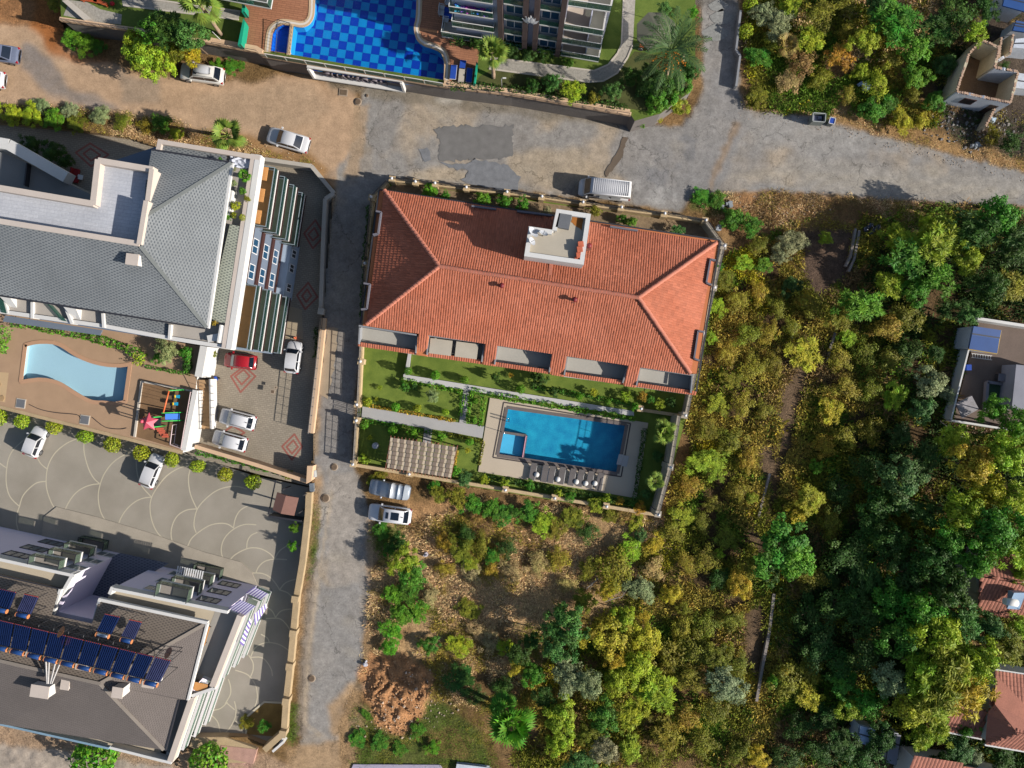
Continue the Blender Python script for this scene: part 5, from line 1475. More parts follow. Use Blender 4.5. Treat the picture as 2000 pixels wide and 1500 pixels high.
# lower wing with white parapet
b=MB();b.prism(xy([(-160,270),(0,297),(52,318),(178,380),(182,398),(0,366),(-160,340)],10),ZY,10.0);b.build("lower_wing",M("wing_roof_screed",C(150,150,148),.9,.15,1.5),gb)
par(gb,[(-160,250),(16,282),(128,346)],11.0,1.0,1.2,WHITE);par(gb,[(52,318),(47,362)],10.6,.12,.6,DARKM)
# chimney
t=empty("chimney",P(260,507,15.5),"square cream chimney on the grey shingle slope","chimney")
b=MB();c=P(259,507,17.0);b.box((c.x,c.y,15),(.95,.85,2.0),-.12);b.build("shaft",WHITE,t)
b=MB();b.box((c.x,c.y,17.0),(1.05,.95,.12),-.12);b.build("cap",PARA,t)
# roof terrace rooms on the south side
for a,c,z in(((5,580),(14,612),13.3),((62,590),(62,622),13.3),((126,598),(140,632),13.4),((200,612),(202,640),13.4),((332,634),(330,662),13.4)):
 b=MB();b.bar(P(*a,z),P(*c,z),.22,1.2);b.build("party_wall",WHITE,gb)
for q,m_ in(([(2,578),(24,582),(24,606),(12,604)],WHITE),([(128,600),(152,604),(150,632),(136,628)],WHITE)):
 b=MB();b.prism(xy(q,13.6),12.5,[13.9,13.9,12.7,12.7]);b.build("sloped_screen",m_,gb)
for q in([(92,594),(102,596),(130,628),(120,626)],[(-4,580),(4,582),(12,612),(2,610)]):
 b=MB();b.prism(xy(q,13.4),13.3,13.38,bottom=True);b.build("glass_canopy",GREENG,gb)
for q in([(10,616),(200,645),(195,655),(5,628)],):
 b=MB();b.prism(xy(q,10.4),10.3,10.4,bottom=True);b.build("balcony_slab",M("slate_blue_tile",C(120,130,144),.6,.1),gb)
simple_thing("roof_sofa",441,654,13.02,1.4,"white sofa on the corner roof terrace of the grey roofed block","sofa",None,[("seat",WHITE,[((0,0,0),(1.6,.7,.4))]),("backrest",WHITE,[((0,.3,.4),(1.6,.15,.35))])])
simple_thing("roof_table",422,660,13.02,.2,"low white table frame beside the roof sofa","table",None,[("table_top",WHITE,[((0,0,.4),(1.2,.6,.05))]),("leg",WHITE,[((-.5,0,0),(.08,.5,.4))]),("leg",WHITE,[((.5,0,0),(.08,.5,.4))])])
# roof garden odds and ends
b=MB();q=[]
for j in range(7):
 for i in range(9):
  w=lerp_px([(450,305),(496,312),(490,330),(446,326)],i/8,j/6);p=P(w.x,w.y,13.2);q.append((p.x,p.y,13.1+random.random()*.3))
b.add(q,[(j*9+i,(j+1)*9+i,(j+1)*9+i+1,j*9+i+1)for j in range(6)for i in range(8)]);tag(b.build("plastic_sheet",M("silver_plastic_sheet",C(206,210,222),.35,.15,6)),"crumpled silver plastic sheet in the roof garden corner","sheet")
b=MB();c=P(452,400,13.0);b.box((c.x,c.y,13.0),(.6,2.2,.9),-.15);tag(b.build("storage_box",WHITE),"long white storage box along the roof garden eave","box")
REDF=M("crimson_fabric",C(150,36,40),.7,.1)
for k,(px,py,lab)in enumerate(((152,338,"crimson armchair in the sunken courtyard, on the upper side of the low table"),(150,352,"crimson armchair in the sunken courtyard, on the lower side of the low table"))):
 simple_thing("armchair",px,py,ZY,-.2,lab,"armchair","crimson seats in the courtyard",[("seat",REDF,[((0,0,.2),(.7,.7,.25))]),("backrest",REDF,[((-.3,0,.45),(.12,.7,.4))])])
simple_thing("garden_table",161,348,ZY,-.2,"small pale table between crimson armchairs in the courtyard","table",None,[("table_top",WHITE,[((0,0,.4),(.6,.5,.05))]),("leg",DARKM,[((0,0,0),(.1,.1,.4))])])
# flower pots and yard clutter
TERR=M("terracotta",C(176,112,76),.8,.15)
for i,(px,py,r_,lab)in enumerate(((416,700,.28,"large terracotta pot beneath a bushy plant by the red car"),(412,706,.3,"wide round terracotta bowl at the white wall"),(416,712,.22,"small terracotta bowl below the wide one"),(411,714,.2,"smallest terracotta bowl of the cluster at the white wall"))):
 b=MB();c=P(px,py,ZY);b.lathe((c.x,c.y,ZY),[(r_*.7,0),(r_,.3),(r_*.85,.32),(r_*.8,.2)],12);tag(b.build("flower_pot",TERR),lab,"flower pot","pots by the white wall")
b=MB();c=P(409,725,ZY)
for k in range(16):
 a,a2=k*math.pi/8,(k+1)*math.pi/8;b.tube([(c.x+.33*math.cos(a),c.y,ZY+.35+.33*math.sin(a)),(c.x+.33*math.cos(a2),c.y,ZY+.35+.33*math.sin(a2))],.03,4)
t=empty("bicycle",P(409,725,ZY),"grey bicycle leaning by the white wall near the stair","bicycle")
b.build("wheel",BLK,t);b=MB()
for k in range(16):
 a,a2=k*math.pi/8,(k+1)*math.pi/8;b.tube([(c.x+.33*math.cos(a),c.y-1.0,ZY+.35+.33*math.sin(a)),(c.x+.33*math.cos(a2),c.y-1.0,ZY+.35+.33*math.sin(a2))],.03,4)
b.build("wheel",BLK,t);b=MB();b.tube([(c.x,c.y,ZY+.35),(c.x,c.y-.2,ZY+.8),(c.x,c.y-.75,ZY+.8),(c.x,c.y-1,ZY+.35)],.03,5);b.tube([(c.x-.25,c.y-.15,ZY+.95),(c.x+.25,c.y-.15,ZY+.95)],.02,5);b.build("frame",DARKM,t)
for pts,lab in(([(57,790),(80,800),(110,806),(150,810),(158,818)],"thin dark hose lying on the terrace past the first hatch cover"),([(180,815),(205,834),(232,838),(247,836)],"thin dark hose lying between second hatch cover and playground")):
 b=MB();b.tube([P(x,y,ZK+.04)for x,y in smooth(pts,4)],.035,5);tag(b.build("hose",DARKM),lab,"hose","hoses on the pool terrace")
b=MB();b.tube([P(528,648,ZY+.55),P(552,654,ZY+.5),P(577,660,ZY+.5),P(592,664,ZY+.4)],.02,4);tag(b.build("parking_rope",DARKM),"dark rope strung between the two orange cones","rope")
simple_thing("motor_scooter",418,742,ZY,.3,"yellow and dark motor scooter by the stair top","scooter",None,[("body",YEL,[((0,0,.4),(1.0,.35,.35))]),("seat",BLK,[((-.2,0,.75),(.6,.3,.1))]),("front_shield",BLUEC,[((.5,0,.4),(.12,.4,.6))])])
for sx in(-.5,.55):
 b=MB();b.tube([(sx,-.06,.24),(sx,.06,.24)],.24,12);o=b.build("wheel",BLK);o.parent=bpy.data.objects["motor_scooter"]
simple_thing("motor_scooter",414,782,ZY,1.3,"black motor scooter parked tight to the stair's white edge","scooter",None,[("body",M("black_gloss",C(34,34,40),.25),[((0,0,.4),(1.2,.4,.4))]),("seat",BLK,[((-.25,0,.8),(.7,.32,.1))]),("front_shield",M("black_gloss",(0,0,0)),[((.6,0,.4),(.12,.45,.7))])])
so=[o for o in bpy.data.objects if o.name.startswith("motor_scooter")][-1]
for sx in(-.6,.65):
 b=MB();b.tube([(sx,-.07,.26),(sx,.07,.26)],.26,12);o=b.build("wheel",BLK);o.parent=so
for px,py,lab in((551,602,"white plastic bag lying on the bare slab near the balcony"),(532,634,"white sack by the lower balcony row")):
 b=MB();c=P(px,py,ZY);b.ball((c.x,c.y,ZY+.2),.42,9,0,.5,.6);tag(b.build("white_sack",WHITE),lab,"sack")
for px,py in((552,654),(577,660)):
 b=MB();c=P(px,py,ZY);b.lathe((c.x,c.y,ZY),[(.18,0),(.16,.05),(.05,.6),(.01,.62)],8);tag(b.build("traffic_cone",M("cone_orange",C(232,120,80),.6)),"orange cone holding the parking rope, %s"%("beside the balconies" if px<560 else "beside the white hatchback"),"cone","cones in the parking yard")
 # ---------------------------------------------------------------- lilac apartment block with the solar collectors
ZB=7.9
LIL=M("lilac_render",C(214,206,224,1.05),.85,.05,.8)
db=empty("apartment_block",P(180,1300,ZY),"lilac walled apartment block under a brown shingle roof with solar collectors","building")
wNE=PB(441,1192,ZB);wN0=PB(222,1148,ZB)
OUT=[(-160,1055),(0,1090),(145,1122),(102,1201),(180,1218),(222,1148),(441,1192),(400,1318),(362,1360),(352,1392),(318,1490),(212,1462),(0,1415),(-160,1385)]
b=MB();b.prism(xy(OUT,ZB),ZY,6.95);b.build("wall",LIL,db)
b=MB();holed(b,xy(OUT,7.0),[],7.0);b.build("roof_terrace",M("beige_terrace_floor",C(206,192,168),.85,.1,1.5),db)
par(db,[(-160,1055),(0,1090),(146,1122)],ZB,.3,1.0,WHITE,inward=-1)
par(db,[(145,1122),(120,1166)],ZB,.3,1.0,WHITE,inward=-1)
par(db,[(222,1148),(445,1193)],ZB,.3,1.0,WHITE,inward=-1)
par(db,[(222,1148),(216,1162)],ZB,.3,1.0,WHITE,inward=-1)
par(db,[(334,1493),(214,1463)],ZB,.25,1.0,WHITE,inward=-1);par(db,[(212,1462),(0,1415),(-160,1385)],ZB-.3,.2,.4,M("blue_grey_gutter",C(140,170,190),.5),"gutter")
b=MB();holed(b,xy([(235,1080),(330,1100),(240,1152),(190,1210),(100,1200),(140,1120)],1.2),[],1.2)
b.uv=[(v[0],v[1])for v in b.v];b.build("porch_roof",MUV("dark_blue_shingle",C(120,126,140),C(70,76,92),.6,.3,"shingle"),db)
# north faces
nN=(wNE-wN0).normalized();nN=Vector((-nN.y,nN.x,0));nN=nN if nN.y>0 else-nN
wW=PB(145,1122,ZB);wW0=PB(0,1090,ZB)
def on(line0,line1,px,py,z,half):
 d=(line1-line0).normalized();s_=(PB(px,py,z)-line0).dot(d);return line0+d*(s_-half),line0+d*(s_+half)
BLUEP=M("blue_window_glass",(0,0,0));GREYF_=M("dark_grey_frame",C(84,84,90),.5)
for k,(px,py)in enumerate(((449,1139),(429,1154),(409,1168))):
 z=.0+2.7*k;a,c=on(wN0,wNE,px,py,z+.7,1.05);window(db,a,c,z+.05,z+1.45,nN,3,GREYF_,M("window_grey_pane",C(120,130,140),.1,.3,4,spec=.8),.01)
for k,(px,py)in enumerate(((350,1106),(328,1115),(306,1124))):
 z=.0+2.7*k;a,c=on(wN0,wNE,px,py,z+.7,.8);window(db,a,c,z+.05,z+1.4,nN,2,WFRAME,M("window_grey_pane",(0,0,0)),.01)
for k,(px,py)in enumerate(((104,1058),(70,1069),(36,1082))):
 z=.0+2.7*k;a,c=on(wW0,wW,px,py,z+.7,1.2);window(db,a,c,z+.05,z+1.45,nN,3,GREYF_,M("window_grey_pane",(0,0,0)),.01)
for k,(px,py)in enumerate(((207,1082),(181,1095),(150,1107))):
 z=.0+2.7*k;a,c=on(wW0,wW,px,py,z+.7,.9);window(db,a,c,z+.05,z+1.4,nN,2,WFRAME,M("window_grey_pane",(0,0,0)),.01)
OLG=glass("olive_glass",C(120,140,122),.1,.4)
for rails,ln0,ln1 in((((378,1102,431,1113),(357,1115,412,1126),(335,1127,391,1139),(306,1138,369,1152)),wN0,wNE),(((153,1049,204,1059),(125,1060,177,1071),(94,1072,149,1083),(57,1084,117,1095)),wW0,wW)):
 for k,(x0,y0,x1,y1)in enumerate(rails):
  z=-.7+2.7*k if k<3 else 7.1
  a,c=PB(x0,y0,z+.95),PB(x1,y1,z+.95)
  d=(ln1-ln0).normalized();dep=max(.5,(a-ln0).dot(nN))
  balcony(db,a,c,z,nN,dep,.95,M("dark_balcony_floor",C(160,152,144),.8),OLG,.25)
  # striped drying blanket on a balcony
b=MB();a,c=PB(345,1116,3.0),PB(398,1127,3.0)
for k in range(12):
 p=a.lerp(c,k/12);q=a.lerp(c,(k+.5)/12);b.bar((p.x,p.y,3.05),(q.x,q.y,3.05),1.2,.03)
tag(b.build("drying_rack",M("white_frame",(0,0,0))),"white slatted drying rack on a lilac block balcony","drying rack")
# east balconies
def plan(px,py):return P(px,py,0)
g1=(Vector((*plan(527,1159).xy,0)),Vector((*plan(478,1284).xy,0)));g2=(Vector((*plan(443,1301).xy,0)),Vector((*plan(404,1415).xy,0)))
for gi,(a,c)in enumerate((g1,g2)):
 d=(c-a).normalized();n_=Vector((-d.y,d.x,0));n_=n_ if n_.x>0 else-n_
 for k,z in enumerate((-.6,2.0,4.7)):
  balcony(db,a,c,z,n_,1.5,.8,M("pale_balcony_tile",C(186,190,176),.8),glass("pale_green_glass",C(120,150,136,1.3),.06,.3),.18,hm=WHITE,hw=.26)
 b=MB();wallbox(b,a,c,6.7,7.0,n_,-1.7,.0);b.build("terrace_edge",WHITE,db)
 b=MB();wallbox(b,a,c,7.0,ZB,n_,-.55,.0);b.build("parapet",PARA,db)
 b=MB();wallbox(b,a+d*.3,c-d*.3,7.0,7.012,n_,-1.7-1.2*(1-gi),-.56);b.build("terrace_floor",M("grey_terrace_tile",C(176,170,160),.8,.06),db)
b=MB();b.bar(g1[1]+Vector((0,0,ZB)),g1[1]-Vector((2.6,.9,0))+Vector((0,0,ZB)),.3,1.0);b.build("parapet",WHITE,db)
# brown shingle roof
BSH=MUV("brown_shingle",C(134,122,110),C(98,88,80),.5,.26,"shingle");BSH2=MUV("grey_brown_shingle",C(116,108,104),C(96,88,84),.4,.22,"shingle")
ZEB,ZRB=8.2,11.0
rE,rW=P(195,1335,ZRB),P(-160,1254,ZRB)
nE_,nI,nJ,sE=P(402,1218,ZEB),P(193,1172,ZEB),P(180,1218,8.95),P(320,1465,ZEB)
o_,e_=P(-160,1132,ZEB),nE_
shing("roof_slope",[nE_,nI,nJ,P(101,1201,8.95),P(116,1151,ZEB),P(0,1125,ZEB),P(-160,1090,ZEB),rW,rE],nI,nE_,rE,BSH,db)
shing("roof_slope",[sE,P(348,1366,ZEB),P(365,1367,ZEB),nE_,rE],sE,nE_,rE,BSH2,db)
shing("roof_slope",[P(-160,1380,ZEB),P(0,1414,ZEB),sE,rE,rW],P(0,1414,ZEB),sE,rE,BSH2,db)
for a,c in((nE_,rE),(sE,rE),(rW,rE)):
 b=MB();b.bar(a+Vector((0,0,.05)),c+Vector((0,0,.05)),.32,.05);b.build("hip_flashing",M("brown_hip",C(146,136,126),.9,.15),db)
par(db,[(192,1171),(405,1217)],ZEB+.1,.3,.4,WHITE,"eave_trim");par(db,[(404,1218),(366,1368)],ZEB+.1,.2,.4,WHITE,"eave_trim");par(db,[(194,1171),(181,1218)],ZEB+.1,.25,.4,WHITE,"eave_trim");par(db,[(117,1151),(102,1201)],ZEB+.1,.25,.4,WHITE,"eave_trim");par(db,[(0,1124),(117,1151)],ZEB+.1,.12,.3,DARKM,"eave_trim")
par(db,[(348,1367),(322,1466)],ZEB+.05,.14,.3,DARKM,"eave_trim")
# terrace bench and table
simple_thing("terrace_bench",404,1238,7.02,-.28,"long tan bench on the lilac block's east roof terrace","bench",None,[("seat",M("tan_timber",(0,0,0)),[((0,0,.4),(.5,1.9,.06))]),("leg",DARKM,[((0,-.8,0),(.45,.06,.4))]),("leg",DARKM,[((0,.8,0),(.45,.06,.4))])])
simple_thing("terrace_table",398,1336,7.02,-.2,"tan framed table at the end of the lilac block roof terrace","table",None,[("table_top",M("tan_timber",(0,0,0)),[((0,0,.7),(1.3,.8,.05))]),("leg",DARKM,[((-.6,0,0),(.06,.7,.7))]),("leg",DARKM,[((.6,0,0),(.06,.7,.7))])])
# solar collectors
TUBE=M("evacuated_tube_blue",C(16,36,84),.18,.35,5,spec=.8,stretch=(6,1.2,1));TUBE2=M("dull_tube_violet",C(62,66,104),.25,.3,5,spec=.6)
TANK=M("blue_tank",C(34,70,128),.35,.15);CAPO=M("orange_cap",C(216,140,90),.5,.1);RAILO=M("red_rail",C(206,92,66),.5)
def collector(name,q,z0,z1,lab,group,mat=TUBE,ntube=8,tankm=None):
 """q: seen corners upper edge left, right (height z0), tank edge right, left (height z1)"""
 t=empty(name,P(*q[0],z0),lab,"solar collector",group)
 A,B_,C_,D_=P(*q[0],z0),P(*q[1],z0),P(*q[2],z1),P(*q[3],z1)
 for k in range(ntube):
  f=(k+.5)/ntube;b=MB();r_=(B_-A).length/ntube*.47;b.tube([A.lerp(B_,f),D_.lerp(C_,f)],r_,5);b.build("tube",mat,t)
 b=MB();d=Vector((0,0,-.12));b.quad(A+d,D_+d,C_+d,B_+d);b.build("reflector",M("dark_reflector",C(40,48,76),.4),t)
 b=MB();b.tube([A+Vector((0,0,.04)),B_+Vector((0,0,.04))],.045,5);b.build("rail",RAILO,t)
 dn=(C_-D_).normalized();off=(D_-A).normalized()*.2+Vector((0,0,.1))
 b=MB();b.tube([D_+off+dn*.12,C_+off-dn*.12],.2,10);b.build("tank",tankm or TANK,t)
 for e,s_ in((D_,1),(C_,-1)):
  b=MB();b.tube([e+off+dn*.12*s_-dn*.0,e+off+dn*.12*s_+dn*.07],.21,10);b.build("tank_cap",CAPO,t)
 for p in(A,B_,C_,D_):b=MB();b.tube([p,(p.x,p.y,8.6)],.035,4);b.build("leg",DARKM,t)
 return t
TLq=[(-40,1202),(336,1291),(314,1334),(-46,1250)]
NP=11
ordn=["westmost visible","second","third","fourth","fifth","sixth","seventh","eighth","ninth","tenth","last"]
for k in range(NP):
 u0,u1=k/NP+.003,(k+1)/NP-.006
 q=[tuple(lerp_px(TLq,u,v))for u,v in((u0,0),(u1,0),(u1,1),(u0,1))]
 n_=NP-k
 lab=("duller blue solar collector at the free end of the long row" if n_==1 else "blue solar collector in the long row, %s from its free end"%["","","second","third","fourth","fifth","sixth","seventh","eighth","ninth","tenth","eleventh"][n_])
 collector("solar_collector",q,11.0,12.3,lab,"solar collectors in the long row",TUBE if n_>1 else TUBE2)
collector("solar_collector",[(-2,1150),(31,1157),(18,1190),(-16,1183)],10.0,11.0,"single blue solar collector on the roof wing beside the frame edge","single solar collectors",TUBE)
collector("solar_collector",[(48,1160),(75,1166),(60,1200),(32,1194)],10.0,11.0,"violet bare solar collector beside the lilac recess","single solar collectors",TUBE2)
collector("solar_collector",[(205,1199),(234,1205),(217,1239),(188,1233)],10.0,11.0,"single deep blue solar collector with a silver tank behind the long row","single solar collectors",TUBE,tankm=CHROME)
collector("solar_collector",[(253,1210),(277,1215),(262,1249),(236,1243)],10.0,11.0,"violet bare solar collector next to the silver tank one","single solar collectors",TUBE2)
t=empty("roof_frame",P(170,1240,9),"dark metal roof frame carrying the long row of collectors","frame")
for k in range(5):
 b=MB();y=1198+k*5.5;b.tube([P(-40,y-4,10.7),P(338,y+83,10.7)],.022,4);b.build("rail",DARKM,t)
for k in range(14):
 b=MB();u=k/13;a=Vector((-40,1194)).lerp(Vector((338,1280)),u);c=a+Vector((-6,26));A=P(a.x,a.y,10.7)
 b.tube([A,P(c.x,c.y,10.72)],.022,4);b.tube([A,(A.x,A.y,8.6)],.04,4);b.build("cross_bar",DARKM,t)
for px,py,m_,lab in((122,1235,CAPO,"orange faced satellite dish among the collector frames"),(331,1276,M("brown_dish",C(176,120,96),.5),"brownish satellite dish at the free end of the collector row")):
 t=empty("satellite_dish",P(px,py,10.5),lab,"satellite dish","satellite dishes on the collector frame");dish(px,py,11.8,.52,2.4,parent=t,mat=m_)
for px,py,w,l,h,lab,cap in((88,1344,1.6,1.05,1.5,"big cream chimney carrying the four lead pipes",True),(129,1336,.7,.85,.9,"small cream chimney box beside the big one",False),(238,1346,.9,.9,1.5,"slim white chimney alone on the brown slope near the hip",True),(293,1334,1.0,.5,.8,"white chimney tucked under the row end",False),(54,1272,1.0,.5,.7,"white chimney under the collectors, towards the picture edge",False),(162,1300,.9,.45,.7,"white chimney under the collectors, mid row",False)):
 t=empty("chimney",P(px,py,10),lab,"chimney","chimneys on the brown shingle roof")
 c=P(px,py,10.6);zt=9.8+h if py>1335 else 10.6+h*.4
 b=MB();b.box((c.x,c.y,8.5),(w,l,zt-8.5),-.15);b.build("shaft",WHITE,t)
 b=MB();b.box((c.x,c.y,zt),(w+.1,l+.1,.1),-.15);b.build("cap",PARA,t)
b=MB()
for dx in(-4,0,8,14):b.tube([P(94+dx*.5,1335,11.4),P(96+dx*1.6,1292,11.9)],.07,5)
tag(b.build("lead_pipes",M("pale_lagging",C(200,196,192),.6)),"four pale lagged pipes from the big chimney to the collectors","pipes")
# striped awnings on the corner balconies
AW1=M("violet_stripe_cloth",C(120,104,170),.8,.1);AW2=M("white_stripe_cloth",C(226,224,240),.8,.05)
def awning(q,z0,z1,lab,ns=12,sag=.15):
 b=MB()
 A,B_,C_,D_=P(*q[0],z0),P(*q[1],z0),P(*q[2],z1),P(*q[3],z1)
 for k in range(ns):
  f0,f1=k/ns,(k+1)/ns
  for j in range(4):
   g0,g1_=j/4,(j+1)/4
   pt=lambda f,g:A.lerp(B_,f).lerp(D_.lerp(C_,f),g)+Vector((0,0,sag*math.sin(math.pi*g)))
   b.quad(pt(f0,g0),pt(f1,g0),pt(f1,g1_),pt(f0,g1_),k%2)
 tag(b.build("awning",[AW1,AW2]),lab,"awning","striped awnings on the lilac block")
awning([(497,1146),(524,1160),(510,1172),(480,1158)],5.0,4.6,"violet striped awning over the lowest corner balcony")
awning([(470,1172),(500,1184),(478,1204),(446,1188)],7.9,7.2,"grey violet striped awning on the corner below the parapet",14)
awning([(496,1200),(520,1178),(522,1186),(498,1222)],4.4,3.6,"lilac striped blind sheet hanging along the middle east balcony",10,.05)
awning([(468,1256),(488,1206),(492,1214),(476,1262)],6.9,6.0,"pale blue striped blind sheet hanging along the upper east balcony",12,.05)
# ---------------------------------------------------------------- vehicles
def carpaint(name,rgb,rough=.25):
 return M(name,rgb,rough,.03,1,4,spec=.5,coat=.6)
CARW=carpaint("white_car_paint",C(226,226,228));CARR=carpaint("red_car_paint",C(176,30,40));CARG=carpaint("steel_grey_car_paint",C(120,128,150));CARC=carpaint("cream_white_car_paint",C(228,225,218))
TYRE=M("tyre_rubber",C(46,46,48),.9);RIM=M("alloy_rim",C(176,178,182),.3,metal=.8);CGL=M("car_glass",C(26,34,46),.06,.1,spec=1.0);CGL2=M("car_glass_sun_painted",C(96,120,128),.08,.1,spec=1.0)  # second car glass is paler, with sunlight painted into its colour
LMP=M("headlamp",C(214,220,228),.15,spec=.8);TLP=M("tail_lamp",C(170,24,36),.25,spec=.6);BLKP=M("black_trim",C(34,34,38),.5)
def ringloft(b,st,mi=0,crown=.03):
 """st: list of (x, half width, z bottom, z mid, z top)"""
 rings=[]
 for x,hw,zb,zm,zt in st:
  r=[(x,-hw*.92,zb),(x,-hw,zm),(x,-hw*.97,zt-(zt-zm)*.25),(x,-hw*.86,zt),(x,0,zt+crown),(x,hw*.86,zt),(x,hw*.97,zt-(zt-zm)*.25),(x,hw,zm),(x,hw*.92,zb)]
  rings.append(r)
 n=len(rings[0]);vs=[v for r in rings for v in r];fs=[]
 for i in range(len(rings)-1):
  for k in range(n-1):fs.append((i*n+k,(i+1)*n+k,(i+1)*n+k+1,i*n+k+1))
 fs.append(tuple(range(n))[::-1]);e=(len(rings)-1)*n;fs.append(tuple(e+k for k in range(n)))
 b.add(vs,fs,mi,.5,True)
def car(name,front,rear,z,lab,cat,mat,style="hatch",group=None,Hc=1.5,glassm=None,extras=(),Wc=None):
 f,r=P(*front,z+.6),P(*rear,z+.6)
 d=f-r;L_=d.length;W=Wc or min(1.82,max(1.6,L_*.43));hw=W/2
 t=empty(name,(0,0,0),lab,cat,group)
 gm=glassm or CGL
 h=L_/2
 if style=="sedan":hood,ws,rb,re_,tail=.26,.40,.72,.86,.92
 elif style=="van":hood,ws,rb,re_,tail=.10,.20,.965,.985,.99
 elif style=="suv":hood,ws,rb,re_,tail=.25,.38,.86,.95,.985
 else:hood,ws,rb,re_,tail=.24,.38,.86,.95,.985
 X=lambda u:h-u*L_
 zb=.28;belt=.95 if style!="van" else 1.15;hoodz=.80 if style!="van" else 1.0
 if style=="suv":belt,hoodz=1.02,.92
 b=MB()
 ringloft(b,[(X(0),hw*.62,.38,.5,.56),(X(.012),hw*.8,.3,.5,.62),(X(.05),hw*.93,zb,.55,hoodz-.1),(X(.14),hw*.99,zb,.6,hoodz-.02),(X(hood),hw,zb,.65,belt-.06),
 (X(.5),hw,zb,.65,belt),(X(.8),hw,zb,.65,belt+.02),(X(.94),hw*.97,zb,.62,belt-.02 if style!="sedan" else belt-.04),(X(.985),hw*.88,.32,.6,belt-.12),(X(1.0),hw*.7,.4,.6,.75)])
 b.build("body",mat,t)
 # greenhouse shell
 bw,tw=hw*.9,hw*.73
 if style=="van":bw,tw=hw*.95,hw*.86
 A0,A1,B0,B1=X(hood),X(ws),X(rb),X(re_)
 rows=[(A0,bw*.93,belt-.04),(A1,tw,Hc-.03),((A1+B0)/2,tw*1.02,Hc),(B0,tw*.97,Hc-.03),(B1,bw*.9,belt)]
 vs=[];
 for x,w,zz in rows:
  for k in(-1,-.5,0,.5,1):vs.append((x,w*k,zz+.035*(1-k*k)))
 fs=[(i*5+k,i*5+k+1,(i+1)*5+k+1,(i+1)*5+k)for i in range(4)for k in range(4)]
 fs=[fc[::-1]for fc in fs]
 b=MB();b.add(vs,fs,0,.5,True)
 for sg in(-1,1):
  pts=[(A0,sg*bw*.93,belt-.04),(A1,sg*tw,Hc-.03),((A1+B0)/2,sg*tw*1.02,Hc),(B0,sg*tw*.97,Hc-.03),(B1,sg*bw*.9,belt)]
  b.poly(pts[::-1]if sg<0 else pts)
 b.build("roof",mat,t)
 def pane(nm,pts,off,m_=gm):
  b=MB();b.poly([Vector(p)+Vector(off)for p in pts]);b.poly([Vector(p)+Vector(off)*.2 for p in pts][::-1]);b.build(nm,m_,t)
  # windscreen and rear window slightly proud, curved in three columns
 def screen(nm,x0,w0,z0,x1,w1,z1,dx,m_=gm):
  b=MB();vs=[]
  for x,w,zz in((x0,w0,z0),(x1,w1,z1)):
   for k in(-.94,-.4,.4,.94):vs.append((x+dx-abs(k)*.05*(1 if dx>0 else-1),w*k,zz+.03+.035*(1-k*k)))
  b.add(vs,[(k,k+1,5+k,4+k)for k in range(3)],0,.5,True);b.build(nm,m_,t)
 g=.06
 screen("windscreen",A0+(A1-A0)*g,bw*.92,belt+(Hc-belt)*g-.03,A1-(A1-A0)*-.02,tw*.98,Hc-.02,.03)
 if style!="van":screen("rear_window",B1+(B0-B1)*.1,bw*.86,belt+(Hc-belt)*.1,B0,tw*.92,Hc-.02,-.03,CGL)
 for sg in(-1,1):
  zl,zh=belt+.02,Hc-.1
  def pt(u,v):
   x=X(u);w=(bw*.93)*(1-v)+tw*v
   return(x,sg*(w+.025),zl+(zh-zl)*v)
  if style=="van":sp=[((hood+.03,0),(hood+.19,0),(hood+.19,.9),(ws+.01,.9))]
  else:
   m=(ws+rb)/2
   sp=[((hood+.04,0),(m-.01,0),(m-.01,.92),(ws+.015,.92)),((m+.015,0),(re_-.05,0),(rb-.02,.92),(m+.015,.92))]
  for q in sp:
   b=MB();b.poly([pt(*w)for w in q]);b.build("side_window",gm if sg>0 else CGL,t)  # where used, the paler sun-painted glass goes on one side only
  b=MB();b.box((X(hood+.06),sg*(hw+.08),belt-.02),(.16,.2,.14));b.build("mirror",mat,t)
  for u in(.17,.80):
   b=MB();b.tube([(X(u),sg*(hw-.2),.32),(X(u),sg*(hw+.012),.32)],.32,14);w_=b.build("wheel",TYRE,t)
   b=MB();b.tube([(X(u),sg*(hw-.05),.32),(X(u),sg*(hw+.03),.32)],.2,10);b.build("rim",RIM,w_)
  b=MB();b.add([(X(.03),sg*hw*.5,hoodz-.19),(X(.03),sg*hw*.86,hoodz-.22),(X(.10),sg*hw*.93,hoodz-.07),(X(.08),sg*hw*.62,hoodz-.05)],[(0,1,2,3)]);b.build("headlight",LMP,t)
  b=MB();b.box((X(.975),sg*hw*.8,belt-.3),(.16,.24,.2));b.build("tail_light",TLP,t)
 for e in extras:
  if e=="roofbox":
   b=MB();ringloft(b,[(X(.42),.15,Hc+.1,Hc+.14,Hc+.2),(X(.45),.36,Hc+.1,Hc+.2,Hc+.36),(X(.6),.42,Hc+.1,Hc+.22,Hc+.42),(X(.74),.4,Hc+.1,Hc+.22,Hc+.4),(X(.78),.3,Hc+.1,Hc+.2,Hc+.28)]);b.build("roof_box",M("silver_roof_box",C(206,208,212),.3,.04),t)
   b=MB();b.poly([(X(.40),-tw*.7,Hc+.045),(X(.40),tw*.7,Hc+.045),(X(.47),tw*.7,Hc+.05),(X(.47),-tw*.7,Hc+.05)]);b.build("sunroof",CGL,t)
  if e=="rails":
   for sg in(-1,1):
    b=MB();b.tube([(X(ws+.04),sg*tw*.92,Hc+.06),(X(rb-.03),sg*tw*.92,Hc+.06)],.025,5);b.build("roof_rail",RIM,t)
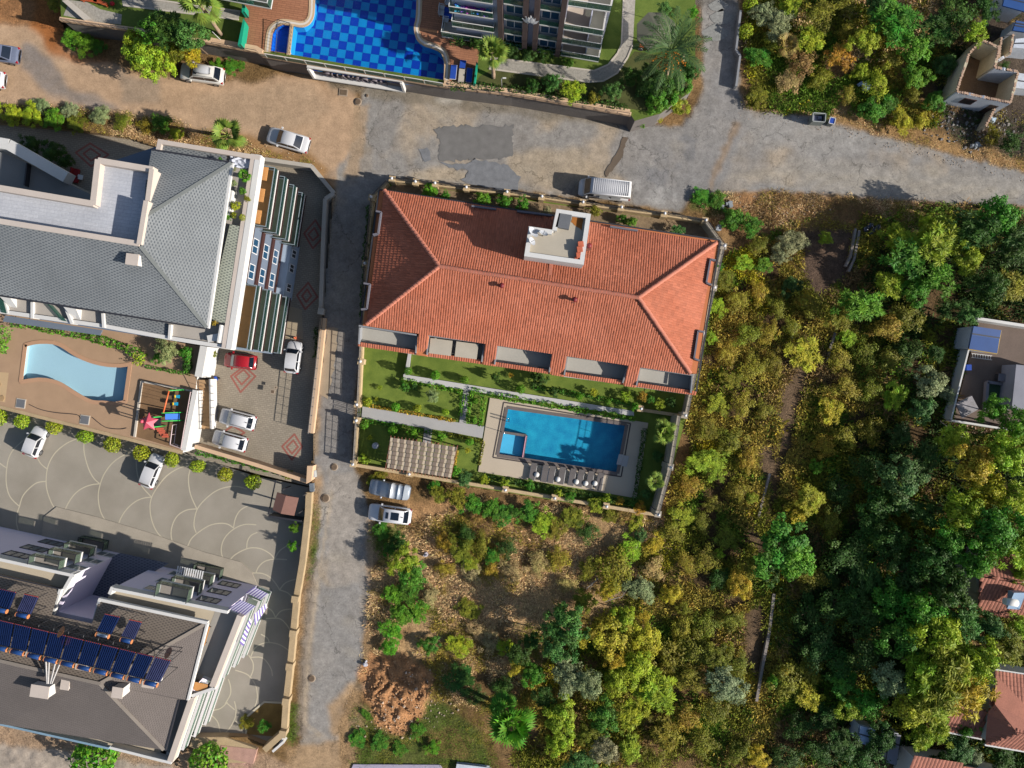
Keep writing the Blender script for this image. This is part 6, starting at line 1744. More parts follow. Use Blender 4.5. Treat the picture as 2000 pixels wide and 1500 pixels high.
  if e=="sunroofs":
   for u0,u1,w_ in((.44,.50,.5),(.56,.74,.6)):
    b=MB();b.poly([(X(u0),tw*w_,Hc+.055),(X(u1),tw*w_,Hc+.06),(X(u1),-tw*w_,Hc+.06),(X(u0),-tw*w_,Hc+.055)]);b.poly([(X(u0),tw*w_,Hc+.045),(X(u0),-tw*w_,Hc+.045),(X(u1),-tw*w_,Hc+.05),(X(u1),tw*w_,Hc+.05)]);b.build("sunroof",CGL,t)
  if e=="ribs":
   b=MB()
   for k in range(19):
    x=X(.26+k*.037);b.box((x,0,Hc+.005),(.06,tw*1.75,.05))
   b.build("roof_ribs",mat,t,kind="stuff")
   for sg in(-1,1):
    for u0,u1 in((.40,.58),(.62,.8)):
     b=MB();b.add([(X(u0),sg*(hw*.99),.75),(X(u1),sg*(hw*.99),.75),(X(u1),sg*(hw*.93),1.65),(X(u0),sg*(hw*.93),1.65)],[(0,1,2,3)]);b.build("side_panel",M("van_panel_white",C(204,208,212),.35,.03),t)
  if e=="antenna":
   b=MB();b.box((X(rb-.04),0,Hc+.03),(.14,.06,.09));b.build("antenna",BLKP,t)
 t.location=((f+r)/2).xy.to_3d()+Vector((0,0,z+ground_z((front[0]+rear[0])/2,(front[1]+rear[1])/2)if z==0 else z+.01))
 t.rotation_euler=(0,0,math.atan2(d.y,d.x))
 return t
car("parked_car",(352,139),(439,151),0,"cream white estate with a silver roof box under the trees on the sandy road","car",CARC,"suv",Hc=1.62,extras=("roofbox","rails"))
car("parked_car",(523,262),(604,286),0,"white saloon parked askew on the dry grass by the roof garden corner","car",CARW,"sedan",Hc=1.45)
car("parked_car",(-46,98),(39,110),0,"steel grey saloon cut off by the picture edge on the sandy road","car",CARG,"sedan",Hc=1.45,glassm=CGL)
car("parked_car",(-78,148),(11,158),0,"white car mostly outside the picture, below the steel grey saloon","car",CARW,"hatch")
car("delivery_van",(1130,366),(1232,377),0,"white panel van with a ribbed roof beside the villa wall","van",CARW,"van",Hc=1.98,extras=("ribs",),Wc=1.98)
car("parked_car",(438,702),(502,709),ZY,"dark red hatchback beside the terracotta pots in the parking yard","car",CARR,"hatch",Hc=1.45,glassm=CGL2)
car("parked_car",(577,667),(569,729),ZY,"white hatchback parked lengthways by the yard wall with railing shadows","car",CARW,"hatch",Hc=1.5)
car("parked_car",(430,810),(500,828),ZY,"white hatchback with grey windscreen at the foot of the outside stair","car",CARW,"suv",Hc=1.52,glassm=CGL2,extras=("rails","antenna"))
car("parked_car",(416,852),(483,870),ZY,"white hatchback next to the clipped hedge of the parking yard","car",CARW,"hatch",Hc=1.48,glassm=CGL2,extras=("antenna",))
car("parked_car",(81,835),(59,891),ZY,"small white hatchback between the first round bushes of the car park","car",CARW,"hatch",Hc=1.55)
car("parked_car",(310,888),(285,951),ZY,"white saloon nosed between two round bushes below the playground","car",CARW,"hatch",Hc=1.48)
car("parked_car",(720,998),(804,1009),0,"white people carrier with two dark sunroof panels beside the covered car","car",CARW,"suv",Hc=1.65,extras=("sunroofs","antenna"))
# car under a silver cover
f,r=P(722,949,.6),P(801,963,.6)
d=f-r;L_=d.length;h=L_/2
t=empty("covered_car",(0,0,0),"car wrapped in a silver cover parked below the pergola wall","car")
COV=M("silver_cover",C(168,178,190),.42,.14,3,10,.25,metal=.35);COV2=M("pale_cover_panel",C(204,208,214),.45,.08,3,10,.2,metal=.2)
def cov(seg,m_,nm):
 b=MB();ringloft(b,seg);b.build(nm,m_,t)
st=[(h,.55,.15,.3,.55),(h-.12,.78,.08,.4,.72),(h*.62,.84,.06,.5,.9),(h*.42,.82,.06,.6,1.0),(h*.14,.8,.06,.7,1.42),(-h*.1,.8,.06,.75,1.5),(-h*.45,.8,.06,.75,1.47),(-h*.72,.8,.06,.7,1.32),(-h*.93,.78,.08,.55,.95),(-h,.6,.12,.4,.6)]
cov(st[:6],COV,"cover");cov(st[5:7],COV2,"cover_panel");cov(st[6:8],COV,"cover_panel");cov(st[7:],COV,"cover_panel")
for sg in(-1,1):
 b=MB();b.ball((h*.34,sg*.92,.95),.12,8);b.build("mirror_pocket",COV2,t)
t.location=((f+r)/2).xy.to_3d()+Vector((0,0,.05));t.rotation_euler=(0,0,math.atan2(d.y,d.x))
# ---------------------------------------------------------------- houses, ruins and clutter among the trees on the east side
RUIN=M("flaking_lime_wall",C(214,200,170),.95,.25,2,8,.3);RUINW=M("whitewash_wall",C(206,212,222),.9,.2,2,8,.2)
BRK=M("broken_brick",C(196,164,140),.95,.35,6,12,.5)
rn=empty("ruined_house",P(1930,150,0),"roofless ruined house with crumbling pale walls at the wood's edge","ruin")
def rwall(pts,z,w=.28,z0=-.3,m_=RUIN,name="wall"):
 for a,c in zip(pts[:-1],pts[1:]):
  A,Cc=P(*a,z),P(*c,z);n=max(2,int((Cc-A).length/.45));d=(Cc-A)/n
  b=MB();nn=Vector((-d.y,d.x,0)).normalized()*(w/2);zs_=[z-random.uniform(0,.28)for _ in range(n+1)]
  for i in range(n):
   p,q=A+d*i,A+d*(i+1)
   vs=[(p-nn).xy.to_3d(),(p+nn).xy.to_3d(),(q+nn).xy.to_3d(),(q-nn).xy.to_3d()]
   vs=[Vector((v.x,v.y,z0))for v in vs]+[Vector((vs[0].x,vs[0].y,zs_[i])),Vector((vs[1].x,vs[1].y,zs_[i])),Vector((vs[2].x,vs[2].y,zs_[i+1])),Vector((vs[3].x,vs[3].y,zs_[i+1]))]
   b.add(vs,[(4,7,6,5),(0,4,5,1),(1,5,6,2),(2,6,7,3),(3,7,4,0)])
   b.f[-5]=b.f[-5][::-1]
  b.build(name,m_,rn)
  b=MB()
  for i in range(n*2):
   p=A+(Cc-A)*(i+.5)/(n*2);b.box((p.x,p.y,z-.18+random.uniform(-.08,.03)),(.2,.24,.16),random.random())
  b.build("broken_course",BRK,rn,kind="stuff")
rwall([(1894,104),(1870,176)],3.0);rwall([(1870,178),(1975,200)],2.9,.28,-.3,RUINW);rwall([(1990,139),(1975,199)],2.9);rwall([(1944,131),(1989,139)],2.9,.28,-.3,RUINW);rwall([(1953,93),(1944,130)],3.0);rwall([(1919,77),(1953,92)],3.0);rwall([(1917,78),(1896,102)],2.6)
rwall([(1944,212),(1926,246)],1.4);rwall([(1957,72),(1952,112)],2.2);rwall([(1980,66),(1975,102)],2.4);rwall([(1975,103),(1950,116)],1.6,.2,-.3,RUINW)
a,c=P(1874,181,0),P(1980,203,0)
dR=(P(1975,200,2.9)-P(1870,178,2.9)).normalized();nR=Vector((dR.y,-dR.x,0));A0=P(1870,178,2.9)
b=MB();wallbox(b,Vector((A0.x,A0.y,0))+dR*1.3,Vector((A0.x,A0.y,0))+dR*2.6,1.0,2.2,nR,.145,.18);w_=b.build("window",M("dark_red_wood",C(96,62,60),.8),rn)
for k in range(2):
 b=MB();wallbox(b,Vector((A0.x,A0.y,0))+dR*(1.38+.6*k),Vector((A0.x,A0.y,0))+dR*(1.9+.6*k),1.1,2.1,nR,.182,.2);b.build("pane",BLKP,w_)
b=MB();wallbox(b,Vector((A0.x,A0.y,0))+dR*4.2,Vector((A0.x,A0.y,0))+dR*5.1,-.2,1.9,nR,.146,.17);b.build("doorway_panel",M("painted_doorway_dark",C(70,54,44),.95),rn)  # flat dark panel painted to read as the shade inside a doorway
b=MB();b.prism(xy([(1894,104),(1919,77),(1953,93),(1944,131),(1990,139),(1975,200),(1870,177)],3),-.3,.06);b.build("dirt_floor",M("ruin_floor",C(140,112,84),.95,.35,2,9,.4),rn)
BLS=M("blue_sheet_roof",C(44,84,146),.5,.15,2)
def shed(q,z,lab,mat=BLS,name="shed",ribs=3,drop=.25):
 t=empty(name,P(*q[0],0),lab,"shed")
 p=PL(q,z);b=MB();b.prism([(v.x,v.y)for v in p],z-.1,[z,z,z-drop,z-drop],bottom=True);b.build("roof",mat,t)
 b=MB();b.prism([(p[0].lerp(v,.94).x,p[0].lerp(v,.94).y)for v in p],-.2,z-drop-.12);b.build("wall",RUINW,t)
 for k in range(1,ribs+1):
  f=k/(ribs+1);b=MB();b.bar(p[0].lerp(p[3],f)+Vector((0,0,.05-drop*f)),p[1].lerp(p[2],f)+Vector((0,0,.05-drop*f)),.12,.06);b.build("roof_seam",DARKM,t)
 return t
shed([(1966,-20),(2010,-12),(2004,22),(1960,10)],2.6,"small shed under a deep blue sheet roof in the top corner")
shed([(1985,40),(2040,50),(2036,66),(1980,58)],2.2,"dark blue sheet roof between the ruin and the top corner")
shed([(1984,76),(2040,70),(2034,96),(1980,92)],2.4,"pale whitish sheet roof beside the ruined house",RUINW,ribs=1)
shed([(1987,142),(2040,150),(2034,176),(1980,170)],1.9,"pale low roof touching the ruined house's far wall",RUINW,ribs=1)
# walled yard with the blue shed
yw=empty("yard_wall",P(1860,820,0),"thin white wall round the neighbour's dark tiled yard with the blue roof","wall")
for a,c,z,w in(((1910,622),(2060,645),1.6,.3),((1898,660),(1858,819),1.6,.16),((1858,821),(1990,842),1.4,.2)):
 b=MB();b.bar(P(*a,z),P(*c,z),w,z+.3);b.build("wall_panel",WHITE,yw)
b=MB();holed(b,xy([(1908,630),(2060,650),(2050,845),(1858,820)],.0),[],.3);tag(b.build("neighbour_yard",M("dark_yard_tile",C(120,104,94),.9,.2,2,12)),kind="structure")
t=shed([(1902,637),(1956,645),(1949,690),(1894,681)],2.8,"shed with a bright blue ribbed roof and yellow trim in the walled yard",ribs=2)
b=MB()
q=PL([(1902,637),(1956,645),(1949,690),(1894,681)],2.74)
for i in(1,2):b.bar(q[i]-Vector((0,0,.1)),q[(i+1)%4]-Vector((0,0,.2)),.2,.1)
b.build("trim",M("yellow_trim",C(196,166,96)),t)
t=empty("ladder",P(1915,695,.3),"white ladder lying at the foot of the blue roofed shed","ladder")
b=MB()
for dy in(0,8):b.bar(P(1898,690+dy,.5),P(1938,695+dy,.5),.06,.05)
for k in range(8):b.bar(P(1900+5*k,690.5+.6*k,.5),P(1900+5*k,698.5+.6*k,.5),.05,.04)
b.build("rung_frame",WHITE,t)
simple_thing("yard_table",1953,738,.3,-.1,"grey table in the shaded neighbour's yard","table",None,[("table_top",M("worn_grey_wood",C(150,144,150),.8,.15),[((0,0,.7),(1.3,.8,.05))]),("leg",DARKM,[((-.55,0,0),(.08,.6,.7))]),("leg",DARKM,[((.55,0,0),(.08,.6,.7))])])
t=empty("garden_basin",P(1950,775,.3),"square basin with dull green floor in the neighbour's yard","basin")
b=MB()
q=PL([(1930,746),(1972,752),(1966,806),(1926,800)],.75)
for i in range(4):b.bar(q[i],q[(i+1)%4],.3,.5)
b.build("rim",M("worn_grey_wood",(0,0,0)),t);b=MB();b.prism([(v.x,v.y)for v in q],.2,.42);b.build("floor",M("dull_green_floor",C(70,96,70),.8),t)
b=MB();q=PL([(1896,773),(1912,799),(1880,817),(1866,788)],1.2);b.prism([(v.x,v.y)for v in q],1.1,[1.4,1.2,1.15,1.3],bottom=True);tag(b.build("metal_sheet",M("speckled_grey_sheet",C(150,146,150),.7,.4,6)),"tilted grey sheet stained with dirt in the yard's lower corner","sheet")
b=MB();b.prism(xy([(1985,712),(2060,720),(2050,800),(1976,800)],2.5),-.2,2.5);tag(b.build("outbuilding",M("grey_flat_roof",C(150,150,160),.85,.15)),"grey flat roofed outbuilding behind the neighbour's basin","outbuilding")
simple_thing("oil_drum",1884,718,.3,0,"blue plastic drum against the thin white yard wall","drum",None,[("body",BLUEC,[((0,0,0),(.5,.6,.8))])])
# tiled cottages low down
RT2=M("brown_red_cottage_tile",C(178,116,96),.85,.2,2,8,.2,tint=.2)
def cottage(lab,slopes,walls,z,pv=.42):
 t=empty("cottage",P(*walls[0],0),lab,"house")
 b=MB();b.prism(xy(walls,z),-.2,z-.25);b.build("wall",WHITE,t)
 for k,(pts,e0,e1,top)in enumerate(slopes):
  o,e,tp=P(*e0),P(*e1),P(*top);eu,ev,en=plane(o,e,tp)
  b=MB();tile_slope(b,o,eu,ev,en,[uv2(o,eu,ev,[P(*p)for p in pts])],.36,pv,20+k)
  b.build("roof_tiles",RT2,t,kind="stuff")
  b=MB();b.poly([P(*p)-Vector((0,0,.06))for p in pts]);b.build("roof_deck",M("brown_red_cottage_tile",(0,0,0)),t)
 return t
ap_=(1987,1431,6.0);ap2=(2080,1446,6.0);ap0=(1944,1376,6.0)
ct=cottage("cottage with a brown red hip roof in the lower corner, behind the yellow green tree",[
([(1925,1453,4.2),(2060,1476,4.2),ap2,ap_],(1925,1453,4.2),(2060,1476,4.2),ap_),
([(1930,1392,4.6),(1925,1453,4.2),ap_,ap0],(1934,1350,4.2),(1925,1453,4.2),ap_),
([ap_,ap2,(2080,1330,4.4),(1946,1310,4.4),ap0],(2080,1330,4.4),(1946,1310,4.4),ap_)],[(1930,1450),(2050,1470),(2070,1335),(1948,1315)],4.3)
b=MB();b.bar(P(1924,1455,4.2),P(2060,1478,4.2),.18,.2);b.bar(P(1944,1308,4.4),P(2060,1326,4.4),.18,.2);b.build("gutter",WHITE,ct)
ct=cottage("low lean-to with brown red tiles and a white gutter beside the hip roofed cottage",[([(1845,1427,3.0),(1918,1442,3.0),(1926,1386,4.2),(1856,1372,4.2)],(1845,1427,3.0),(1918,1442,3.0),(1890,1380,4.2))],[(1850,1424),(1915,1438),(1922,1392),(1860,1380)],3.0)
b=MB();b.bar(P(1844,1429,3.0),P(1918,1444,3.0),.16,.2);b.build("gutter",WHITE,ct)
cottage("pinkish tiled cottage roof along the bottom edge under dark trees",[([(1770,1540,3.2),(1900,1560,3.2),(1880,1490,4.4),(1785,1478,4.4)],(1770,1540,3.2),(1900,1560,3.2),(1830,1485,4.4))],[(1776,1530),(1890,1545),(1880,1494),(1790,1484)],3.2)
cottage("small tiled roof poking out right at the bottom edge beside the hip roofed cottage",[([(1856,1492,3.2),(1990,1516,3.2),(1980,1580,3.0),(1850,1560,3.0)][::-1],(1850,1560,3.0),(1980,1580,3.0),(1920,1504,3.9))],[(1860,1496),(1985,1518),(1975,1570),(1855,1552)],3.0)
ct=cottage("tiled cottage carrying a white solar water heater at the wood's edge",[([(1910,1196,3.2),(2060,1222,3.2),(2060,1150,4.8),(1948,1128,4.8),(1914,1122,4.6)],(1910,1196,3.2),(2060,1222,3.2),(1980,1140,4.8)),([(1914,1120,4.6),(2060,1148,4.8),(2060,1096,3.6),(1920,1075,3.6)],(2060,1096,3.6),(1920,1075,3.6),(1980,1134,4.8))],[(1915,1190),(2050,1215),(2050,1100),(1922,1080)],3.2)
b=MB();b.bar(P(1906,1115,3.6),P(1916,1160,3.4),.35,3.4);b.build("white_gable",WHITE,ct)
t=empty("solar_heater",P(1978,1175,4),"white solar water heater with its round tank on the cottage tiles","solar heater")
b=MB();b.prism(xy([(1974,1155),(1997,1155),(1994,1192),(1970,1190)],5.2),4.8,[5.7,5.7,5.0,5.0],bottom=True);b.build("collector_panel",M("pale_blue_collector",C(160,186,212),.3),t)
b=MB();b.tube([P(1962,1174,5.9),P(1986,1178,5.9)],.36,12);b.build("tank",WHITE,t)
for q in((1972,1158),(1994,1158),(1992,1190)):b=MB();p=P(*q,5);b.tube([(p.x,p.y,3.6),(p.x,p.y,5.2)],.04,4);b.build("leg",DARKM,t)
t=shed([(1681,1418),(1711,1425),(1699,1459),(1676,1450)],2.4,"little hut with a pale blue white sheet roof lost in the dark trees",M("pale_blue_sheet",C(176,196,222),.6,.15),ribs=1)
t=shed([(1738,1432),(1760,1436),(1752,1496),(1732,1490)],2.0,"grey roofed hut beside the pale blue hut in the dark trees",M("grey_flat_roof",(0,0,0)),ribs=2)
b=MB();q=PL([(690,1493),(860,1494),(900,1560),(660,1560)],.12);b.prism([(v.x,v.y)for v in q],-.3,.12);tag(b.build("rubble_slab",M("lilac_slab",C(180,170,190),.9,.15)),kind="structure")
t=shed([(892,1492),(960,1500),(950,1570),(880,1560)],.5,"pale roof edge peeping in at the bottom beside the fan palm",RUINW,ribs=1)
# old concrete footings in the scrub
FOOT=M("old_concrete",C(150,140,132),.95,.25,3,9,.3)
def footing(pts,lab,w=.25,h=.35):
 b=MB()
 for a,c in zip(pts[:-1],pts[1:]):b.bar(P(*a,h),P(*c,h),w,h+.3)
 tag(b.build("concrete_footing",FOOT),lab,"footing","old footings in the scrub")
footing([(1672,446),(1662,500),(1652,520)],"old concrete footing starting at the black rubbish bags");footing([(1679,450),(1669,505),(1658,530)],"second concrete footing, parallel to the one at the rubbish bags")
footing([(1632,650),(1622,680),(1616,705)],"short pale footing in the track above the lime bush");footing([(1556,632),(1546,660)],"short footing lying beside the ochre scrub near the bright green tree")
footing([(1504,925),(1488,985),(1482,1010)],"footing along the bare track below the villa's wall corner");footing([(1512,1160),(1502,1240),(1490,1300),(1478,1370)],"long pale footing edging the shaded track low down",.3,.4)
# rubbish, bins and stones
BAG=M("black_bin_bag",C(40,46,66),.22,.2,6,spec=.7)
for k,(px,py,r_,lab)in enumerate(((1689,449,.34,"black rubbish bag at the upper footing, on the road side of the bag heap"),(1697,443,.4,"largest black rubbish bag on top of the bag heap"),(1703,450,.36,"black rubbish bag in the middle of the heap"),(1712,445,.34,"black rubbish bag at the far end of the heap from the footing"),(1699,456,.3,"small black rubbish bag at the front of the heap"))):
 b=MB();c=P(px,py,0);b.ball((c.x,c.y,.25),r_,9,0,.5,.75);b.ball((c.x+.1,c.y+.15,.25+r_*.7),r_*.3,6);tag(b.build("rubbish_bag",BAG),lab,"rubbish bag","black rubbish bags in the scrub")
t=simple_thing("waste_container",1590,238,0,-.08,"grey open waste container at the road edge","waste container",None,[("body",M("galvanised_grey",C(130,136,132),.6,.15),[((0,.42,.15),(1.3,.06,1.15)),((0,-.42,.15),(1.3,.06,1.15)),((.63,0,.15),(.06,.9,1.15)),((-.63,0,.15),(.06,.9,1.15)),((0,0,.12),(1.25,.85,.06))]),("rim",M("galvanised_rim",C(176,180,176),.5),[((0,.45,1.28),(1.4,.08,.06)),((0,-.45,1.28),(1.4,.08,.06)),((.67,0,1.28),(.08,.98,.06)),((-.67,0,1.28),(.08,.98,.06))]),("refuse",M("mixed_refuse",C(150,150,170),.7,.5,9),[((-.1,0,.6),(1.1,.7,.25)),((.2,.1,.8),(.4,.3,.2))])])
simple_thing("wheelie_bin",1618,242,0,-.25,"small white rimmed bin next to the grey waste container","bin",None,[("body",M("galvanised_grey",(0,0,0)),[((0,0,.1),(.5,.6,.8))]),("rim",WHITE,[((0,.33,.9),(.62,.06,.08)),((0,-.33,.9),(.62,.06,.08)),((.3,0,.9),(.06,.7,.08)),((-.3,0,.9),(.06,.7,.08))]),("opening",BLUEC,[((0,0,.9),(.5,.58,.02))])])
for px,py,s_,c_,lab in((1688,172,1.0,C(170,190,230),"pale blue plastic heap in the bushes above the road"),(1905,286,.7,C(150,156,160),"grey dumped debris heap in the dry grass below the ruin"),(1420,402,.8,C(190,180,186),"pale debris heap by the verge grass at the villa corner"),(1403,445,.6,C(176,182,190),"crumpled grey sheet by the villa's corner pillar"),(832,1083,.5,C(220,212,220),"white debris at the fig tree on the dry lot"),(714,1296,.5,C(214,214,222),"white litter pile at the road edge by the earth heap"),(1935,235,.6,C(190,210,226),"pale drum and rubbish beside the ruin's wall stub")):
 b=MB()
 for k in range(9):
  c=P(px,py,0)+Vector((random.gauss(0,.25)*s_,random.gauss(0,.22)*s_,0));b.box((c.x,c.y,random.uniform(0,.1)),(random.uniform(.3,.6)*s_,random.uniform(.3,.6)*s_,random.uniform(.25,.4)),random.random()*3,0,.5,random.uniform(.5,1))
 tag(b.build("debris_heap",M("debris_%d"%(px%97),c_,.8,.35,6)),lab,"debris")
def pebbles(name,n,fn,rmin,rmax,mat):
 b=MB()
 for k in range(n):
  px,py=fn();c=P(px,py,0);r_=random.uniform(rmin,rmax)*random.uniform(.5,1)
  z=ground_z(px,py);vs=[]
  for k2 in range(5):
   a=k2*1.2566+random.random()*.5;vs.append((c.x+math.cos(a)*r_*random.uniform(.7,1.2),c.y+math.sin(a)*r_*random.uniform(.7,1.2),z-.05))
  vs+=[((v[0]-c.x)*.6+c.x,(v[1]-c.y)*.6+c.y,z+r_*random.uniform(.5,.9))for v in vs]
  b.add(vs,[(5,6,7,8,9)]+[(i,(i+1)%5,5+(i+1)%5,5+i)for i in range(5)],0,random.random())
 return tag(b.build(name,mat),kind="stuff")
def inpl(poly):
 x0=min(p[0]for p in poly);x1=max(p[0]for p in poly);y0=min(p[1]for p in poly);y1=max(p[1]for p in poly)
 def f():
  while True:
   x,y=random.uniform(x0,x1),random.uniform(y0,y1)
   if inpoly(np.array([x]),np.array([y]),poly)[0]:return x,y
 return f
pebbles("soil_clods",520,inpl([(722,1290),(785,1280),(850,1320),(830,1400),(785,1440),(735,1420),(708,1350)]),.04,.17,M("soil_clod",C(212,166,122),.95,.3,5,12,.4,tint=.3))
pebbles("rubble",120,inpl([(780,1280),(880,1310),(900,1400),(820,1440),(700,1450),(690,1400),(800,1330)]),.05,.22,M("pale_rubble",C(200,178,156),.95,.25,5,tint=.3))
pebbles("rubble",260,inpl([(1840,190),(1880,200),(1980,215),(1990,260),(1900,300),(1800,260)]),.05,.25,M("grey_rubble",C(150,144,140),.95,.3,5,tint=.4))
pebbles("rubble",160,inpl([(1380,385),(1500,378),(1640,400),(1620,440),(1480,440)]),.04,.16,M("pale_rubble",(0,0,0)))
pebbles("rubble",90,inpl([(1830,825),(1960,838),(1950,850),(1850,842)]),.05,.2,M("broken_brick",(0,0,0),tint=0))
pebbles("road_stones",260,inpl([(1440,218),(1560,226),(2000,345),(2000,360),(1560,245),(1450,232)]),.03,.1,M("pale_rubble",(0,0,0)))
pebbles("road_stones",200,inpl([(0,190),(300,220),(600,300),(650,345),(600,330),(300,240),(0,205)]),.03,.1,M("pale_rubble",(0,0,0)))
pebbles("road_stones",160,inpl([(705,1010),(730,1010),(725,1170),(690,1350),(670,1400),(700,1250)]),.03,.09,M("pale_rubble",(0,0,0)))
# ---------------------------------------------------------------- plants
def leafmat(name,transl=.25):
 m=bpy.data.materials.new(name);m.use_nodes=True
 t=m.node_tree;N=t.nodes;L=t.links;b=N["Principled BSDF"]
 b.inputs["Roughness"].default_value=.6;b.inputs["Specular IOR Level"].default_value=.22
 oi=N.new("ShaderNodeObjectInfo");at=N.new("ShaderNodeAttribute");at.attribute_name="leaf"
 sp=N.new("ShaderNodeSeparateXYZ");L.new(at.outputs["Vector"],sp.inputs[0])
 hs=N.new("ShaderNodeHueSaturation")
 mh=N.new("ShaderNodeMapRange");mh.inputs["To Min"].default_value=.53;mh.inputs["To Max"].default_value=.475
 L.new(sp.outputs["Y"],mh.inputs["Value"]);L.new(mh.outputs["Result"],hs.inputs["Hue"])
 mv=N.new("ShaderNodeMapRange");mv.inputs["To Min"].default_value=.45;mv.inputs["To Max"].default_value=1.6
 L.new(sp.outputs["X"],mv.inputs["Value"]);L.new(mv.outputs["Result"],hs.inputs["Value"])
 L.new(oi.outputs["Color"],hs.inputs["Color"]);L.new(hs.outputs["Color"],b.inputs["Base Color"])
 tr=N.new("ShaderNodeBsdfTranslucent");L.new(hs.outputs["Color"],tr.inputs["Color"])
 mx=N.new("ShaderNodeMixShader");mx.inputs[0].default_value=transl
 L.new(b.outputs[0],mx.inputs[1]);L.new(tr.outputs[0],mx.inputs[2]);L.new(mx.outputs[0],N["Material Output"].inputs["Surface"])
 return m
LEAF=leafmat("leaf")
BARK=M("bark",C(120,100,82),.95,.3,4,12,.4)
def quadmesh(name,V,leaf,mats,colattr=None):
 """V: (n,4,3) quads; leaf: (n,2) brightness and hue"""
 n=len(V);me=bpy.data.meshes.new(name)
 me.vertices.add(n*4);me.vertices.foreach_set("co",V.reshape(-1).astype(np.float32))
 me.loops.add(n*4);me.loops.foreach_set("vertex_index",np.arange(n*4,dtype=np.int32))
 me.polygons.add(n);me.polygons.foreach_set("loop_start",np.arange(0,n*4,4,dtype=np.int32));me.polygons.foreach_set("loop_total",np.full(n,4,np.int32))
 me.update(calc_edges=True)
 a=me.attributes.new("leaf",'FLOAT_VECTOR','FACE')
 lv=np.zeros((n,3),np.float32);lv[:,:2]=leaf;a.data.foreach_set("vector",lv.ravel())
 if colattr is not None:
  a=me.attributes.new("Col",'FLOAT_COLOR','FACE');cc=np.ones((n,4),np.float32);cc[:,:3]=colattr;a.data.foreach_set("color",cc.ravel())
 for m in mats:me.materials.append(m)
 return me
def nrm_(v):return v/np.maximum(1e-6,np.linalg.norm(v,axis=-1,keepdims=True))
def leaves(cen,nor,ln,wd,rng,dirs=None):
 """pointed leaf quads: centre, normal, length, width"""
 n=len(cen);nor=nrm_(nor)
 d=dirs if dirs is not None else rng.normal(size=(n,3))
 d=nrm_(d-(d*nor).sum(-1,keepdims=True)*nor);s=np.cross(nor,d)
 ln=ln[:,None];wd=wd[:,None]
 return np.stack([cen-d*ln*.5,cen+s*wd*.5-d*ln*.05,cen+d*ln*.5,cen-s*wd*.5-d*ln*.05],1)
def crown_mesh(name,kind,seed):
 r=np.random.default_rng(seed)
 Vs=[];Ls=[]
 if kind=="ball":
  n=900;d=nrm_(r.normal(size=(n,3)));lump=1+.10*np.sin(d[:,0]*7+seed)*np.sin(d[:,1]*6)
  c=d*(lump*r.uniform(.8,1.03,n))[:,None]
  return quadmesh(name,leaves(c,d+r.normal(size=(n,3))*.55,r.uniform(.16,.3,n),r.uniform(.1,.16,n),r),np.stack([r.random(n),r.random(n)],1),[LEAF])
 ncl={"broad":70,"fine":95,"feather":46,"scrub":40}[kind]
 d=nrm_(r.normal(size=(ncl,3))*np.array([1,1,.8]));d[:,2]=np.abs(d[:,2])*1.1-.28
 d[:12]=r.normal(size=(12,3))*np.array([.45,.45,.1])+np.array([0,0,.8]);d[:12]*=.9
 ph=r.uniform(0,6.28,4);az=np.arctan2(d[:,1],d[:,0])
 lump=1+.13*np.sin(az*2+ph[0])+.14*np.sin(az*3+ph[1])+.1*np.sin(az*5+ph[2])
 rad=(r.uniform(.2,1,ncl)**.6)*lump*.86
 cc=d*rad[:,None];cc[:,2]*=.85
 for i in range(ncl):
  cb=r.random()*.62;ch=r.random()*.6
  if kind=="feather":
   k=40;base=cc[i];t=r.uniform(0,6.28,k);el=r.uniform(-.5,.75,k)
   dr=np.stack([np.cos(t)*np.cos(el),np.sin(t)*np.cos(el),np.sin(el)],1)
   c=base+dr*r.uniform(.08,.2,k)[:,None];no=np.array([0,0,1])+r.normal(size=(k,3))*.45
   V=leaves(c,no,r.uniform(.14,.27,k),r.uniform(.035,.06,k),r,dr)
  else:
   k={"broad":66,"fine":60,"scrub":64}[kind];cr={"broad":.2,"fine":.19,"scrub":.26}[kind]
   off=nrm_(r.normal(size=(k,3)))*(r.random(k)**.45*cr)[:,None]
   c=cc[i]+off;no=nrm_(off)*.8+nrm_(cc[i]+1e-3)[None]*.35+np.array([0,0,.5])+r.normal(size=(k,3))*.5
   s1,s2={"broad":(.075,.14),"fine":(.06,.12),"scrub":(.06,.14)}[kind]
   ln=r.uniform(s1,s2,k);V=leaves(c,no,ln,ln*r.uniform(.4,.62,k),r)
  Vs.append(V);Ls.append(np.stack([np.clip(cb+r.random(k)*.42,0,1),np.clip(ch+r.random(k)*.4,0,1)],1))
 return quadmesh(name,np.concatenate(Vs),np.concatenate(Ls),[LEAF])
CR={k:[crown_mesh("crown",k,s*7+j*31)for s in range(4)]for j,k in enumerate(("broad","fine","feather","scrub","ball"))}
def trunk_mesh(seed):
 r=random.Random(seed);b=MB()
 top=Vector((r.uniform(-.12,.12),r.uniform(-.12,.12),.55))
 b.tube([(0,0,0),(top.x*.5,top.y*.5,.3),top],[.055,.042,.034],7)
 for k in range(5):
  a=k*1.2566+r.random();e=top+Vector((math.cos(a)*.3,math.sin(a)*.3,r.uniform(.12,.3)))
  b.tube([top,top.lerp(e,.5)+Vector((0,0,.05)),e,e+Vector((math.cos(a)*.15,math.sin(a)*.15,.1))],[.028,.02,.013,.006],5)
 o=b.build("trunk",BARK);me=o.data;bpy.data.objects.remove(o);return me
TRK=[trunk_mesh(s)for s in range(3)]
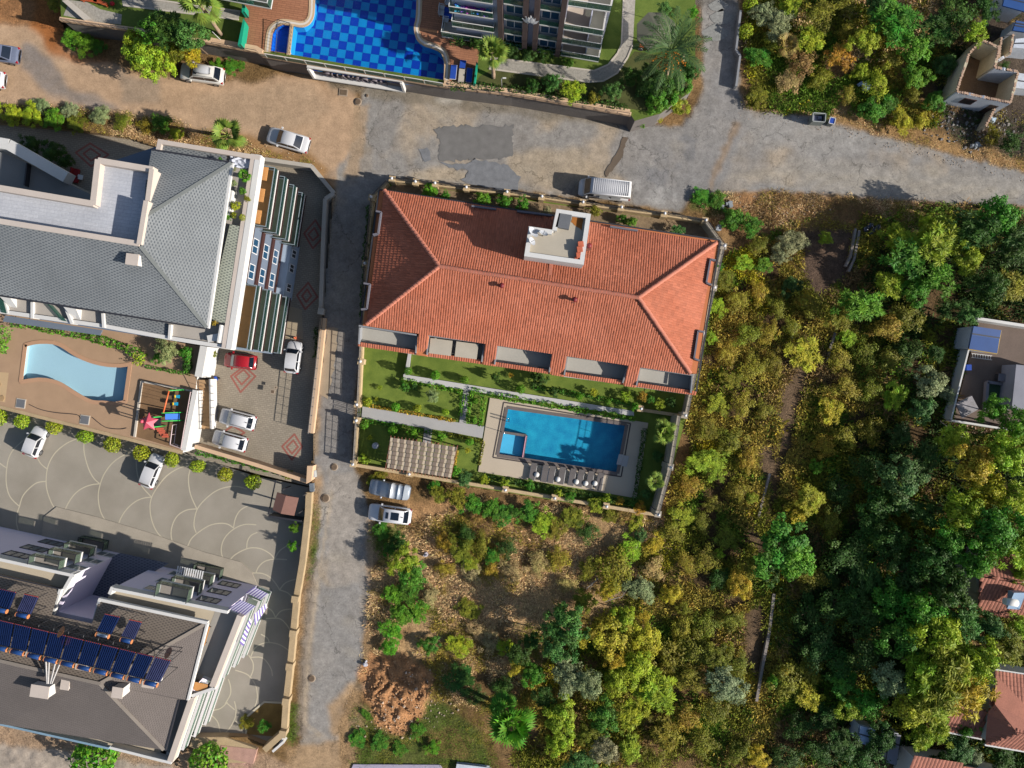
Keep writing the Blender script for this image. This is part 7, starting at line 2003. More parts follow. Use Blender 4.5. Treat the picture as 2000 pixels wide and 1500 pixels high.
HUE={"lime":(C(150,168,44,1.2),"lime green"),"yellow":(C(182,170,48,1.28),"yellow"),"green":(C(84,134,40,1.2),"mid green"),"dark":(C(66,98,36,1.3),"dark green"),"teal":(C(84,124,58,1.3),"bluish green"),
"olive":(C(132,132,40,1.3),"olive"),"grey":(C(150,156,110,1.3),"grey green"),"ochre":(C(160,144,48,1.3),"ochre"),"bright":(C(98,148,38,1.2),"bright green"),"orange":(C(186,150,50,1.3),"orange tinged"),"brown":(C(150,128,70,1.3),"withered brown"),"fan":(C(132,152,62,1.25),"green"),"palm":(C(78,102,56,1.4),"grey green"),"straw":(C(182,164,108,1.3),"straw coloured")}
PLANTS=[]
_rp=random.Random(5)
def plant(px,py,rpx,h,kind,hue,z=0.0,name=None,label=None,cat=None,group=None,sq=1.0,tree=None):
 """a tree or bush whose crown the drone sees centred at px, py with radius rpx"""
 tree=(h>2.4 and kind!="ball")if tree is None else tree
 zc=z+h*(.68 if tree else.5)
 R=rpx*S*(H-zc)/H
 c=P(px,py,zc)
 name=name or("tree" if tree else "bush")
 col=[x*_rp.uniform(.88,1.12)for x in HUE[hue][0]]+[1]
 t=empty(name,(c.x,c.y,z),label or "x",cat or("tree" if tree else "bush"),group)
 me=CR[kind][_rp.randrange(4)]
 o=bpy.data.objects.new("crown" if tree else "foliage",me);COL.objects.link(o);o.parent=t;o.color=col
 vz=(h*.36 if tree else h*.5);vz=max(vz,R*.45)*sq
 o.location=(0,0,zc-z);_ax=(_rp.uniform(.78,1.3),_rp.uniform(.78,1.3))if kind in("scrub","fine","feather")and not label else(_rp.uniform(.86,1.14),_rp.uniform(.86,1.14))if kind=="ball" else(1,1);o.scale=(R*_ax[0],R*_ax[1],vz);o.rotation_euler=(0,0,_rp.uniform(0,6.28))
 k=bpy.data.objects.new("trunk" if tree else "stem",TRK[_rp.randrange(3)]);COL.objects.link(k);k.parent=t
 k.scale=(max(R*.9,.3),max(R*.9,.3),h*.85);k.rotation_euler=(0,0,_rp.uniform(0,6.28))
 if label is None:PLANTS.append((t,px,py,hue,("broad leaved" if kind=="broad" else "fine leaved" if kind=="fine" else "feathery" if kind=="feather" else "scrubby")if kind!="ball" else "round clipped",name,"large " if rpx>48 else "small " if rpx<18 else ""))
 return t
 # round clipped bushes along the terrace wall
for i,(x,y)in enumerate([(-3,815),(43,822),(106,834),(167,852),(219,868),(276,884),(336,897),(386,911),(440,927),(494,941)]):
 plant(x,y,14.5,1.7,"ball","lime",ZY,"clipped_bush",["clipped bush cut off by the picture edge at the row's start","first whole clipped bush of the row, before the small white hatchback","clipped bush just past the small white hatchback","clipped bush above the first free paving arc, third from the hatchback row start","clipped bush midway between the two cars under the terrace wall","clipped bush on the near side of the white saloon","clipped bush on the shed side of the white saloon","clipped bush next but one after the white saloon","clipped bush second from the brown shed","last clipped bush of the row, by the brown shed"][i],"clipped bush","clipped bushes along the terrace wall")
 # woods and scrub on the east side
T="""1640 110 32 2.2 feather orange|1690 78 34 3 broad lime|1785 95 36 3.5 broad bright|1712 165 30 2.2 scrub lime|1790 150 30 2.6 broad bright|1750 45 44 4 feather green|1600 26 34 2.5 scrub olive|1520 45 30 2.2 fine grey|1482 110 26 1.8 feather green|1565 120 34 2 scrub brown|1846 128 24 2.4 fine teal|1706 212 32 2 broad green|1762 236 28 1.8 feather yellow|1800 236 18 1.5 scrub yellow|1903 66 20 4.5 feather lime|1655 60 26 2.2 scrub olive|1580 80 26 2 feather lime|1510 85 22 1.6 scrub olive|1680 140 22 1.8 fine lime|1740 118 28 2.4 scrub olive|1830 60 38 3.4 feather dark|1870 30 40 3.6 scrub dark|1720 10 34 3 broad teal|1650 10 30 2.4 scrub olive|1540 8 28 2.2 feather lime|1600 155 24 1.5 scrub olive|1655 185 22 1.5 scrub ochre|1735 205 20 1.6 feather green|1540 160 26 1.4 scrub straw|1826 200 24 2 broad green|1490 25 26 2 fine grey|1480 190 24 1.4 feather olive|1925 20 30 3 feather dark|1960 130 16 1.4 scrub dark|1975 280 30 2.4 feather dark|1940 265 22 1.5 scrub olive|1782 180 22 2 scrub olive
1432 428 26 1.5 broad green|1466 442 24 1.8 feather green|1398 392 22 .8 feather green|1370 385 20 .7 feather green|1545 475 30 1.8 fine grey|1524 500 24 1.4 fine grey|1612 466 17 1.4 feather lime|1480 480 24 1.3 scrub olive|1455 515 24 1.4 feather lime|1495 520 20 1.3 feather bright|1415 545 22 1.2 feather olive|1440 585 26 1.3 scrub ochre|1400 600 20 1.1 feather lime|1480 570 26 1.3 scrub ochre|1515 600 26 1.4 scrub olive|1545 560 24 1.6 broad dark|1580 595 34 2 scrub olive|1574 585 16 1.8 feather yellow|1678 598 48 5 feather bright|1640 620 26 2.6 feather olive|1656 660 17 1.6 feather lime|1566 690 36 1.8 feather yellow|1545 640 22 1.2 scrub olive|1820 470 56 6 feather lime|1770 510 50 5.5 feather green|1830 545 40 5 feather bright|1790 570 34 4 broad green|1886 505 34 5.5 broad lime|1900 450 44 6.5 feather dark|1950 425 46 6.5 broad green|1985 480 44 6.5 feather dark|1930 560 46 6 fine dark|1978 560 34 5 feather ochre|1890 612 28 4 feather teal|1845 600 24 3 scrub dark|1740 555 34 3.4 feather lime|1735 640 34 2.2 scrub ochre|1770 620 32 2.4 scrub olive|1812 440 22 5 broad lime|1755 470 32 4.5 feather lime|1420 690 26 1.2 scrub ochre|1460 655 30 1.4 scrub olive|1500 650 26 1.3 scrub ochre|1390 660 18 1 feather lime|1425 740 24 1.2 feather olive|1470 720 28 1.3 scrub ochre|1510 710 26 1.3 scrub olive|1400 790 24 1.1 feather lime|1450 790 28 1.4 scrub ochre|1490 800 24 1.2 scrub olive|1380 840 22 1.1 feather olive|1640 700 30 1.6 scrub ochre|1690 690 30 1.8 scrub olive|1740 700 34 2 scrub olive|1650 760 34 1.8 scrub ochre|1620 800 26 1.6 feather yellow|1700 760 30 2 scrub olive|1745 770 30 2.2 feather lime|1815 745 36 4.5 broad grey|1800 800 30 3.6 broad teal|1775 690 30 2.4 scrub dark|1830 690 24 2.6 feather dark|1850 770 22 2.5 fine grey|1380 900 36 1.8 feather lime|1396 925 26 1.6 feather lime|1345 950 26 1.2 scrub ochre|1425 860 30 1.4 scrub olive|1460 900 28 1.3 scrub ochre|1440 960 30 1.5 scrub olive|1390 985 24 1.2 scrub olive|1594 912 16 1.5 broad bright|1584 975 28 2.6 feather yellow|1560 1000 22 2 feather yellow|1467 972 15 1.3 feather lime|1650 850 34 2 scrub olive|1700 840 34 2.4 scrub olive|1610 870 26 1.6 scrub ochre|1760 850 34 3 feather dark|1690 910 40 2.6 scrub dark|1640 960 38 2.4 scrub dark|1620 1020 30 2 scrub olive|1800 900 40 4.5 feather dark|1760 935 52 6 broad teal|1720 985 44 4 broad dark|1800 1000 40 5 feather dark|1860 860 34 4 feather lime|1895 905 50 7 broad yellow|1925 950 44 7 broad yellow|1960 890 46 7.5 broad lime|1985 830 38 6 broad bright|1940 800 30 5 broad bright|1985 970 50 8 feather lime|1950 1030 54 8.5 broad green|1880 1000 48 7 broad lime|1850 1060 46 7 fine green|1990 1080 36 7 feather lime|1900 1090 44 8 broad green|1530 1070 62 4.6 broad green|1552 1095 44 5 broad bright|1500 1110 32 3.6 broad dark|1585 1125 30 2.4 scrub olive|1310 1160 28 1.8 fine yellow|1335 1190 18 1.3 scrub olive|1445 1140 28 2.2 fine yellow|1465 1105 26 1.8 scrub olive|1255 1205 20 2 feather yellow|1200 1110 40 2.2 scrub olive|1230 1075 26 1.6 feather lime|1190 1150 26 2 feather yellow|1275 1065 26 1.8 feather yellow|1250 1045 14 1.5 fine teal|1330 1010 30 1.4 feather lime|1310 1040 28 1.3 scrub olive|1370 1020 26 1.4 scrub olive|1420 1050 30 1.5 scrub olive|1380 1090 30 1.4 scrub olive|1340 1100 26 1.2 scrub ochre|1405 1130 24 1.4 scrub dark|1404 1082 13 1.4 broad lime|1275 1110 24 1.2 scrub straw|1250 1150 28 1.6 fine grey|1105 1215 46 6 broad teal|1090 1262 38 5.5 broad teal|1185 1240 50 5 broad yellow|1215 1205 28 4.6 broad lime|1260 1250 34 3 fine yellow|1245 1310 44 4 broad lime|1280 1350 40 3.6 feather lime|1210 1330 36 4 broad lime|1150 1335 36 4.5 fine grey|1110 1320 34 4 fine grey|1200 1290 22 4.4 feather orange|1240 1390 40 4 feather lime|1180 1400 36 3.6 broad green|1015 1275 30 3 broad dark|1010 1300 20 2.6 fine yellow|1040 1320 28 3 broad green|1095 1400 40 4 broad lime|1090 1450 30 3.4 broad lime|1060 1360 26 3 feather dark|1150 1430 30 3 fine olive|1180 1465 34 3.6 fine grey|1130 1490 30 3 fine teal|1230 1460 30 3 feather lime|1270 1490 30 2.6 scrub olive|1310 1290 40 2.4 scrub olive|1360 1280 40 2.4 scrub olive|1350 1330 40 2.6 scrub olive|1420 1340 46 3.6 fine grey|1400 1290 34 2.6 fine olive|1440 1300 30 2.6 scrub olive|1395 1390 34 2.6 scrub olive|1340 1400 34 2.4 scrub ochre|1300 1430 32 2.2 feather olive|1370 1450 30 2 scrub olive|1330 1230 30 1.6 scrub ochre|1380 1220 28 1.6 scrub olive|1430 1210 30 1.8 scrub olive|1420 1265 18 1.8 feather lime|1405 1275 14 1.8 feather yellow|1480 1478 24 1.8 fine yellow|1440 1470 24 1.8 scrub olive|1540 1330 36 2.2 scrub olive|1575 1360 30 2.2 feather yellow|1510 1330 16 2 broad bright|1530 1310 12 1.8 fine yellow|1580 1310 30 2 scrub olive|1560 1420 36 2 scrub dark|1610 1400 34 2.4 feather dark|1540 1480 32 2 scrub dark|1600 1470 36 2.6 scrub dark|1650 1340 34 3.4 broad green|1660 1385 30 3.2 broad lime|1640 1300 36 3 scrub dark|1700 1370 36 4 broad green|1580 1200 40 2.4 scrub dark|1640 1180 46 3.2 scrub dark|1600 1260 40 2.6 scrub dark|1690 1130 46 4 feather dark|1700 1200 46 4.4 fine dark|1660 1080 44 3.4 scrub dark|1740 1060 46 5 fine dark|1770 1120 46 5.6 broad dark|1740 1170 44 5.4 broad green|1690 1270 46 4.6 scrub dark|1760 1250 50 6.5 broad green|1800 1190 48 7 broad green|1850 1150 48 7.5 broad dark|1820 1090 44 7 fine dark|1830 1240 54 8 broad lime|1880 1210 40 7 feather teal|1925 1225 36 6.5 broad teal|1795 1310 50 7.5 feather lime|1860 1300 56 8.5 feather lime|1910 1290 44 8 broad lime|1830 1370 52 8 feather lime|1780 1380 44 7 broad lime|1890 1350 44 8 feather yellow|1740 1330 40 6 fine grey|1960 1260 40 6 feather olive|1990 1230 30 5.5 feather lime|1830 1425 36 6 feather lime|1885 1420 22 4.4 broad green|1800 1440 36 5 feather lime|1720 1440 36 4 broad dark|1650 1450 40 3.6 feather dark|1690 1490 36 3.4 scrub dark|1870 1470 36 3.6 fine teal|1960 1480 30 3.4 feather dark|1900 1480 26 3 fine grey|1840 1485 26 3.4 feather dark|1990 1120 26 6 broad lime|1700 1040 36 3.4 scrub dark|1620 1130 30 2 scrub dark
790 1095 34 3 broad lime|805 1120 30 3 broad green|775 1060 22 1.6 broad dark|770 1160 24 1.8 feather bright|800 1150 26 1.8 feather green|815 1190 28 1.7 feather bright|785 1200 28 1.7 feather bright|765 1235 26 1.6 feather bright|760 1265 20 1.4 feather bright|840 1165 20 1 feather straw|900 1070 34 1.6 feather olive|940 1065 26 1.4 scrub olive|960 1085 24 1.2 feather green|870 1060 24 1.3 scrub ochre|910 1045 26 1.2 scrub dark|990 1070 24 1.4 scrub dark|870 1110 22 1 scrub ochre|915 1100 22 1.1 feather lime|1000 1115 26 1 scrub straw|920 1120 26 1 scrub straw|960 1110 20 1 scrub ochre|915 1190 24 1 feather olive|930 1230 22 1 scrub straw|900 1260 26 1.2 feather lime|840 1260 22 1.3 broad green|985 1265 18 1.2 feather lime|960 1255 22 1 scrub straw|900 1330 30 1.2 feather dark|930 1360 26 1.2 scrub dark|985 1340 26 1.6 scrub dark|1040 1250 20 2.6 broad dark|1050 1100 24 1 scrub straw|1090 1090 26 1.2 scrub ochre|1110 1140 24 1.2 scrub straw|1140 1170 26 1.4 feather olive|1150 1110 28 1.5 scrub olive|925 985 22 1.5 feather green|890 970 24 1.6 feather olive|860 965 20 1.3 feather olive|960 995 24 1.4 feather green|990 1005 24 1.4 feather green|1030 1000 26 1.5 feather green|1060 1020 24 1.4 feather lime|1085 1030 24 1.3 feather olive|1120 1010 24 1.2 feather olive|1165 985 20 1.7 feather lime|1190 1005 20 1.3 feather olive|1220 1010 18 1.2 feather brown|935 1012 14 1 scrub brown|1240 1020 22 1.2 feather lime|1150 1040 22 1.2 scrub dark|900 998 7 .8 feather green|848 950 14 1 feather green|730 940 16 .7 feather olive|745 930 14 .6 feather olive|745 1035 18 .8 feather green|760 1075 16 1 broad green|1250 990 15 1.4 feather orange|815 1425 20 .5 feather green|845 1460 16 .6 feather bright|700 1440 18 .4 feather green|740 1450 20 .4 feather green|780 1460 18 .4 feather green|715 1395 12 .4 feather green"""
for row in T.split("\n"):
 for it in row.split("|"):
  a=it.split();plant(float(a[0]),float(a[1]),float(a[2]),float(a[3]),a[4],a[5])
  # plants in the gardens and along the walls: pixel, radius, height, kind, colour, base height, label
G=[(280,112,42,5,"broad","lime",0,"yellow green broad tree leaning over the sandy road's edge"),(262,80,24,4.4,"broad","lime",0,"smaller lime tree at the end of the ivy bank"),(318,120,32,4.4,"broad","lime",0,"lime tree touching the bonnet of the estate car"),(335,55,44,6,"feather","dark",1,"dark feathery tree against the terrace coping"),(372,70,36,6,"broad","teal",1,"bluish tree next to the leaning palm"),(300,60,30,5.5,"broad","green",1,"green tree between the dark tree and lime trees"),(375,112,24,4,"feather","yellow",0,"yellowish feathery tree over the estate car"),(350,95,30,5,"feather","olive",0,"olive tree in the middle of the roadside clump"),
(140,72,24,1.4,"feather","bright",0,"bright green bank plant at the planted end of the orange soil"),(168,88,26,1.5,"feather","bright",0,"bright green bank plant in the middle of the grassy bank"),(195,92,18,1.2,"feather","green",0,"green bank plant in the shade of the lime trees"),(108,8,20,2,"feather","olive",0,"olive bush at the top of the orange soil cutting"),
(425,128,16,.8,"feather","bright",0,"low bright weeds behind the estate car"),(450,130,18,.9,"feather","green",0,"green weeds along the foot of the dark wall"),(470,130,12,.6,"feather","green",0,"last weeds along the foot of the dark wall"),
(20,222,26,1.3,"broad","lime",0,"ivy mound on the verge at the picture edge"),(60,226,26,1.2,"broad","lime",0,"second ivy mound along the verge wall"),(105,232,24,1.1,"broad","bright",0,"third ivy mound along the verge wall"),(150,242,22,1,"feather","olive",0,"olive weeds past the ivy mounds"),(195,225,22,.9,"fine","grey",0,"grey weeds on the verge middle"),(240,238,22,.9,"scrub","olive",0,"olive scrub on the verge above the courtyard wall"),(315,240,24,1.6,"feather","green",0,"green shrub on the verge above the roof's far corner"),(285,245,20,.9,"scrub","ochre",0,"ochre scrub left of the verge shrub above the roof"),(345,262,16,.8,"feather","lime",0,"small lime weeds at the parapet end of the verge"),(80,205,18,.6,"fine","grey",0,"low grey weeds at the sandy road's verge"),(135,215,20,.7,"fine","grey",0,"low grey weeds between ivy and road"),
(60,282,22,1.8,"broad","dark",ZY,"dark shrub in the sunken courtyard by the glass wall"),(100,295,26,1.8,"broad","dark",ZY,"dark shrub in the sunken courtyard's middle"),(128,312,18,1.5,"broad","dark",ZY,"dark shrub at the end of the courtyard bed"),(127,345,8,1.2,"ball","dark",ZY,"small dark bush beside the white wing wall"),
(325,682,28,2.4,"fine","grey",ZK,"grey green olive tree in the terrace bed"),(362,690,16,1.2,"broad","green",ZK,"green shrub beside the olive tree"),(366,716,10,.8,"ball","dark",ZK,"dark round shrub in the terrace bed corner"),(310,700,14,1.0,"broad","green",ZK,"small shrub between hedge and olive tree"),
(185,1478,40,3.4,"ball","bright",0,"bright green round tree under the blue grey gutter"),(405,1492,38,3.4,"ball","bright",0,"bright green round tree by the faded red paving"),(576,1030,12,2.2,"feather","bright",ZY,"bright spiky sapling just below the brown shed"),(573,1066,12,2.2,"feather","bright",ZY,"second bright spiky sapling below the brown shed"),(517,1417,16,1.9,"feather","green",ZY,"green sapling in the triangular bed"),(480,1412,18,.2,"feather","olive",ZY,"sparse weeds in the triangular bed"),
(1080,160,22,2.2,"fine","teal",ZT,"bluish shrub below the corner balcony"),(1122,178,28,2.2,"feather","lime",ZT,"lime shrub leaning over the cream coping"),(1197,178,22,2,"broad","teal",ZT,"bluish green round shrub by the path bend"),(1040,168,18,1.4,"broad","dark",ZT,"dark shrub behind the coping, beside the bluish shrub"),(1160,190,14,1.2,"broad","olive",ZT,"olive shrub between the lime and bluish shrubs"),(1250,222,26,1.8,"feather","bright",.5,"grassy green clump at the end of the dark wall"),(1285,228,14,1.2,"feather","yellow",.2,"yellowish grass at the terrace corner"),(1290,190,36,4,"broad","green",1,"dense green tree below the date palm"),(1325,165,30,4,"broad","green",1,"dense green tree between palm and driveway"),(1232,150,22,2.4,"broad","dark",ZT,"dark shrub on the lawn between path bend and date palm"),(1345,140,22,3.4,"broad","dark",1,"dark tree at the cream wall's driveway end"),(1290,165,30,3.6,"broad","dark",ZT,"dark tree right under the date palm's fruit"),(1262,175,26,3.6,"broad","teal",1,"bluish tree beside the date palm's shade"),(1325,205,24,3,"broad","lime",.5,"lime shrub at the driveway mouth"),(1265,140,20,2.6,"broad","dark",ZT,"dark shrub at the foot of the olive canopy"),(1298,20,18,3.4,"feather","teal",ZT,"bluish tree behind the olive canopy"),(1355,25,12,2,"feather","bright",ZT,"sapling on the cream wall edge"),
(1465,8,16,1.7,"ball","lime",0,"round lime topiary at the very top of the driveway"),(1456,62,14,1.6,"ball","lime",0,"round lime topiary beside the fan paving"),
(930,86,14,1.4,"broad","dark",ZT,"dark shrub under the left balcony stack"),(1000,100,18,1.3,"broad","dark",ZT,"dark shrub in the bed below the brown pilasters"),(1032,108,16,1.2,"broad","teal",ZT,"bluish shrub in the bed below the emblem"),(1066,112,16,1.3,"feather","dark",ZT,"dark feathery shrub in the bed at the balcony corner"),(1110,122,12,.9,"broad","green",ZT,"small green shrub in front of the lowest balcony"),
(840,372,18,1.8,"broad","bright",.15,"bright bush behind the villa wall, nearest the street corner"),(870,382,12,1.2,"fine","green",.15,"fine green bush beside the bright one on the gravel bed"),(942,390,18,1.6,"broad","bright",.15,"bright bush on the gravel bed opposite the dark patch"),(985,394,18,1.5,"broad","green",.15,"green bush on the gravel bed before the grey bush"),(1020,398,16,1.5,"broad","green",.15,"green bush on the gravel bed, middle"),(1068,413,13,1.5,"fine","grey",.15,"grey bush by the tower's far side"),(1162,412,14,1.6,"feather","olive",.15,"olive bush just past the stair tower"),(1233,436,14,1.7,"broad","bright",.15,"bright bush on the gravel bed past the tower"),(1215,428,12,1.3,"broad","green",.15,"green bush beside the bright one past the tower"),(1325,452,17,1.5,"feather","teal",.15,"bluish spiky bush at the narrow end of the gravel bed"),(1403,522,11,2.0,"broad","green",.15,"tall green shrub squeezed beside the orange roof end"),
(797,725,8,1.4,"ball","bright",.5,"ball bush at the kerb wall corner"),(850,733,10,1.3,"ball","bright",.5,"second ball bush along the white path"),(908,742,9,1.3,"ball","bright",.5,"third ball bush along the white path"),(968,735,11,1.8,"broad","dark",.5,"dark shrub on the upper lawn"),(1017,760,9,1.4,"ball","bright",.5,"ball bush along the white path near mid pool"),(998,733,6,.7,"feather","orange",.5,"small orange yellow plant on the upper lawn"),(1050,740,20,2,"broad","dark",.5,"dark round tree on the upper lawn"),(1080,765,12,1.5,"broad","dark",.5,"dark shrub past the round tree"),(1131,775,7,1.4,"ball","bright",.5,"ball bush by the white path's lamp"),(1160,766,10,1.2,"feather","yellow",.5,"yellow flowering shrub on the upper lawn"),(1187,785,6,.9,"ball","bright",.5,"tiny ball bush before the flower bed"),(1222,775,13,1.2,"feather","lime",.5,"lime shrub of the flower bed"),(1254,775,12,1.5,"feather","orange",.5,"orange flowering shrub of the flower bed"),(1240,794,9,1.7,"broad","bright",.5,"bright shrub at the end of the white path"),(1288,790,13,1.5,"feather","lime",.3,"spiky lime plant at the cream cross wall"),(1270,780,10,1.2,"broad","green",.5,"green shrub between flowers and spiky plant"),(1310,785,12,1.4,"broad","dark",.3,"dark shrub in the garden's far corner"),
(718,785,8,1.2,"ball","lime",.12,"ball bush beside the gate pillar above the entrance path"),(773,795,10,1.3,"ball","bright",.12,"ball bush above the entrance path"),(815,798,8,1.2,"ball","lime",.12,"third ball bush above the entrance path"),(870,805,7,1.2,"ball","lime",.12,"fourth ball bush above the entrance path"),(712,830,9,1.4,"ball","bright",.12,"ball bush beside the gate pillar below the entrance path"),(767,841,9,1.5,"ball","bright",.12,"ball bush above the pergola, first from the street"),(806,846,11,2,"broad","bright",.12,"leafy shrub above the pergola"),(861,853,11,1.9,"broad","bright",.12,"leafy shrub past the little pergola path"),(917,863,8,1.4,"ball","bright",.12,"ball bush near the pool deck's corner"),(914,880,7,.9,"feather","yellow",.12,"yellowish plant on the lawn by the pergola end"),(712,897,11,1.7,"broad","lime",.12,"lime bush in the wall corner by the street"),(925,820,9,1.7,"broad","bright",.12,"leafy shrub where the paths meet the pool deck"),(929,783,6,.9,"ball","bright",.12,"small ball in the narrow lawn beside the pool deck"),(735,780,5,.3,"feather","lime",.12,"tiny plant on the lower lawn"),(742,757,6,.6,"feather","lime",.12,"thin sapling on the lower lawn near the street wall"),(722,855,6,.6,"feather","lime",.12,"tiny bright plant on the shaded lawn"),(790,755,12,1.2,"broad","green",.12,"green shrub below the white path's start"),(845,772,16,2.2,"fine","grey",.12,"sparse grey tree on the lower lawn"),(810,755,8,1.1,"feather","teal",.12,"bluish plant under the white path"),
(890,920,12,1.6,"broad","bright",.12,"bright shrub at the pergola's wall corner"),(907,935,18,1.6,"feather","teal",.12,"spiky bluish clump by the pergola's end"),(946,937,11,1.4,"feather","lime",.12,"lime shrub below the deck's pale corner"),(985,943,11,1.4,"feather","lime",.12,"lime shrub at the wall pillar below the deck"),(1090,962,9,1.6,"broad","lime",.12,"lime shrub by the wall below the loungers"),(1115,970,13,1.5,"feather","green",.12,"green spiky shrub below the loungers"),(1035,948,12,.9,"broad","green",.12,"low green shrub below the lounger row"),(1185,972,10,1.5,"broad","lime",.12,"lime shrub below the palm's shadow"),(1210,978,10,1,"feather","orange",.12,"orange tinted shrub by the wall near the fan palms"),(1235,984,10,1,"feather","green",.12,"green shrub at the deck's far corner"),(1262,965,12,1.6,"feather","teal",.12,"bluish spiky shrub under the smaller fan palm"),(1285,890,14,1.2,"feather","teal",.12,"bluish grass clump between the two fan palms"),
(457,420,7,1.4,"broad","olive",13,"olive shrub of the roof garden by the white box"),(460,402,11,1.6,"broad","lime",13,"largest shrub of the roof garden"),(447,423,8,1.2,"feather","bright",13,"spiky plant at the roof garden's end"),(474,425,6,1,"ball","lime",13,"small ball bush at the roof garden's end"),(474,373,8,1.2,"broad","green",13,"green shrub in the roof garden's middle"),(456,330,6,1.2,"fine","grey",13,"grey plant beside the silver sheet"),(482,388,7,1.3,"fine","olive",13,"olive plant by the roof garden parapet"),(456,358,8,1.3,"fine","grey",13,"grey bush at the roof garden eave"),(431,311,5,.9,"feather","green",13.2,"tiny palm like plant on the north roof strip"),(419,631,7,1,"fine","ochre",13,"withered pot plant on the corner roof terrace"),(417,691,8,1.3,"broad","olive",ZY+.3,"bushy plant in the large terracotta pot")]
for a in G:plant(a[0],a[1],a[2],a[3],a[4],a[5],a[6]+(0 if a[6]else ground_z(a[0],a[1])),"shrub" if a[3]<2.4 else "tree",a[7])
# hedges
def hedge(pts,w,h,hue,z,lab,dens=80,brown=0.0):
 r=np.random.default_rng(len(pts)*7+int(pts[0][0]));q=PL(pts,z)
 Vs,Ls=[],[]
 for a,c in zip(q[:-1],q[1:]):
  L_=(c-a).length;n=int(L_*dens*(w+h));d=np.array((c-a).normalized());s=np.array([-d[1],d[0],0])
  t=r.random(n);u=r.uniform(-1,1,n);v=r.random(n)
  lump=.8+.35*np.sin(t*L_*4.1)*np.sin(t*L_*2.3+1)
  side=r.random(n)<.5
  u=np.where(side,np.sign(u)*(.8+.2*np.abs(u)),u);zz=np.where(side,v*h,h*r.uniform(.8,1.1,n))*lump
  cen=np.array(a)[None]+d[None]*(t*L_)[:,None]+s[None]*(u*w/2*lump)[:,None];cen[:,2]=z+zz
  no=s[None]*(u*.6)[:,None]+np.array([0,0,.7])+r.normal(size=(n,3))*.5
  ln=r.uniform(.12,.26,n);Vs.append(leaves(cen,no,ln,ln*.55,r));Ls.append(np.stack([r.random(n),r.random(n)],1))
 me=quadmesh("hedge",np.concatenate(Vs),np.concatenate(Ls),[LEAF])
 o=bpy.data.objects.new("hedge",me);COL.objects.link(o);o.color=(*HUE[hue][0],1)
 tag(o,lab,"hedge");return o
hedge([(785,742),(840,752),(905,766)],.6,.7,"bright",.12,"hedge along the lower side of the white path")
hedge([(905,768),(899,812)],.5,.6,"bright",.12,"short hedge on the street side of the cross path");hedge([(920,766),(912,826)],.6,.7,"bright",.12,"short hedge on the pool side of the cross path");hedge([(946,776),(938,832)],.55,.8,"bright",.12,"narrow hedge against the pool deck's end")
hedge([(920,762),(1000,778),(1120,798),(1240,818)],.7,.8,"bright",.12,"long hedge between white path and pool deck")
hedge([(720,792),(800,806),(890,822)],.35,.35,"orange",.12,"low rusty edging along the entrance path's upper side");hedge([(708,820),(780,832),(870,850)],.5,.5,"green",.12,"low green hedge along the entrance path's lower side");hedge([(876,848),(944,862)],.4,.4,"olive",.12,"short olive edging near the pool deck corner");hedge([(944,862),(936,908)],.4,.5,"olive",.12,"edging between lawn and the pool deck")
hedge([(1258,836),(1238,976)],.5,.8,"dark",.12,"dark hedge along the shaded deck end");hedge([(938,930),(1060,950),(1240,984)],.6,.6,"dark",.12,"dark hedge strip below the lounger deck")
hedge([(893,880),(886,920)],.3,.4,"orange",.12,"reddish flowers along the pergola's end");hedge([(1040,755),(1230,788)],.5,.6,"green",.5,"loose planting along the upper lawn's edge")
hedge([(30,630),(130,648),(200,664),(262,684),(285,700)],.95,.9,"bright",ZK,"curving hedge under the terrace's roofed block");hedge([(278,690),(274,714)],1.0,.9,"lime",ZK,"stub of hedge at the wave pool's corner");hedge([(14,636),(6,690)],1.4,1.2,"bright",ZK,"thick hedge block at the terrace's edge of the picture");hedge([(286,716),(330,724),(374,732)],.35,.4,"green",ZK,"low hedge before the playground terrace bed");hedge([(374,684),(368,728)],.5,.9,"green",ZK,"hedge against the white wall end")
hedge([(386,880),(440,893),(500,908),(560,924)],.8,.8,"green",ZY,"clipped dark hedge along the parking yard's lower wall");hedge([(560,924),(572,928)],.9,.9,"olive",ZY,"olive bush end of the parking yard hedge")
hedge([(622,640),(618,700)],.5,.8,"dark",ZY,"dark climber inside the yard's street wall")
hedge([(724,404),(716,500),(708,620)],.6,.9,"dark",.12,"dark planting between villa and street wall");hedge([(1398,500),(1376,640)],.35,.6,"green",.12,"thin planting behind the orange roof end")
hedge([(880,84),(970,96)],.6,.8,"dark",ZT,"dark hedge at the foot of the pool side balconies");hedge([(975,84),(1095,104)],.9,1.0,"dark",ZT,"dark planting under the brown pilasters");hedge([(880,170),(1000,176),(1120,196),(1225,212)],.8,.6,"dark",ZT,"dark planting behind the cream coping")
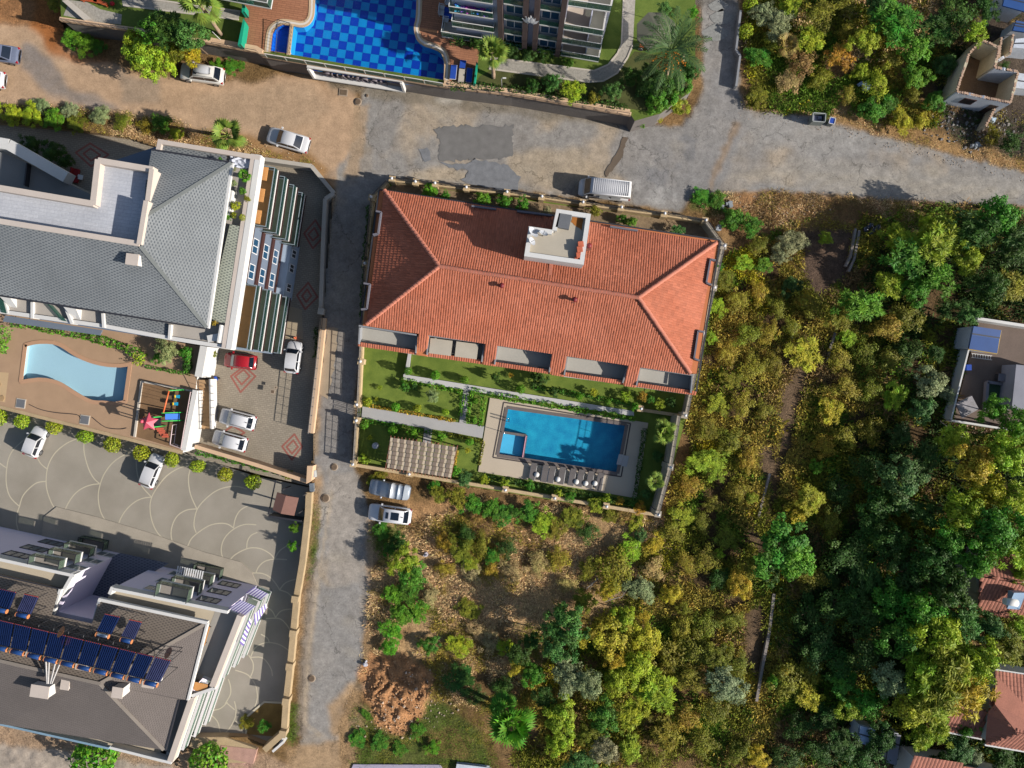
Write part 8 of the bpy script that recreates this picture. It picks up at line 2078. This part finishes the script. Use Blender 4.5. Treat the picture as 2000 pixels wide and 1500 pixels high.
# palms
FRM=leafmat("palm_leaf",.2)
def fan_palm_mesh(seed,nf=24):
 r=np.random.default_rng(seed);Vs,Ls=[],[]
 for k in range(nf):
  az=k*2.4+r.normal()*.15;el=r.uniform(-.35,1.1)if k%3 else r.uniform(.5,1.3)
  d=np.array([math.cos(az)*math.cos(el),math.sin(az)*math.cos(el),math.sin(el)]);s=np.array([-math.sin(az),math.cos(az),0]);up=np.cross(s,d)*-1
  if up[2]<0:up=-up
  L_=r.uniform(.42,.58);tip=d*L_;cb=r.random()*.6
  Vs.append(np.array([[s*.012,tip+s*.012,tip-s*.012,-s*.012]]));Ls.append([[.8,.6]])
  n=15
  for j in range(n):
   a=(j/(n-1)-.5)*3.6;dr=d*math.cos(a)+s*math.sin(a);dr=dr-np.array([0,0,1])*(.18+.25*abs(a)/1.8)
   dr=dr/np.linalg.norm(dr);ln=.5*(1-.18*abs(a));w=np.cross(dr,up);w/=np.linalg.norm(w)
   Vs.append(np.array([[tip,tip+dr*ln*.5+w*.042,tip+dr*ln-np.array([0,0,.06]),tip+dr*ln*.5-w*.042]]));Ls.append([[min(1,cb+r.random()*.4),r.random()*.8]])
 return quadmesh("fronds",np.concatenate(Vs),np.concatenate([np.array(l)for l in Ls]),[FRM])
def date_palm_mesh(seed,nf=24):
 r=np.random.default_rng(seed);Vs,Ls=[],[]
 for k in range(nf):
  az=k*2.4+r.normal()*.1;el=1.25-1.5*(k/nf)+r.normal()*.08;p=np.zeros(3);cb=r.random()*.5;seg=15
  for j in range(seg):
   f=j/seg;e2=el-1.25*f*f;d=np.array([math.cos(az)*math.cos(e2),math.sin(az)*math.cos(e2),math.sin(e2)]);s=np.array([-math.sin(az),math.cos(az),0.]);p2=p+d/seg
   Vs.append(np.array([[p-s*.012,p2-s*.012,p2+s*.012,p+s*.012]]));Ls.append([[.7,.8]])
   if j>1:
    ln=.14*math.sin(math.pi*min(1,f*.8+.2))+.05
    for sg in(-1,1):
     for q in(0,.5):
      b0=p+d*q/seg;dr=s*sg*.8+d*.7-np.array([0,0,.15])+r.normal(size=3)*.08;dr/=np.linalg.norm(dr);w=np.cross(dr,np.array([0,0,1.]));w/=np.linalg.norm(w)
      Vs.append(np.array([[b0,b0+dr*ln*.5+w*.010,b0+dr*ln,b0+dr*ln*.5-w*.010]]));Ls.append([[min(1,cb+r.random()*.4),r.random()*.5]])
   p=p2
 return quadmesh("fronds",np.concatenate(Vs),np.concatenate([np.array(l)for l in Ls]),[FRM])
FAN=[fan_palm_mesh(s)for s in(1,2)];DATE=date_palm_mesh(4)
def palm(px,py,rpx,zt,base,z,hue,lab,mesh,fruit=False):
 c=P(px,py,zt);R=rpx*S*(H-zt)/H;bp_=P(*base,z)
 t=empty("palm_tree",bp_,lab,"palm tree")
 o=bpy.data.objects.new("fronds",mesh);COL.objects.link(o);o.parent=t;o.location=c-bp_;o.scale=(R,R,R);o.color=(*HUE[hue][0],1);o.rotation_euler=(0,0,px)
 b=MB();n=7;b.tube([bp_.lerp(c,i/n)for i in range(n+1)],[.2-.05*i/n+(.02 if i%2 else 0)for i in range(n+1)],9);b.build("trunk",M("palm_trunk",C(170,146,122),.95,.3,6,16,.5),t)
 if fruit:
  for k in range(6):
   a=-2.7+.4*k;b=MB()
   for q in range(14):b.ball((c.x+math.cos(a)*(.5+.1*q)+random.gauss(0,.07),c.y+math.sin(a)*(.5+.1*q)+random.gauss(0,.07),c.z+.35-.06*q),.1,6)
   b.build("date_bunch",M("orange_dates",C(240,150,30),.6,.2,9),t)
palm(962,102,36,6.5,(964,152),ZT,"fan","fan palm on the lawn beside the narrow teal screen",FAN[0]);palm(392,10,44,8.0,(432,68),ZT,"fan","fan palm with a leaning trunk beside the long teal screen",FAN[1])
palm(446,264,40,4.2,(452,268),0,"fan","fan palm on the verge at the grey roof's corner",FAN[1]);palm(1297,842,29,3.6,(1296,843),.12,"fan","larger fan palm at the pool garden's wall",FAN[0]);palm(1279,940,22,3.0,(1278,941),.12,"fan","smaller fan palm at the pool garden's wall",FAN[1])
palm(1000,1412,54,5,(990,1395),0,"bright","big bushy fan palm at the bottom of the dry lot",FAN[0]);palm(985,1385,36,3.6,(984,1380),0,"green","darker fan palm behind the big bushy one",FAN[1]);palm(478,343,15,14.6,(478,345),13,"bright","small fan palm standing in the roof garden",FAN[0])
palm(1312,98,82,9.5,(1300,158),ZT,"palm","tall date palm with orange fruit bunches near the olive canopy",DATE,True)
palm(1535,88,26,1.6,(1535,90),0,"brown","withered brown palm in the scrub above the road",FAN[1])
# dead branches
for pts,lab in(([(1836,822),(1870,850),(1890,856)],"bare grey branch below the walled yard"),([(1145,1150),(1180,1120),(1208,1100)],"bare pale branch across the olive bush"),([(1180,1175),(1215,1165),(1225,1150)],"bare pale branch over the dark hollow"),([(1236,1080),(1246,1060),(1262,1045)],"pale fallen stem at the bluish plant")):
 b=MB();q=[P(*p,.9)for p in pts];b.tube(q,[.05,.04,.015],5)
 for k in range(5):
  s_=q[0].lerp(q[-1],.2+.15*k);e=s_+Vector((random.uniform(-.9,.9),random.uniform(-.9,.9),random.uniform(-.1,.4)));b.tube([s_,e],[.025,.008],4)
 tag(b.build("dead_branch",M("bare_branch",C(170,160,150),.9)),lab,"branch")

 # ---------------------------------------------------------------- undergrowth: dry grass, weeds and scrub, one mass per zone
UM=bpy.data.materials.new("undergrowth_leaf");UM.use_nodes=True
_t=UM.node_tree;_b=_t.nodes["Principled BSDF"];_b.inputs["Roughness"].default_value=.8;_b.inputs["Specular IOR Level"].default_value=.1
_a=_t.nodes.new("ShaderNodeAttribute");_a.attribute_name="Col";_t.links.new(_a.outputs["Color"],_b.inputs["Base Color"])
def undergrowth(name,poly,n,pal,hmin,hmax,seed,blades=7,nsc=60,thr=.0,avoid=(),wk=1.0):
 """pal: list of (weight noise seed, colour); tufts of blades and leaves"""
 r=np.random.default_rng(seed)
 x0=min(p[0]for p in poly);x1=max(p[0]for p in poly);y0=min(p[1]for p in poly);y1=max(p[1]for p in poly)
 X=r.uniform(x0,x1,n*3);Y=r.uniform(y0,y1,n*3)
 k=inpoly(X+(fbm(X,Y,30,3,3)-.5)*24,Y+(fbm(X,Y,30,3,6)-.5)*24,poly)&~inpoly(X,Y,VILLA)&~inpoly(X,Y,WEST)&~inpoly(X,Y,ASPH)
 for a in avoid:k&=~inpoly(X,Y,a)
 dn=fbm(X,Y,nsc,4,seed);k&=dn>thr
 X=X[k][:n];Y=Y[k][:n];m=len(X)
 ws=np.stack([np.exp((fbm(X,Y,70,4,50+7*i+seed)*w)*9)for i,(w,c)in enumerate(pal)],1)*r.uniform(.5,1.5,(m,len(pal)))
 ci=ws.argmax(1);cols=np.array([c for w,c in pal])[ci]*r.uniform(.6,1.35,(m,1))*r.uniform(.9,1.1,(m,3))
 gzv=GZ[np.clip(((Y+120)/4).round().astype(int),0,GZ.shape[0]-1),np.clip(((X+120)/4).round().astype(int),0,GZ.shape[1]-1)]
 hh=(hmin+(hmax-hmin)*r.random(m)**1.5)*(.5+fbm(X,Y,50,3,77))
 base=np.stack([(X-1000)*S,(750-Y)*S,gzv-.03],1)
 B=np.repeat(base,blades,0)+r.normal(size=(m*blades,3))*np.array([.16,.16,.03]);Hh=np.repeat(hh,blades);Cc=np.repeat(cols,blades,0)*r.uniform(.75,1.25,(m*blades,1));q=m*blades
 az=r.uniform(0,6.28,q);el=r.uniform(.15,1.2,q)
 d=np.stack([np.cos(az)*np.cos(el),np.sin(az)*np.cos(el),np.sin(el)],1)
 cen=B+d*(Hh*r.uniform(.3,.75,q))[:,None]
 no=np.cross(d,np.stack([-np.sin(az),np.cos(az),0*az],1));no=no*np.sign(no[:,2:3]+1e-6)+r.normal(size=(q,3))*.3
 V=leaves(cen,no,Hh*r.uniform(.35,.8,q),Hh*r.uniform(.04,.10,q)*wk+.012,r,d)
 me=quadmesh(name,V,np.zeros((q,2)),[UM],Cc)
 o=bpy.data.objects.new(name,me);COL.objects.link(o);tag(o,kind="stuff");return o
cs=lambda*a:np.array(C(*a))
STR,OCH,OLV,GRN,DKG,BRN_,YEL_=cs(228,194,142,1.25),cs(168,150,66,1.3),cs(126,128,44,1.3),cs(98,128,40,1.3),cs(60,84,38,1.3),cs(150,124,80,1.3),cs(178,168,44,1.3)
TRACK=[(1525,760),(1570,700),(1590,640),(1602,660),(1560,800),(1525,940),(1500,1020),(1494,1010),(1508,920),(1525,840)]
TRACK2=[(1450,1200),(1492,1170),(1500,1260),(1484,1320),(1450,1290)]
HOL=[(1560,430),(1670,450),(1650,540),(1600,580),(1570,540)]
EAR=[(722,1280),(785,1272),(850,1315),(830,1400),(785,1440),(735,1425),(706,1350)]
undergrowth("dry_grass",[(722,1010),(820,1020),(960,970),(1290,1015),(1330,1120),(1150,1260),(960,1390),(700,1330)],15000,[(1.16,STR),(.95,OCH),(.85,OLV),(.8,BRN_)],.2,.62,1,8,thr=.36,avoid=(EAR,))
undergrowth("low_grass",[(690,1380),(960,1370),(980,1500),(680,1500)],4000,[(1.0,GRN),(.85,OLV),(.8,OCH)],.1,.3,2,thr=.36,avoid=(EAR,))
undergrowth("scrub_mass",[(1340,560),(1420,500),(1560,430),(1720,440),(1720,900),(1560,1160),(1500,1500),(1000,1500),(1020,1330),(1200,1180),(1300,1010),(1330,900),(1350,800)],21000,[(1.02,OLV),(.95,OCH),(.82,GRN),(.78,BRN_),(.74,YEL_)],.25,.85,3,13,wk=1.5,thr=.36,avoid=(TRACK,TRACK2,HOL))
undergrowth("dark_scrub",[(1680,420),(1900,400),(2060,420),(2060,620),(1900,630),(1850,830),(2060,860),(2060,1500),(1500,1500),(1520,1150),(1600,950),(1700,800)],13000,[(1.0,DKG),(.9,OLV),(.85,GRN),(.75,BRN_)],.35,1.1,4,13,wk=1.6,thr=.34,avoid=([(1908,626),(2060,650),(2050,845),(1858,820)],))
undergrowth("roadside_scrub",[(1456,-20),(1830,-20),(1850,100),(1830,250),(1640,235),(1460,205)],7500,[(1.0,OLV),(.95,GRN),(.9,OCH),(.82,STR),(.75,YEL_)],.25,.8,5,12,wk=1.4,thr=.36)
undergrowth("dry_verge_grass",[(1450,180),(1640,215),(1830,260),(2050,320),(2050,360),(1640,236),(1450,214)],3200,[(1.1,STR),(.9,OCH)],.12,.38,6,thr=.38)
undergrowth("dry_verge_grass",[(1345,384),(1500,374),(1720,392),(1850,402),(1800,450),(1560,450),(1400,440)],4200,[(1.1,STR),(.95,BRN_),(.8,OCH)],.15,.5,7,thr=.38)
undergrowth("dry_verge_grass",[(0,205),(300,228),(430,262),(500,290),(610,315),(630,345),(500,312),(420,302),(250,268),(0,236)],3600,[(1.0,STR),(.95,OCH),(.9,OLV),(.75,GRN)],.12,.42,8,thr=.36)
undergrowth("shaded_weeds",[(1830,-20),(2050,-20),(2050,70),(1920,70),(1880,110),(1850,190),(1830,240)],1500,[(1.0,DKG),(.9,BRN_),(.8,OLV)],.3,.9,9,thr=.38)
undergrowth("shaded_weeds",[(1850,200),(2050,230),(2050,320),(1850,280)],900,[(1.0,BRN_),(.95,DKG),(.9,OCH)],.15,.6,10,thr=.38)
undergrowth("verge_weeds",[(604,985),(626,985),(616,1120),(600,1135)],260,[(1.0,GRN),(.8,OLV)],.12,.35,11,thr=.2)
undergrowth("verge_weeds",[(568,1375),(588,1375),(582,1458),(560,1448)],200,[(1.0,GRN),(.8,OLV)],.12,.35,12,thr=.2)
undergrowth("verge_weeds",[(722,1012),(770,1020),(800,1060),(740,1120),(726,1100)],420,[(1.0,GRN),(.9,OLV),(.8,OCH)],.12,.5,13,thr=.3)

# ---------------------------------------------------------------- say which plant is which
MARKS=[("villa's orange roof end",1400,600),("blue roofed yard shed",1925,660),("ruined house",1920,150),("hip roofed cottage",1960,1420),("earth heap",775,1350),("pool garden's lowest corner",1286,1004),("people carrier",761,1003),("waste container",1590,238),("black rubbish bags",1700,447),
("villa's gravel end corner",1390,440),("big bushy fan palm",1000,1412),("pale blue hut",1692,1438),("long pale footing",1495,1280),("solar water heater",1978,1175),("tilted grey sheet",1888,795),("footing by the bare track",1490,980),("withered brown palm",1535,88),("driveway topiary",1460,40),("short pale footing",1622,680),("blue plastic heap",1688,172),("pergola",822,893),("bare pale branch",1180,1120)]
ORD=["first","second","third","fourth","fifth","sixth","seventh","eighth","ninth","tenth","eleventh","twelfth"]
from collections import defaultdict
_g=defaultdict(list)
for(t,px,py,hue,tex,nm,size)in PLANTS:
 m=min(MARKS,key=lambda q:(q[1]-px)**2+(q[2]-py)**2)
 desc="%s%s %s %s"%(size,HUE[hue][1],tex,nm)
 _g[(m[0],desc)].append((math.hypot(m[1]-px,m[2]-py),t))
for(mk,desc),lst in _g.items():
 lst.sort(key=lambda q:q[0])
 for i,(d,t)in enumerate(lst):
  t["label"]=("%s %s out from the %s"%(ORD[i],desc,mk))if len(lst)>1 else("%s not far from the %s"%(desc,mk)if d>60 else "%s beside the %s"%(desc,mk))
  t["group"]="%ss of the overgrown plots"%t.name.split(".")[0]
